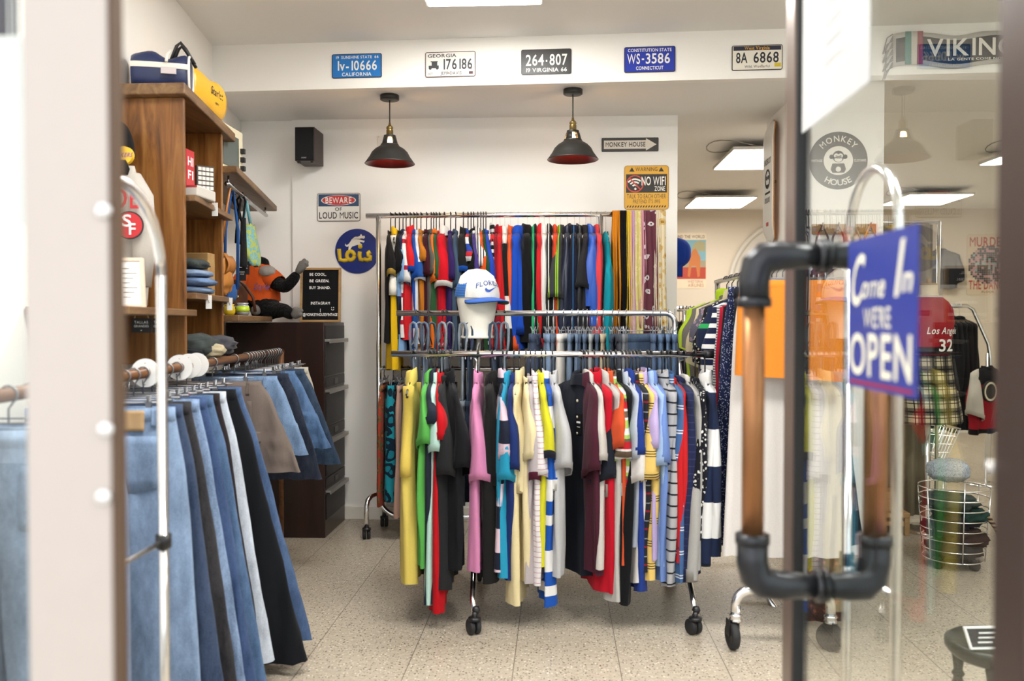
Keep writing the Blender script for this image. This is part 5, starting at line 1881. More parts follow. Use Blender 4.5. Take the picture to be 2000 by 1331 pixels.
obj('pouch', MB().loft([[Vector((q.x + .012 + .012 * math.sin(2 * PI * j / 14), q.y + (.02 + .03 * s) * math.cos(2 * PI * j / 14), q.z - .12 - .26 * s)) for j in range(14)] for s in [i / 6 for i in range(7)]], True, True), fabric('#18191c'), t, True)
for dy in (-.05, .02):
    obj('strap', MB().tube([(q.x + .01, q.y - .02, q.z - .14), (q.x - .01, q.y - .05 + dy, q.z - .03), (q.x, q.y + dy, q.z + .013), (q.x + .012, q.y + dy + .015, q.z - .03), (q.x + .012, q.y + dy - .05, q.z - .2), (q.x + .012, q.y + dy - .06, q.z - .26), (q.x + .012, q.y + dy - .02, q.z - .22)], .006, 8), fabric('#18191c'), t, True)
for k, (px, py) in enumerate(((480, 524), (474, 536))):
    a = P(px, py, Y=4.55)
    tg = obj('price_tag', MB().box((a.x - .02, 4.55 - .002 - k * .004, a.z - .035), (a.x + .02, 4.55 - k * .004, a.z + .035)), plain('#131315', .5), t)
    fr = Fr((a.x, 4.547 - k * .004, a.z), (1, 0, 0), (0, 0, 1))
    obj('lettering', MB().text('MONKEY', fr, 0, .008, .007, .001, w=.03).text('HOUSE', fr, 0, -.003, .006, .001, w=.022), PAPER, tg)
q = on_rod(.12)
t = thing('shoulder_bag', 'blue shoulder strap bag hanging behind the tan one', 'bag', (q.x, q.y, q.z))
obj('strap', MB().tube([(q.x - .06, q.y + .04, q.z - .5), (q.x - .05, q.y + .03, q.z - .2), (q.x, q.y, q.z + .013), (q.x - .012, q.y + .1, q.z - .2), (q.x - .02, q.y + .11, q.z - .5)], .008, 8), fabric('#2f62a8'), t, True)
bundle(t, 'pouch', (q.x - .05, q.y + .07, q.z - .52), (.03, .06, .05), fabric('#2f62a8'), 3)
q = on_rod(.04)
t = thing('leather_bag', 'tan leather backpack hanging beside the bookcase end', 'bag', (q.x, q.y + .05, q.z))
a = P(434, 535, Y=4.22)
bundle(t, 'pouch', (a.x - .02, 4.25, a.z), (.05, .075, .105), plain('#b87a3a', .45), 5, amp=.2)
obj('strap', MB().tube([(a.x - .02, 4.22, a.z + .08), (q.x, q.y + .02, q.z), (q.x - .01, q.y + .04, q.z + .0), (a.x - .03, 4.27, a.z + .08)], .007, 8), plain('#9c6228', .45), t, True)
obj('flap', MB().loft([[Vector((a.x + .02 + .02 * math.sin(PI * s), 4.2 + .1 * u, a.z + .09 - .09 * s)) for u in (0, .25, .5, .75, 1)] for s in [i / 5 for i in range(6)]], closed=False), plain('#a86b30', .45), t, True, solid=.006)

# mugs and a handbag on the lower shelf
for px, w_, yy, c_, c2, lab in ((448, 22, 4.55, '#d3b31f', None, 'round yellow mug on the lower wall shelf'), (474, 25, 4.62, '#9a9d9c', '#b5cf2a', 'grey mug with a lime band beside the yellow mug')):
    q = P(px, 600, Y=yy)
    t = thing('mug', lab, 'mug', (q.x, yy, 1.335))
    r_ = w_ / FPX * yy / 2
    z = 1.336
    obj('cup', MB().lathe([(0, z), (r_ * .8, z), (r_, z + r_ * .5), (r_ * 1.05, z + r_ * 1.0), (r_ * .92, z + r_ * 1.6), (r_ * .8, z + r_ * 1.75), (r_ * .92, z + r_ * 2.05), (r_ * .84, z + r_ * 2.05), (r_ * .8, z + r_ * 1.2), (0, z + r_ * .6)], (q.x, yy, 0), 28), plain(c_, .25), t, True)
    obj('handle', MB().tube([(q.x - r_, yy, z + r_ * 1.5), (q.x - r_ * 1.6, yy, z + r_ * 1.3), (q.x - r_ * 1.6, yy, z + r_ * .7), (q.x - r_, yy, z + r_ * .5)], r_ * .16, 8), plain(c_, .25), t, True)
    if c2:
        obj('band', MB().lathe([(r_ * 1.04, z + r_ * .65), (r_ * 1.08, z + r_ * .95), (r_ * .97, z + r_ * 1.5)], (q.x, yy, 0), 28), plain(c2, .3), t, True)
q = P(458, 590, Y=4.75)
t = thing('handbag', 'dark brown leather handbag with long handle on the lower wall shelf', 'bag', (q.x, 4.78, 1.335))
BRN = plain('#54301f', .4, name='brown_leather')
bundle(t, 'pouch', (q.x - .01, 4.8, 1.335 + .1), (.05, .1, .105), BRN, 8, amp=.12)
obj('handle', MB().tube([(q.x + .0, 4.72, 1.42), (q.x + .03, 4.73, 1.53), (q.x + .06, 4.76, 1.5), (q.x + .095, 4.78, 1.44), (q.x + .1, 4.8, 1.36)], .009, 8), BRN, t, True)
obj('buckle', MB().lathe([(0, -.003), (.012, -.003), (.012, .003), (0, .003)], (q.x + .03, 4.705, 1.44), 14, Matrix.Rotation(R(90), 3, 'X')), BRASS, t, True)

# plush ape in an orange shirt
t = thing('plush_ape', 'black plush ape in an orange T-shirt sitting on the cabinet', 'plush toy', (P(510, 600, Y=5.3).x, 5.3, cz))
FUR = fabric(('fur', '#151515'))
G = lambda px, py, y=5.3: tuple(P(px, py, Y=y))
J = [(G(512, 607), .075), (G(510, 575), .085), (G(506, 545), .085), (G(508, 522), .05), (G(512, 500), .06),
     (G(533, 548, 5.27), .05), (G(556, 563, 5.2), .042), (G(574, 545, 5.18), .036), (G(582, 532, 5.17), .028),
     (G(475, 552, 5.27), .05), (G(455, 580, 5.22), .04), (G(462, 605, 5.2), .03),
     (G(535, 607, 5.22), .055), (G(556, 606, 5.15), .045), (G(572, 618, 5.1), .03),
     (G(505, 612, 5.24), .05), (G(498, 614, 5.2), .03)]
skin('body', J, [(0, 1), (1, 2), (2, 3), (3, 4), (2, 5), (5, 6), (6, 7), (7, 8), (2, 9), (9, 10), (10, 11), (0, 12), (12, 13), (13, 14), (0, 15), (15, 16)], FUR, t)
GREY = fabric('#7d7873')
hd = P(522, 530, Y=5.22)
bundle(t, 'muzzle', (hd.x, hd.y, hd.z), (.05, .04, .035), fabric('#a9a29b'), 2, e=1, amp=.05)
for a, b_, c_ in (((580, 534), (590, 521), (600, 514)),):
    J = [(G(*a, 5.17), .022), (G(*b_, 5.16), .026)]
    E = [(0, 1)]
    for k, (fx, fy) in enumerate(((603, 517), (602, 509), (596, 505), (587, 509))):
        J.append((G(fx, fy, 5.16 - .004 * k), .010))
        E.append((1, 2 + k))
    skin('hand', J, E, GREY, t)
for nm, pts in (('foot', ((570, 620), (580, 612), (592, 605), (592, 616), (574, 600))), ('foot', ((497, 616), (500, 604), (505, 597), (494, 597), (508, 606)))):
    yy = 5.09 if pts[0][0] > 540 else 5.19
    J = [(G(*pts[0], yy), .026), (G(*pts[1], yy - .01), .026)] + [(G(*p, yy - .015), .012) for p in pts[2:]]
    skin('foot', J, [(0, 1), (1, 2), (1, 3), (1, 4)], GREY, t)
OR = fabric('#d95a22')
rings = []
for i in range(10):
    s = i / 9
    c_ = P(505 + 4 * s, 518 + 70 * s, Y=5.295)
    hw = (.07 + .06 * sm(s * 3)) * (1 - .06 * s)
    rings.append([Vector((c_.x + hw * math.cos(2 * PI * j / 22), 5.295 + (.085 + .02 * s) * math.sin(2 * PI * j / 22), c_.z + .005 * math.sin(3 * j))) for j in range(22)])
sh_ = obj('shirt', MB().loft(rings), OR, t, True)
obj('sleeve', MB().tube([G(520, 540, 5.28), G(533, 548, 5.26), G(543, 556, 5.24)], [.07, .066, .06], 14, False), OR, sh_, True)
obj('sleeve', MB().tube([G(490, 540, 5.28), G(474, 552, 5.26), G(464, 566, 5.24)], [.07, .066, .06], 14, False), OR, sh_, True)
fr = Fr(P(510, 562, Y=5.18), (1, 0, 0), (0, 0, 1))
obj('lettering', MB().text('Style', fr, 0, -.012, .036, .0, w=.1, shear=.35), plain('#6a4a78', .6), sh_)

# sweatshirt display, cap and framed notice at the near end of the bookcase
t = thing('team_sweatshirt', 'pale grey sweatshirt with red letters and oval SF badge on the bookcase end', 'sweatshirt', (P(225, 500, Y=3.2).x, 3.22, 1.35))
rings = []
xc = P(232, 500, Y=3.22).x
for i in range(16):
    s = i / 15
    z = zat(230, 322 + 275 * s, 3.22)
    hw = .05 + .05 * sm(s * 3.2) + .01 * math.sin(4 * s)
    rings.append([Vector((xc + hw * math.cos(2 * PI * j / 24), 3.25 + .06 * sm(.3 + s * 2) * math.sin(2 * PI * j / 24), max(z, 1.352))) for j in range(24)])
SW = fabric('#cfc9c1')
obj('body', MB().loft(rings, True, True), SW, t, True)
obj('sleeve', MB().tube([(xc + .05, 3.23, zat(230, 345, 3.2)), (xc + .09, 3.22, zat(230, 385, 3.2)), (xc + .105, 3.21, zat(230, 470, 3.2)), (xc + .1, 3.2, zat(230, 560, 3.2))], [.035, .045, .042, .034], 14), SW, t, True)
fr = Fr((P(240, 390, Y=3.17).x, 3.155, zat(240, 408, 3.17)), (1, 0, 0), (0, 0, 1))
obj('lettering', MB().text('DE', fr, .02, 0, .075, .0, w=.11), plain('#b3262d', .6), t)
c_ = P(256, 441, Y=3.15)
fr = Fr((c_.x, 3.14, c_.z), (1, .1, 0), (0, 0, 1))
obj('badge_rim', MB().disc(fr, 0, 0, .052, 0, .003), INK, t)
obj('badge', MB().disc(fr, 0, 0, .047, .001, .004), plain('#b8232c', .6), t)
obj('badge_lettering', MB().text('S', fr, -.006, -.004, .042, .006, w=.04).text('F', fr, .012, -.034, .04, .007, w=.032), PAPER, t)
t = thing('baseball_cap', 'black baseball cap with yellow and purple badge hung on the bookcase end', 'cap', P(240, 300, Y=3.3))
BC = fabric('#1a1a1c')
cc = P(234, 290, Y=3.3)
rings = []
for i in range(9):
    a = PI / 2 * i / 8
    rings.append([Vector((cc.x + .055 * math.cos(a) * math.cos(2 * PI * j / 22), cc.y + .06 * math.cos(a) * math.sin(2 * PI * j / 22), cc.z - .03 + .135 * math.sin(a))) for j in range(22)])
obj('crown', MB().loft(rings, False, True), BC, t, True)
obj('brim', MB().prism([(.02, 0), (.05, -.02), (.075, -.07), (.07, -.095), (.04, -.09), (-.02, -.06), (-.05, -.02), (-.04, 0)], Fr((cc.x, cc.y - .055, cc.z - .025), (1, 0, 0), (0, .25, 1)), -.002, .002), BC, t)
p_ = P(241, 303, Y=3.235)
fr = Fr(p_, (1, 0, 0), (0, 0, 1))
obj('badge', MB().disc(fr, 0, 0, .034, -.02, .0), plain('#e4b52c', .5), t)
obj('badge_lettering', MB().text('LAKERS', fr, 0, -.008, .016, .001, w=.07, shear=.3), plain('#6b3f96', .5), t)
q = P(260, 595, Y=3.05)
fr = Fr((P(226, 595, Y=3.05).x, 3.05, 1.351), (1, .15, 0), (-.14, .2, 1))
t = thing('framed_notice', 'pale framed notice leaning on the sweatshirt on the bookcase end shelf', 'frame', fr.o)
w_, h_ = .105, .19
b = MB().fbox(fr, 0, w_, 0, .012, -.01, .006).fbox(fr, 0, w_, h_ - .012, h_, -.01, .006).fbox(fr, 0, .012, .012, h_ - .012, -.01, .006).fbox(fr, w_ - .012, w_, .012, h_ - .012, -.01, .006)
obj('frame', b, plain('#d9c7b4', .5), t)
obj('paper', MB().fbox(fr, .012, w_ - .012, .012, h_ - .012, -.008, 0), PAPER, t)
b = MB()
for i in range(7):
    b.fbox(fr, .03, .055 + .012 * (i % 3), .04 + i * .018, .043 + i * .018, 0, .001)
obj('lettering', b, plain('#8b8a88', .6), t)
for px0_, px1_, lab, tx_ in ((258, 297, 'small black chalk tag lettered Tallas Grandes hung on twine', ('TALLAS', 'GRANDES', '<-')), (299, 321, 'second small black chalk tag half behind the chrome arch', ('TALLAS', 'CHICAS', ''))):
    a, b_ = P(px0_, 650, Y=3.0), P(px1_, 622, Y=3.0)
    t = thing('chalk_tag', lab, 'tag', (a.x, 3.0, a.z), 0, 'chalk tags on twine')
    obj('board', MB().box((a.x, 2.995, a.z), (b_.x, 3.0, b_.z)), INK, t, bevel=.001)
    fr = Fr((a.x, 2.995, a.z), (1, 0, 0), (0, 0, 1))
    w_ = b_.x - a.x
    obj('lettering', MB().text(tx_[0], fr, w_ / 2, .032, .009, .001, w=w_ * .7, bold=0).text(tx_[1], fr, w_ / 2, .019, .008, .001, w=w_ * .75, bold=0).text('-', fr, w_ * .5, .004, .012, .001), PAPER, t)
    ztop = 1.352
    obj('twine', MB().tube([(a.x + w_ * .15, 2.997, b_.z), (a.x + w_ * .3, 2.996, ztop), (a.x + w_ * .5, 2.99, b_.z + .02), (a.x + w_ * .7, 2.996, ztop), (a.x + w_ * .85, 2.997, b_.z)], .002, 6), plain('#b79a6c', .8), t, True)

# window display seen past the pale post
a, b_ = P(-60, 440, Y=.96), P(47, 72, Y=.96)
t = thing('window_poster', 'blank white poster hanging inside the shop window', 'poster', (b_.x, .96, a.z))
obj('sheet', MB().box((a.x, .959, a.z), (b_.x, .961, b_.z)), PAPER, t)
obj('cord', MB().tube([(a.x + .05, .96, b_.z), (a.x + .05, .96, 2.6)], .001, 5).tube([(b_.x - .01, .96, b_.z), (b_.x - .01, .96, 2.6)], .001, 5), PAPER, t)
a, b_ = P(-60, 71, Y=.975), P(35, -60, Y=.975)
t = thing('window_picture', 'dark purple picture hanging above the blank window poster', 'picture', (b_.x, .975, a.z))
obj('sheet', MB().box((a.x, .974, a.z), (b_.x, .976, b_.z)), fabric(('flo', 9, [(0, '#d8d0d6'), (.2, '#5b4756'), (.5, '#3a2b3a')])), t)
obj('cord', MB().tube([(b_.x - .02, .975, b_.z), (b_.x - .02, .975, 2.6)], .001, 5), PAPER, t)
# ------------------------------------------------------------------ mannequin head with the cap
hb = P(932, 662, Y=4.17)
t = thing('mannequin_head', 'white mannequin neck block clamped on the double rail', 'mannequin head', (hb.x, MY, MZ))
sc_ = 4.17 / FPX
prof = [(0, 662), (33, 661), (33, 657), (30, 655), (31, 640), (34, 622), (38, 600), (40, 585), (39, 560), (33, 540), (18, 528), (0, 525)]
obj('head', MB().lathe([(r_ * sc_, zat(932, y, 4.17)) for r_, y in prof], (hb.x, MY - .03, 0), 32), plain('#ece8dd', .5), t, True)
obj('clamp', MB().box((hb.x - .03, MY - .05, zat(930, 688, 4.17)), (hb.x + .03, MY + .02, zat(930, 664, 4.17))).tube([(hb.x, MY - .03, zat(930, 690, 4.17)), (hb.x, MY - .03, zat(930, 660, 4.17))], .02, 12), BLACKP, t, bevel=.003)
hc = P(932, 573, Y=MY - .03)
t = thing('trucker_cap', 'blue and white trucker cap lettered Florida on the mannequin head', 'cap', (hc.x, MY - .03, hc.z))
BLU = fabric('#3a62b4')
rx_, ry_, hz_ = .105, .115, .12
M = Matrix.Translation((hc.x, MY - .03, hc.z)) @ Matrix.Rotation(R(41), 4, 'Z') @ Matrix.Rotation(R(3), 4, 'X')


def dome(j0, j1, off=0.0, n=36, rows=9, a0=0.0):
    rings = []
    for i in range(rows + 1):
        a = a0 + (PI / 2 - a0) * i / rows
        ring = []
        for j in range(j0, j1 + 1):
            th = 2 * PI * j / n
            k = 1 + .0 * math.sin(th)
            r1, r2 = rx_ + off, ry_ + off
            ca = math.cos(a) ** .75
            ring.append(M @ Vector((r1 * ca * math.cos(th), r2 * ca * math.sin(th), (hz_ + off) * math.sin(a) - .02)))
        rings.append(ring)
    return MB().loft(rings, closed=False)


obj('mesh_back', dome(-3, 21), fabric(('hs', .008, [(0, '#2a62b5'), (.6, '#5b8ed0')])), t, True)
obj('front_panel', dome(20, 34, .001), fabric('#efede9'), t, True)
pts = []
for i in range(13):
    th = PI + PI * i / 12 if False else R(200) + R(140) * i / 12
    pts.append((rx_ * math.cos(th), ry_ * math.sin(th)))
outer = []
for i in range(13):
    s = i / 12
    th = R(200) + R(140) * s
    ext = .085 * math.sin(PI * s) ** .6
    outer.append(((rx_ + ext * .5) * math.cos(th), (ry_ + ext) * math.sin(th)))
top_, bot_ = [], []
rg = []
for (x0_, y0_), (x1_, y1_) in zip(pts, outer):
    row = []
    for k in range(5):
        s = k / 4
        x_, y_ = x0_ + (x1_ - x0_) * s, y0_ + (y1_ - y0_) * s
        row.append(M @ Vector((x_, y_, -.018 - 1.6 * x_ * x_ - .012 * s)))
    rg.append(row)
obj('visor', MB().loft(rg, closed=False), BLU, t, True, solid=.005)
obj('visor_underside', MB().loft([[p + Vector((0, 0, -.004)) for p in r_] for r_ in rg], closed=False), plain('#2f5a40', .7), t, True)


def on_dome(s, cap_h, zc, span, col_, nm):
    """lettering wrapped over the front of the cap"""
    tot = sum(GL[(1, ch)][2] for ch in s)
    x = 0
    mb = MB()
    k = cap_h / GL['cap']
    for ch in s:
        vs, fs, adv = GL[(1, ch)]
        out = []
        for u, v in vs:
            f = (x + u) / tot - .5
            th = R(270) + f * span
            a = zc + (v * k) / hz_ - .35 * f * f * 2
            ca = math.cos(a) ** .75
            out.append(M @ Vector(((rx_ + .003) * ca * math.cos(th), (ry_ + .003) * ca * math.sin(th), (hz_ + .003) * math.sin(a) - .02)))
        mb.add(out, fs)
        x += adv
    obj(nm, mb, plain(col_, .6), t)


on_dome('FLORIDA', .026, .52, R(86), '#3a4f86', 'lettering')
SW_ = [(-.03, 0), (-.034, .008), (-.03, .016), (-.024, .012), (-.02, .008), (-.01, .007), (.034, .022), (-.008, -.004), (-.02, -.006)]
obj('swoosh_emblem', MB().add([M @ Vector((u, -(ry_ + .001) * math.cos(.28) ** .75 * math.sqrt(max(0, 1 - (u / rx_) ** 2)) - .0025, .012 + v)) for u, v in SW_], [tuple(range(len(SW_)))]), plain('#2f57b0', .6), t)

# ------------------------------------------------------------------ right-hand rail with skirts and tops
RX, RRZ = .925, 1.535
yN = P(1421, 1268, Z=0).y
t = thing('clothes_rail', 'heavy chrome clothes rail on big casters behind the door handle', 'clothes rail', (RX, 4.1, 0))
xl_, xr_ = P(1437, 1200, Y=yN).x, P(1622, 1200, Y=yN).x
zb = zat(1530, 1154, yN)
for yy in (yN, yN + 1.62):
    pts = [(xl_, yy, .13), (xl_, yy, zb - .06)] + arc_pts((xl_ + .06, yy, zb - .06), .06, PI, PI / 2, (1, 0, 0), (0, 0, 1)) + arc_pts((xr_ - .06, yy, zb - .06), .06, PI / 2, 0, (1, 0, 0), (0, 0, 1)) + [(xr_, yy, .13)]
    obj('foot_tube', MB().tube(pts, .0195, 16), CHROME, t, True)
    for xx, ro in ((xl_, .15), (xr_, .9)):
        w = obj('caster', MB().lathe([(0, .142), (.024, .142), (.026, .135), (.022, .128), (.026, .12), (.026, .112), (0, .11)], (xx, yy, 0), 18).tube([(xx, yy, .115), (xx - .0, yy + .02, .1)], .02, 10), CHROME, t, True)
        MM = Matrix.Rotation(ro, 3, 'Z') @ Matrix.Rotation(R(90), 3, 'Y')
        cpos = (xx - .012 if xx == xl_ else xx + .0, yy + .0, .055)
        obj('wheel', MB().lathe([(0, -.012), (.03, -.014), (.045, -.017), (.054, -.012), (.056, 0), (.054, .012), (.045, .017), (.03, .014), (0, .012)], cpos, 24, MM), RUBBER, w, True)
        obj('fork', MB().box((-.021, -.02, .0), (-.017, .02, .065), Matrix.Translation(cpos) @ Matrix.Rotation(ro, 4, 'Z')).box((.017, -.02, .0), (.021, .02, .065), Matrix.Translation(cpos) @ Matrix.Rotation(ro, 4, 'Z')), BLACKP, w)
    obj('post', MB().tube([(RX, yy, zb), (RX, yy, RRZ)], .016, 12), CHROME, t, True)
obj('brace', MB().tube([P(1436, 1062, Y=4.4), P(1522, 1203, Y=3.95)], .014, 12), CHROME, t, True)
obj('top_bar', MB().tube([(RX, yN - .05, RRZ), (RX, yN + 1.66, RRZ)], .014, 14), CHROME, t, True)

YRR = -PI / 2


def zz(px, py, y):
    return zat(px, py, y) - RRZ


RG = [
    (3.46, 'skirt', '#ee8f33', dict(Uw=.2, flare=.012, L=zz(1546, 740, 3.46), skirt=True, W=.02, drop=-.075), 'plain orange skirt clipped in front on the heavy rail', 'orange skirt'),
    (3.55, 'skirt', '#e9e3df', dict(Uw=.19, flare=.05, L=zz(1450, 1085, 3.55), skirt=True, W=.03, drop=-.08), 'long white skirt hanging behind the orange skirt', 'white skirt'),
    (3.62, 'trousers', '#22252e', dict(Uw=.2, flare=.02, L=zz(1625, 1060, 3.62), W=.03, drop=-.1, ucen=.1), 'black narrow trousers beside the long white skirt', 'black trousers'),
    (3.72, 'skirt', ('flo', 130, [(0, '#b9c2dc'), (.3, '#232a4e')]), dict(Uw=.2, flare=.05, L=zz(1430, 1068, 3.72), skirt=True, W=.03, drop=-.09, ucen=-.02), 'long navy skirt with small white ring print', 'navy print skirt'),
]
for k, (y, nm, spec, o, lab, sh) in enumerate(RG):
    o = dict(o)
    L = o.pop('L')
    trousers(nm, lab, nm, (RX, y, RRZ), YRR, L, spec, seed=300 + k, side=1, group='clothes on the heavy rail', **o)
    h = thing('clip_hanger', 'chrome clip hanger on the heavy rail gripping the %s' % sh, 'hanger', (RX, y, RRZ), YRR, 'clip hangers on the heavy rail')
    clip_hanger(h, CLIPM, .16, top=-.06, hook=.014)
x_ = P(1612, 1150, Y=3.8).x
trousers('skirt', 'rust brown floral skirt reaching the floor beside the heavy rail casters', 'skirt', (x_, 3.82, RRZ), YRR, zat(1612, 1213, 3.82) - RRZ, ('flo', 34, [(0, '#a9624c'), (.25, '#5e2a22'), (.45, '#3d1d1a')]), Uw=.075, flare=.02, skirt=True, W=.03, seed=330, drop=-.3)
TG = [
    (3.80, 'black jumper', 'black jumper with grey and crimson cuffs', ('hs', 3.0, [(0, '#18181b'), (.745, '#a8142c'), (.79, '#8b8888'), (.835, '#18181b')]), 885, 900, dict(col='crew', W=.04, slw=.055)),
    (3.88, 'crimson top', 'thin crimson long-sleeved top', '#b01a33', 880, 900, dict(col='crew')),
    (3.95, 'grey check jacket', 'fine grey checked jacket', ('hs', .012, [(0, '#c9c7c6'), (.5, '#5d5d62')]), 830, 900, dict(col='stand', W=.03)),
    (4.05, 'Breton top', 'navy and white striped long-sleeved top', ('hs', .048, [(0, '#1b2140'), (.58, '#eeeeec')]), 752, 880, dict(col='crew', W=.034, slw=.05)),
    (4.17, 'navy top with green bands', 'navy top with bright green bands', ('hs', .22, [(0, '#1c2540'), (.8, '#2f9e58'), (.9, '#1c2540')]), 690, 860, dict(W=.034, slw=.05)),
    (4.29, 'flower print blouse', 'black and cream flower print blouse', ('flo', 55, [(0, '#e3dccb'), (.28, '#1d1d20')]), 720, 860, dict(col='crew', W=.034)),
    (4.40, 'magenta trimmed shirt', 'grey patterned shirt with magenta piping', ('flo', 45, [(0, '#cb2c7a'), (.16, '#8d8691'), (.4, '#5d5a66')]), 680, 860, dict(W=.03)),
    (4.52, 'beige blouse', 'long beige cotton blouse', '#d5c8a2', 720, 860, dict(W=.03)),
    (4.66, 'grey cardigan', 'mottled grey cardigan', '#6f6c66', 690, 860, dict(W=.03, col='crew')),
    (4.80, 'lime jacket', 'bright lime green jacket', '#b4d32e', 690, 860, dict(col='stand', W=.036, slw=.055)),
]
for i, (y, sh, word, spec, sy, hy, o) in enumerate(TG):
    nb = TG[i - 1][1] if i else 'long white skirt'
    px = P(1000, 600, Y=y)
    g = garment('blouse' if 'blouse' in sh else 'jumper' if 'jumper' in sh else 'jacket' if 'jacket' in sh else 'top', '%s on the heavy rail behind the %s' % (word, nb.split(' with')[0]), 'top', (RX, y, RRZ), YRR - .1, zat(1390, hy, y) - RRZ, spec, slz=zat(1390, sy, y) - RRZ, vis=1, seed=400 + i, Ush=.21, group='clothes on the heavy rail', cuff=0, **o)
    h = thing('coat_hanger', 'black hanger on the heavy rail holding the %s' % sh, 'hanger', (RX, y, RRZ), YRR - .1, 'black hangers on the heavy rail')
    coat_hanger(h, BH, r=.0034, hook=.014)

# a further rail of dark clothes in the room behind
t = thing('back_room_rail', 'chrome rail of dark clothes in the room behind the wall end', 'clothes rail', (1.1, 6.6, 0))
zr = zat(1345, 604, 6.6)
xa, xb = .6, P(1357, 604, Y=6.6).x
obj('top_bar', MB().tube([(xa, 6.6, zr), (xb, 6.6, zr)], .02, 12), CHROME, t, True)
for xx in (xa + .03, xb - .08):
    obj('leg', MB().tube([(xx, 6.6, 0), (xx, 6.6, zr)], .014, 10), CHROME, t, True)
for k, (sh, c_) in enumerate((('black', '#17171a'), ('cream', '#d8d2c4'), ('charcoal', '#2a2a2e'), ('dark navy', '#1c2133'), ('jet', '#141416'))):
    x_ = P(1327 + 7 * k, 604, Y=6.6).x
    garment('jacket', '%s jacket on the rail in the room behind the wall end' % sh, 'jacket', (x_, 6.6, zr), 0, -.85, c_, slz=-.7, W=.02, seed=500 + k, col='crew', group='jackets on the back room rail')
    h = thing('coat_hanger', 'hanger in the back room holding the %s jacket' % sh, 'hanger', (x_, 6.6, zr), 0, 'hangers in the back room')
    coat_hanger(h, BH, r=.003, hook=.02)

# ------------------------------------------------------------------ posters, cap, pillar fittings
FW = Fr((0, 10.4, 0), (1, 0, 0), (0, 0, 1))
t, fr, W, H, dp = plate((1306, 455, 1380, 564), 'travel poster reading Round The World on the far wall', 'poster', '#ead9bd', '#dcc9a8', frame=FW, border=.002, depth=.003, rows=[('ROUND THE WORLD', .5, .9, .055, .9, '#6b4630'), ('AIRLINES', .72, .03, .055, .42, '#c08a6a'), ('WESTERN', .7, .1, .05, .4, '#c08a6a')])
obj('sky_print', MB().fbox(fr, W * .04, W * .98, H * .5, H * .87, dp, dp + .0012), plain('#7fb0bf', .6), t)
obj('carpet_print', MB().fbox(fr, W * .04, W * .98, H * .17, H * .38, dp, dp + .0014), plain('#b9442f', .6), t)
obj('crowd_print', MB().fbox(fr, W * .04, W * .98, H * .38, H * .5, dp, dp + .0014), plain('#a69a80', .6), t)
b = MB().prism([(W * .5, H * .22), (W * .56, H * .2), (W * .6, H * .4), (W * .72, H * .4), (W * .76, H * .2), (W * .82, H * .22), (W * .84, H * .55), (W * .76, H * .66), (W * .7, H * .72), (W * .62, H * .68), (W * .54, H * .55)], fr, dp, dp + .002)
obj('figure_print', b, plain('#c9783c', .6), t)
obj('building_print', MB().prism([(W * .6, H * .68), (W * .96, H * .66), (W * .96, H * .82), (W * .8, H * .86), (W * .66, H * .8)], fr, dp, dp + .0018), plain('#a9a27a', .6), t)
t, fr, W, H, dp = plate((1887, 458, 1972, 577), 'red lettered poster with a disco ball on the far wall', 'poster', '#dccbb2', '#c9b698', frame=FW, border=.002, depth=.003, rows=[('MURDER', .5, .8, .15, .9, '#b3392f'), ('THE DANCE', .5, .1, .14, .9, '#b3392f'), ('FLOOR', .5, .04, .03, .3, '#6b4630')])
b = MB()
import itertools
for col_, sel in (('#4b4a52', 0), ('#c99aa2', 1), ('#8fc0c2', 2)):
    mb = MB()
    for i, j in itertools.product(range(-9, 9), range(-9, 9)):
        x_, y_ = i + .5, j + .5
        if x_ * x_ + y_ * y_ < 80 and (random.Random(i * 37 + j * 101).randrange(7) in ((0, 1, 2, 3) if sel == 0 else (4, 5) if sel == 1 else (6,))):
            s_ = W * .46 / 9
            mb.fbox(fr, W * .5 + i * s_, W * .5 + (i + .92) * s_, H * .5 + j * s_ * .98, H * .5 + (j + .9) * s_ * .98, dp, dp + .002)
    obj('disco_ball_print', mb, plain(col_, .5), t)

q = P(1323, 500, Y=6.1)
t = thing('blue_cap', 'bright blue cap hanging beyond the end of the back wall', 'cap', (q.x, 6.1, q.z))
bundle(t, 'crown', (q.x - .03, 6.1, q.z + .02), (.125, .09, .11), fabric('#1f3f9e'), 4, e=1, amp=.02)
obj('brim', MB().loft([[Vector((q.x + u, 6.05, q.z - .05 - .1 * s - .8 * u * u)) for u in (-.08, -.04, 0, .03)] for s in (0, .5, 1)], closed=False), fabric('#1f3f9e'), t, True, solid=.005)
obj('hook', MB().tube([(q.x - .03, 6.1, q.z + .12), (q.x - .03, 6.1, 2.63)], .003, 6), STEEL, t)

# skateboard deck on the side of the pillar
zc0, zc1 = zat(1511, 476, 5.6), zat(1511, 234, 5.6)
KF = Fr((pl0 - .03, 5.72, zc0), (0, -1, 0), (0, 0, 1))
t = thing('skateboard_deck', 'white skateboard deck hung upright on the side of the pillar', 'skateboard', KF.o)
kw, kh = .25, zc1 - zc0
rg = []
for i in range(25):
    s = i / 24
    e_ = min(1, math.sqrt(max(0, 1 - max(0, (abs(s - .5) - .36) / .14) ** 2))) if abs(s - .5) > .36 else 1
    bend = -.035 * max(0, (abs(s - .5) - .33) / .17) ** 2 if False else .03 * max(0, (abs(s - .5) - .33) / .17) ** 2
    rg.append([KF.p(kw / 2 + kw / 2 * e_ * u, kh * s, -bend + .02) for u in (-1, -.8, -.4, 0, .4, .8, 1)])
obj('deck', MB().loft(rg, closed=False), plain('#e8e5e0', .35), t, True, solid=.004)
obj('wood_ply', MB().loft([[p - KF.n * .006 for p in r_] for r_ in rg], closed=False), plain('#c98a4a', .5), t, True, solid=.007)
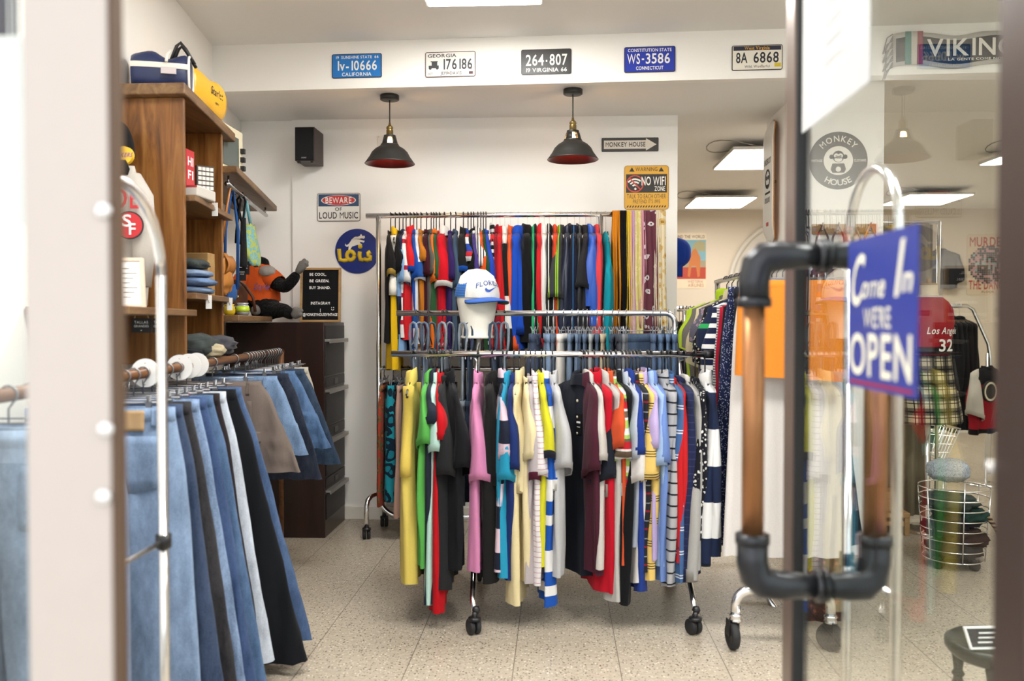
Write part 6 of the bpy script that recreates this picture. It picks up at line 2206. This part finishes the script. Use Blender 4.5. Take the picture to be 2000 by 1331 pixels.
b = MB().text('UNDERCUT', KF, kw / 2, kh * .64, .035, .024, w=.17).text('DELUXE', KF, kw / 2, kh * .33, .03, .024, w=.13)
b.ring(KF, kw / 2, kh * .52, .05, .062, .022, .0245, 24).disc(KF, kw / 2 - .02, kh * .53, .014, .022, .0245, 14).disc(KF, kw / 2 + .02, kh * .53, .014, .022, .0245, 14).fbox(KF, kw / 2 - .03, kw / 2 + .03, kh * .46, kh * .475, .022, .0245).fbox(KF, kw / 2 - .06, kw / 2 + .06, kh * .4, kh * .415, .022, .0245)
obj('print', b, INK, t)
obj('logo_print', MB().fbox(KF, kw * .4, kw * .6, kh * .14, kh * .17, .022, .0245), plain('#b5473a', .5), t)
obj('peg', MB().tube([KF.p(kw / 2, kh * .5, -.03), KF.p(kw / 2, kh * .5, .014)], .01, 8), STEEL, t)

# round shop emblem on the pillar
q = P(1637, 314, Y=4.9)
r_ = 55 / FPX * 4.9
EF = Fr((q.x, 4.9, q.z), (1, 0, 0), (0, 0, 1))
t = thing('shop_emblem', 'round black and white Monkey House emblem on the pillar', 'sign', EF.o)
obj('disc', MB().disc(EF, 0, 0, r_, 0, .002, 64), plain('#626160', .6), t)  # black disc, greyed: haze and reflection of the door glass put into the colour
obj('inner_disc', MB().disc(EF, 0, 0, r_ * .5, .001, .003, 48), plain('#efebe2', .6), t)
b = MB().text('MONKEY', EF, 0, 0, r_ * .2, .0035, w=r_ * 1.25, arc=(r_ * .66, 1)).text('HOUSE', EF, 0, 0, r_ * .2, .0035, w=r_ * 1.05, arc=(r_ * .86, -1))
b.text('VINTAGE', EF, -r_ * .74, -r_ * .04, r_ * .08, .0035, w=r_ * .4).text('CLOTHING', EF, r_ * .74, -r_ * .04, r_ * .08, .0035, w=r_ * .42)
obj('lettering', b, plain('#efebe2', .6), t)
k = r_
b = MB().disc(EF, 0, k * .14, k * .2, .003, .004, 28).disc(EF, -k * .23, k * .13, k * .08, .003, .004, 18).disc(EF, k * .23, k * .13, k * .08, .003, .004, 18)
b.prism([(-k * .2, -k * .1), (-k * .26, -k * .3), (-k * .2, -k * .42), (k * .2, -k * .42), (k * .26, -k * .3), (k * .2, -k * .1)], EF, .003, .004)
obj('monkey_print', b, plain('#4a4948', .6), t)
b = MB().disc(EF, -k * .07, k * .16, k * .085, .004, .005, 18).disc(EF, k * .07, k * .16, k * .085, .004, .005, 18).disc(EF, 0, k * .05, k * .13, .004, .005, 20, k * .1).disc(EF, 0, -k * .3, k * .09, .004, .005, 18)
obj('face_print', b, plain('#efebe2', .6), t)
b = MB().fbox(EF, -k * .1, -k * .04, k * .15, k * .17, .005, .006).fbox(EF, k * .04, k * .1, k * .15, k * .17, .005, .006).disc(EF, -k * .025, k * .07, k * .012, .005, .006, 8).disc(EF, k * .025, k * .07, k * .012, .005, .006, 8)
obj('eye_print', b, plain('#3a3938', .6), t)

# hook board with bag straps on the pillar
q0, q1 = P(1585, 458, Y=4.9), P(1709, 438, Y=4.9)
t = thing('hook_board', 'pine board of hooks on the pillar below the emblem', 'coat rack', (q0.x, 4.9, q0.z))
obj('board', MB().box((q0.x, 4.88, q0.z), (q1.x, 4.9, q1.z)), PINE, t, bevel=.002)
hooks = []
for k in range(4):
    x_ = q0.x + (q1.x - q0.x) * (k + .5) / 4
    z_ = (q0.z + q1.z) / 2
    hooks.append((x_, z_))
    obj('hook', MB().tube([(x_, 4.88, z_ + .02), (x_, 4.85, z_ + .015), (x_, 4.835, z_ + .03)], .004, 8).tube([(x_, 4.88, z_ - .005), (x_, 4.855, z_ - .02), (x_, 4.84, z_ - .005)], .004, 8), STEEL, t, True)
for k, (c_, lab, ln) in enumerate((('#4a1d1d', 'dark red leather bag on the first hook of the pillar board', .22), ('#5a3a28', 'brown leather bag with an arched strap on the second hook', .24), ('#b99a7c', 'light tan bag on the third hook of the pillar board', .25), ('#c98a2d', 'orange pouch on the last hook of the pillar board', .2))):
    x_, z_ = hooks[k]
    t = thing('leather_bag', lab, 'bag', (x_, 4.85, z_), 0, 'bags on the pillar hooks')
    obj('strap', MB().tube([(x_ - .05, 4.84, z_ - ln), (x_ - .03, 4.845, z_ - .05), (x_, 4.848, z_ + .02), (x_ + .03, 4.845, z_ - .05), (x_ + .05, 4.84, z_ - ln)], .006, 8), plain(c_, .5), t, True)
    bundle(t, 'pouch', (x_, 4.835, z_ - ln - .06), (.065, .035, .075), plain(c_, .5), 40 + k)

# sports scarf on the beam
o = (BEAM.o, BEAM.n)
p0, p1 = P(1742, 132, plane=o), P(2010, 70, plane=o)
W, H = (p1 - p0).dot(BEAM.x), (P(1742, 68, plane=o) - p0).dot(BEAM.y)
sf = Fr(p0 + BEAM.n * .004, BEAM.x, BEAM.y)
t = thing('football_scarf', 'black and white fringed football scarf pinned on the beam', 'scarf', sf.o)
rg = [[sf.p(W * i / 30, H * j / 6 + .012 * math.sin(i * .35) - .01 * i / 30, .006 + .006 * math.sin(i * .8 + j)) for j in range(7)] for i in range(31)]
obj('cloth', MB().loft(rg, closed=False), fabric('#d9d5cd'), t, True, solid=.006)
sh_ = MB()
for lo, hi, m_ in ((.12, .84, fabric('#34363c')),):
    obj('dark_field', MB().loft([[sf.p(W * (.02 + .98 * i / 30), H * (lo + (hi - lo) * j / 4) + .012 * math.sin(i * .35) - .01 * i / 30, .016) for j in range(5)] for i in range(31)], closed=False), m_, t, True, solid=.002)
for a_, b_, c_ in ((.085, .13, '#4a9a8d'), (.13, .175, '#e8e3da'), (.175, .215, '#b5475a')):
    obj('colour_band', MB().loft([[sf.p(W * (a_ + (b_ - a_) * i / 4), H * j / 4 + .008, .019) for j in range(5)] for i in range(5)], closed=False), fabric(c_), t, True, solid=.002)
b = MB().text('VIKINGS', sf, W * .25, H * .28, H * .5, .0195, w=W * .74, align='l').text('LA GENTE COME NOI', sf, W * .4, H * .13, H * .07, .0195, w=W * .4, align='l')
obj('lettering', b, plain('#e9e5dc', .7), t)
b = MB()
for j in range(16):
    a_ = sf.p(0, H * j / 15, .006)
    b.tube([a_, a_ + sf.x * -.03 + sf.y * (-.02 - .02 * (j % 3)), a_ + sf.x * (-.04 - .01 * (j % 2)) + sf.y * (-.06 - .015 * (j % 4))], .003, 5)
obj('fringe', b, fabric('#8d8a86'), t)

# ------------------------------------------------------------------ things seen through the glass door
# grey sweater on a hanger on the far wall
q = P(1838, 470, Y=10.33)
t = garment('sweater', 'grey and black sweater on a hanger on the far wall', 'sweater', (q.x, 10.33, q.z), YRR, zat(1838, 565, 10.33) - q.z, ('hs', 4.0, [(0, '#8b8a8c'), (.868, '#2e2e32'), (.917, '#8b8a8c')]), slz=-.5, W=.03, seed=601, col='crew', Ush=.22, Uh=.22)
h = thing('coat_hanger', 'steel hanger holding the grey sweater on the far wall', 'hanger', (q.x, 10.33, q.z), YRR)
coat_hanger(h, WH, r=.003, hook=.02)
obj('wall_peg', MB().tube([(0, 0, 0), (-.075, 0, 0)], .008, 8), STEEL, h, world=False)

# mannequin with jersey and skirt
my_ = 5.5
mx_ = P(1812, 700, Y=my_).x
t = thing('torso_mannequin', 'cream torso mannequin on a pole wearing the red jersey', 'mannequin', (mx_, my_, 0))
MZf = lambda py: zat(1812, py, my_)
prof = [(.2, .12, 820), (.19, .12, 790), (.165, .115, 745), (.14, .1, 705), (.135, .095, 690), (.15, .105, 660), (.165, .115, 630), (.16, .105, 605), (.13, .08, 590), (.07, .06, 580), (.052, .055, 572), (.05, .053, 557)]
MR = Matrix.Rotation(.5, 3, 'Z')


def torso(o=0.0, i0=0, i1=12, n=26):
    return [[Vector((mx_, my_, MZf(py))) + MR @ Vector(((a + o) * math.cos(2 * PI * j / n), (b_ + o) * math.sin(2 * PI * j / n), 0)) for j in range(n)] for a, b_, py in prof[i0:i1]]


SKINM = plain('#e3d3b6', .5)
obj('torso', MB().loft(torso(), True, True), SKINM, t, True)
obj('neck_cap', MB().lathe([(0, MZf(557) + .012), (.05, MZf(557) + .01), (.054, MZf(557)), (0, MZf(557))], (mx_, my_, 0), 22).tube([(mx_, my_, MZf(557)), (mx_, my_, MZf(545))], .012, 8), PINE, t, True)
obj('pole', MB().tube([(mx_, my_, .02), (mx_, my_, MZf(815))], .016, 12), CHROME, t, True)
obj('base', MB().lathe([(0, .025), (.1, .022), (.15, .01), (.15, 0), (0, 0)], (mx_, my_, 0), 28), CHROME, t, True)
t = thing('basketball_jersey', 'red basketball jersey lettered Los Angeles on the torso mannequin', 'jersey', (mx_, my_, MZf(700)))
obj('body', MB().loft(torso(.012, 3, 10)), fabric('#b9202c'), t, True)
for s in (-1, 1):
    obj('side_panel', MB().loft([[Vector((mx_, my_, MZf(py))) + MR @ Vector((s * (a + .016) * math.cos(u), (b_ + .016) * math.sin(u), 0)) for u in (-.35, 0, .35)] for a, b_, py in prof[3:6]], closed=False), fabric('#e8e5e0'), t, True)
obj('neck_trim', MB().tube(torso(.012, 9, 10)[0], .006, 6, closed=True), fabric('#e8e5e0'), t, True)
b = MB()


def on_torso(s, cap_h, zc, w, sh=0.0, r0=.182):
    tot = sum(GL[(1, ch)][2] if ch != ' ' else .3 for ch in s)
    kk = cap_h / GL['cap']
    x = 0
    for ch in s:
        if ch == ' ':
            x += .3
            continue
        vs, fs, adv = GL[(1, ch)]
        out = []
        for u, v in vs:
            a = (x + u) / tot * w - w / 2 + sh * v * kk
            th = -PI / 2 + a / .15
            out.append(Vector((mx_, my_, zc + v * kk)) + MR @ Vector((r0 * math.cos(th), (r0 - .048) * math.sin(th), 0)))
        b.add(out, fs)
        x += adv


on_torso('Los Angeles', .04, MZf(652), .24, .2)
on_torso('32', .07, MZf(685), .11)
obj('lettering', b, plain('#f0ece6', .6), t)
t = thing('plaid_skirt', 'black and cream plaid skirt on the torso mannequin', 'skirt', (mx_, my_, MZf(820)))
rings = []
for i in range(14):
    s = i / 13
    z = MZf(692 + 132 * s)
    a, b_ = .155 + .075 * sm(s), .115 + .065 * s
    rings.append([Vector((mx_, my_, z)) + MR @ Vector(((a + .008 * s * math.sin(9 * j * 2 * PI / 40)) * math.cos(2 * PI * j / 40), (b_ + .008 * s * math.sin(9 * j * 2 * PI / 40)) * math.sin(2 * PI * j / 40), 0)) for j in range(40)])
PL = ('plaid', .085, [(0, '#ddd6c4'), (.3, '#2b2a2b'), (.36, '#ddd6c4'), (.5, '#77736b'), (.68, '#1f1e20'), (.8, '#77736b')])
obj('cloth', MB().loft(rings), fabric(PL), t, True)
obj('waistband', MB().loft(torso(.02, 4, 5) + [[p + Vector((0, 0, .04)) for p in torso(.02, 4, 5)[0]]]), fabric('#232224'), t, True)
obj('belt_tassel', MB().tube([Vector((mx_, my_, MZf(700))) + MR @ Vector((.06, -.13, 0)), Vector((mx_, my_, MZf(760))) + MR @ Vector((.06, -.17, 0))], .01, 8), INK, t, True)

# round wire basket on casters full of scarves and belts
by_ = 4.72
bx_ = P(1862, 1000, Y=by_).x
t = thing('wire_basket', 'round chrome wire basket on casters stuffed with scarves', 'basket', (bx_, by_, 0))
zt_, zb_ = zat(1862, 950, by_), zat(1862, 1088, by_)
rt_, rb_ = .175, .15
for i in range(8):
    s = i / 7
    r_ = rb_ + (rt_ - rb_) * s
    z = zb_ + (zt_ - zb_) * s
    obj('hoop', MB().tube([(bx_ + r_ * math.cos(a), by_ + r_ * math.sin(a), z) for a in [k * 2 * PI / 36 for k in range(36)]], .0035, 6, closed=True), CHROME, t, True)
for k in range(6):
    a = k * 2 * PI / 6 + .4
    obj('upright', MB().tube([(bx_ + (rb_ + .004) * math.cos(a), by_ + (rb_ + .004) * math.sin(a), zb_), (bx_ + (rt_ + .004) * math.cos(a), by_ + (rt_ + .004) * math.sin(a), zt_ + (.05 if k % 3 == 1 else 0))], .0035, 6), CHROME, t, True)
obj('floor_plate', MB().lathe([(0, zb_ - .004), (rb_, zb_ - .004), (rb_, zb_ + .002), (0, zb_ + .002)], (bx_, by_, 0), 30), STEEL, t)
for k in range(4):
    a = k * PI / 2 + .5
    caster(t, (bx_ + .12 * math.cos(a), by_ + .12 * math.sin(a), 0), .026, a, .03)
SB = [(0, 0, .05, .13, .13, .05, '#3b3436', 'dark grey scarf at the bottom of the wire basket'), (.04, -.05, .12, .1, .09, .05, '#4b3a35', 'brown belt bundle low in the wire basket'), (-.04, 0, .16, .11, .12, .05, '#28262c', 'black scarf halfway up the wire basket'),
      (.03, .02, .22, .12, .12, .05, '#3a3742', 'slate scarf high in the wire basket'), (.07, -.06, .24, .07, .08, .04, '#2f4a44', 'dark green scarf spilling over the wire basket rim'), (-.02, 0, .3, .13, .13, .045, '#4a5650', 'grey green scarf across the top of the wire basket')]
for k, (dx, dy, dz, sx_, sy_, sz_, c_, lab) in enumerate(SB):
    t = thing('scarf_bundle', lab, 'scarf', (bx_ + dx, by_ + dy, zb_ + dz), 0, 'scarves in the wire basket')
    bundle(t, 'cloth', (bx_ + dx, by_ + dy, zb_ + dz), (sx_, sy_, sz_), fabric(c_), 80 + k, e=.8, amp=.25)
t = thing('knit_scarf', 'chunky blue and white knitted scarf on top of the wire basket', 'scarf', (bx_ - .03, by_, zt_))
bundle(t, 'cloth', (bx_ - .03, by_, zt_ + .085), (.105, .09, .06), fabric(('flo', 150, [(0, '#e6e6e8'), (.34, '#5f7191'), (.5, '#c9d0d8')])), 90, e=.85, amp=.15)
t = thing('striped_belt', 'brown and cream striped belt hanging out of the wire basket', 'belt', (bx_ + .19, by_ - .04, .1))
obj('strap', MB().tube([(bx_ + .12, by_ - .1, .3), (bx_ + .17, by_ - .12, .22), (bx_ + .2, by_ - .12, .14), (bx_ + .21, by_ - .13, .03), (bx_ + .2, by_ - .14, .012)], .012, 8), fabric(('hs', .02, [(0, '#c9b08c'), (.5, '#4a3022')])), t, True)

# shopping cart behind
cy_ = 5.95
t = thing('shopping_cart', 'chrome wire shopping cart of hats and bags behind the mannequin', 'cart', (P(1815, 900, Y=cy_).x, cy_, 0))
c0, c1, c2, c3 = P(1752, 822, Y=cy_), P(1876, 838, Y=cy_), P(1848, 900, Y=cy_), P(1765, 905, Y=cy_)
dn = Vector((0, .38, 0))
T4 = [c0, c1, c1 + dn, c0 + dn]
B4 = [c3, c2, c2 + dn * .85, c3 + dn * .85]
for R4 in (T4, B4):
    obj('rim', MB().tube(R4, .005, 6, closed=True), CHROME, t, True)
for k in range(4):
    b = MB()
    a0_, a1_, b0_, b1_ = T4[k], T4[(k + 1) % 4], B4[k], B4[(k + 1) % 4]
    for i in range(9):
        s = i / 8
        b.tube([a0_.lerp(a1_, s), b0_.lerp(b1_, s)], .0022, 5)
    for i in range(1, 4):
        s = i / 4
        b.tube([a0_.lerp(b0_, s), a1_.lerp(b1_, s)], .0022, 5)
    obj('wire_mesh', b, CHROME, t)
b = MB()
for i in range(8):
    s = i / 7
    b.tube([B4[0].lerp(B4[1], s), B4[3].lerp(B4[2], s)], .0022, 5)
obj('wire_floor', b, CHROME, t)
for xx, yy in ((c3.x + .02, cy_ + .02), (c2.x, cy_ + .02), (c3.x + .02, cy_ + .3), (c2.x, cy_ + .3)):
    obj('leg', MB().tube([(xx, yy, c3.z), (xx, yy, .09)], .011, 10), CHROME, t, True)
    caster(t, (xx, yy, 0), .04, .3, .01)
obj('handle', MB().tube([T4[0], T4[0] + Vector((-.08, 0, .08)), T4[3] + Vector((-.08, 0, .08)), T4[3]], .009, 8), CHROME, t, True)
mid = (c0 + c2) / 2 + dn * .45
for k, (dx, dz, s_, c_, nm, lab) in enumerate(((-.06, .06, (.11, .12, .05), '#d6d2c4', 'hat', 'cream hat in the shopping cart'), (.07, .0, (.09, .1, .05), '#34383f', 'cap', 'dark cap in the shopping cart'), (-.06, -.05, (.08, .1, .045), '#b4a33a', 'scarf_bundle', 'yellow and green scarf in the shopping cart'), (.05, -.07, (.08, .1, .04), '#7a5a3c', 'leather_bag', 'brown bag in the shopping cart'))):
    t = thing(nm, lab, nm.split('_')[0] if nm != 'leather_bag' else 'bag', mid + Vector((dx, 0, dz)))
    bundle(t, 'body' if nm in ('hat', 'cap') else 'cloth', mid + Vector((dx, 0, dz)), s_, fabric(c_), 95 + k, e=.8)

# rail of black clothes at the far side
fy_ = 7.6
t = thing('rounded_rail', 'chrome rail with sloping end carrying black clothes near the far wall', 'clothes rail', (P(1880, 600, Y=fy_).x, fy_, 0))
za = zat(1880, 598, fy_)
xs0, xs1, xs2 = P(1840, 600, Y=fy_).x, P(1893, 600, Y=fy_).x, P(1934, 690, Y=fy_).x
obj('frame_tube', MB().tube([(xs0 - .5, fy_, 0), (xs0 - .5, fy_, za - .1), (xs0 - .45, fy_, za), (xs1 - .02, fy_, za), (xs1 + .03, fy_, za - .03), (P(1930, 670, Y=fy_).x, fy_, zat(1930, 672, fy_)), (xs2, fy_, zat(1934, 700, fy_)), (xs2, fy_, 0)], .017, 12), CHROME, t, True)
for k in range(7):
    x_ = xs0 - .1 + (xs1 - xs0 + .02) * k / 6
    garment('jacket', 'black jacket in the tight row on the sloping rail', 'jacket', (x_, fy_, za), .3, -1.05, '#16171a', slz=-.7, W=.028, seed=700 + k, col='crew', group='black jackets on the sloping rail')
    h = thing('coat_hanger', 'steel hanger in the tight row on the sloping rail', 'hanger', (x_, fy_, za), .3, 'hangers on the sloping rail')
    coat_hanger(h, WH, r=.003, hook=.017)
x_ = P(1868, 700, Y=7.2).x
q = P(1903, 715, Y=7.1)
t = garment('varsity_jacket', 'red and black jacket with round badge hanging near the brown door frame', 'jacket', (q.x + .1, 7.1, q.z + .1), YRR + .5, zat(1903, 845, 7.1) - q.z - .1, ('hs', 3.0, [(0, '#17181c'), (.8, '#a31d2b'), (.915, '#17181c')]), slz=-.5, W=.04, seed=720, col='crew', sl='#cfc8bd')
fr = Fr((.06, -.04, -.3), (0, 1, 0), (0, 0, 1))
obj('badge', MB().disc(fr, 0, 0, .085, -.015, .002), plain('#17181c', .6), t, world=False)
obj('badge_ring', MB().ring(fr, 0, 0, .06, .075, .002, .004), plain('#d6cdb8', .6), t, world=False)
st = thing('garment_stand', 'slim chrome stand holding the red and black jacket', 'stand', (q.x + .1, 7.1, 0))
obj('pole', MB().tube([(q.x + .1, 7.1, .0), (q.x + .1, 7.1, q.z + .1)], .01, 10), CHROME, st, True)
obj('base', MB().lathe([(0, .012), (.15, .008), (.15, 0), (0, 0)], (q.x + .1, 7.1, 0), 24), CHROME, st, True)

# wooden bench with a little sign, curtain behind
y_ = 5.35
bx0_, bx1_ = P(1655, 1000, Y=y_).x, P(1778, 1000, Y=y_).x
t = thing('wooden_bench', 'low pine bench with a lower shelf behind the copper handle', 'bench', ((bx0_ + bx1_) / 2, y_, 0))
zt_ = zat(1700, 1002, y_)
obj('seat_board', MB().box((bx0_, y_, zt_ - .03), (bx1_, y_ + .3, zt_)), PINE, t, bevel=.004)
for xx in (bx0_, bx1_ - .03):
    obj('side_panel', MB().box((xx, y_ + .005, 0), (xx + .03, y_ + .295, zt_ - .03)), PINE, t, bevel=.003)
obj('lower_shelf', MB().box((bx0_ + .03, y_ + .01, .06), (bx1_ - .03, y_ + .29, .085)), PINE, t)
a, b_ = P(1663, 1000, Y=y_ + .05), P(1762, 962, Y=y_ + .05)
t = thing('small_sign_box', 'pine box with a small black lettered sign on the bench', 'box', (a.x, y_ + .05, zt_))
obj('case', MB().box((a.x, y_ + .05, zt_), (b_.x, y_ + .2, b_.z)), PINE, t, bevel=.003)
fr = Fr((a.x, y_ + .05, zt_), (1, 0, 0), (0, 0, 1))
obj('sign_panel', MB().fbox(fr, .02, .14, .012, b_.z - zt_ - .012, -.002, .003), INK, t)
obj('lettering', MB().text('TODO A', fr, .03, .07, .014, .004, align='l').text('MITAD', fr, .03, .048, .014, .004, align='l').text('5 EUR', fr, .03, .026, .014, .004, align='l'), PAPER, t)
q = P(1676, 950, Y=y_ + .1)
t = thing('dark_shoe', 'dark shoe resting on the pine sign box', 'shoe', (q.x, y_ + .12, b_.z))
skin('upper', [((q.x - .03, y_ + .12, b_.z + .03), .028), ((q.x + .03, y_ + .12, b_.z + .028), .026), ((q.x + .09, y_ + .12, b_.z + .02), .02)], [(0, 1), (1, 2)], plain('#2a2422', .5), t)
obj('sole', MB().box((q.x - .055, y_ + .095, b_.z), (q.x + .105, y_ + .145, b_.z + .008)), RUBBER, t, bevel=.003)
y_ = 5.75
c0, c1 = P(1650, 985, Y=y_), P(1745, 700, Y=y_)
t = thing('curtain', 'beige fitting room curtain hanging behind the bench', 'curtain', ((c0.x + c1.x) / 2, y_, 0))
zr_ = 1.95
xw0, xw1 = pl1 + .01, c1.x + .25
obj('cloth', MB().loft([[Vector((xw0 + (xw1 - xw0) * i / 40, y_ + .025 * math.sin(i * 1.15), z)) for i in range(41)] for z in (.04, .6, 1.2, zr_ - .015)], closed=False), fabric('#a99c80'), t, True, solid=.004)
obj('rod', MB().tube([(xw0 - .03, y_, zr_), (xw1 + .03, y_, zr_)], .012, 10), CHROME, t, True)
obj('post', MB().tube([(xw1 + .03, y_, 0), (xw1 + .03, y_, zr_)], .012, 10), CHROME, t, True)

# little round stool with a framed card
q = P(1945, 1262, Y=2.75)
sx_, sy_, sz_ = q.x, 2.75, zat(1945, 1250, 2.75)
t = thing('round_stool', 'dark green round wooden stool with turned legs by the door', 'stool', (sx_, sy_, 0))
GW = wood('#1d241c', '#28301f', '#343d2b', .35, 2)
rr_ = P(1945, 1240, Y=2.75).x - P(1852, 1240, Y=2.75).x
obj('seat', MB().lathe([(0, sz_), (rr_ * .9, sz_), (rr_, sz_ - .01), (rr_, sz_ - .03), (rr_ * .93, sz_ - .045), (rr_ * .85, sz_ - .055), (0, sz_ - .055)], (sx_, sy_, 0), 40), GW, t, True)
for k in range(4):
    a = PI / 4 + k * PI / 2 + .25
    lx_, ly_ = sx_ + rr_ * .72 * math.cos(a), sy_ + rr_ * .72 * math.sin(a)
    h_ = sz_ - .05
    obj('leg', MB().lathe([(0, 0), (.012, 0), (.015, .03), (.012, h_ * .3), (.02, h_ * .45), (.022, h_ * .55), (.013, h_ * .66), (.02, h_ * .7), (.013, h_ * .75), (.018, h_ * .9), (.022, h_), (0, h_)], (lx_, ly_, 0), 16), GW, t, True)
fr = Fr((P(1908, 1262, Y=2.62).x, 2.66, sz_ + .001), (1, .1, 0), (-.25, .2, 1))
t = thing('card_frame', 'white framed black card standing on the round green stool', 'frame', fr.o)
w_, h_ = .13, .068
b = MB().fbox(fr, 0, w_, 0, .006, -.004, .004).fbox(fr, 0, w_, h_ - .006, h_, -.004, .004).fbox(fr, 0, .006, .006, h_ - .006, -.004, .004).fbox(fr, w_ - .006, w_, .006, h_ - .006, -.004, .004)
obj('frame', b, PAPER, t)
obj('card', MB().fbox(fr, .006, w_ - .006, .006, h_ - .006, -.003, 0), plain('#26272a', .6), t)
b = MB()
for i in range(3):
    b.fbox(fr, .03 + i * .006, .075 + i * .01, .018 + i * .014, .022 + i * .014, 0, .001)
obj('lettering', b, PAPER, t)

print('MESHES', len([o for o in bpy.data.objects if o.type == 'MESH']), 'THINGS', len([o for o in bpy.data.objects if o.parent is None]))
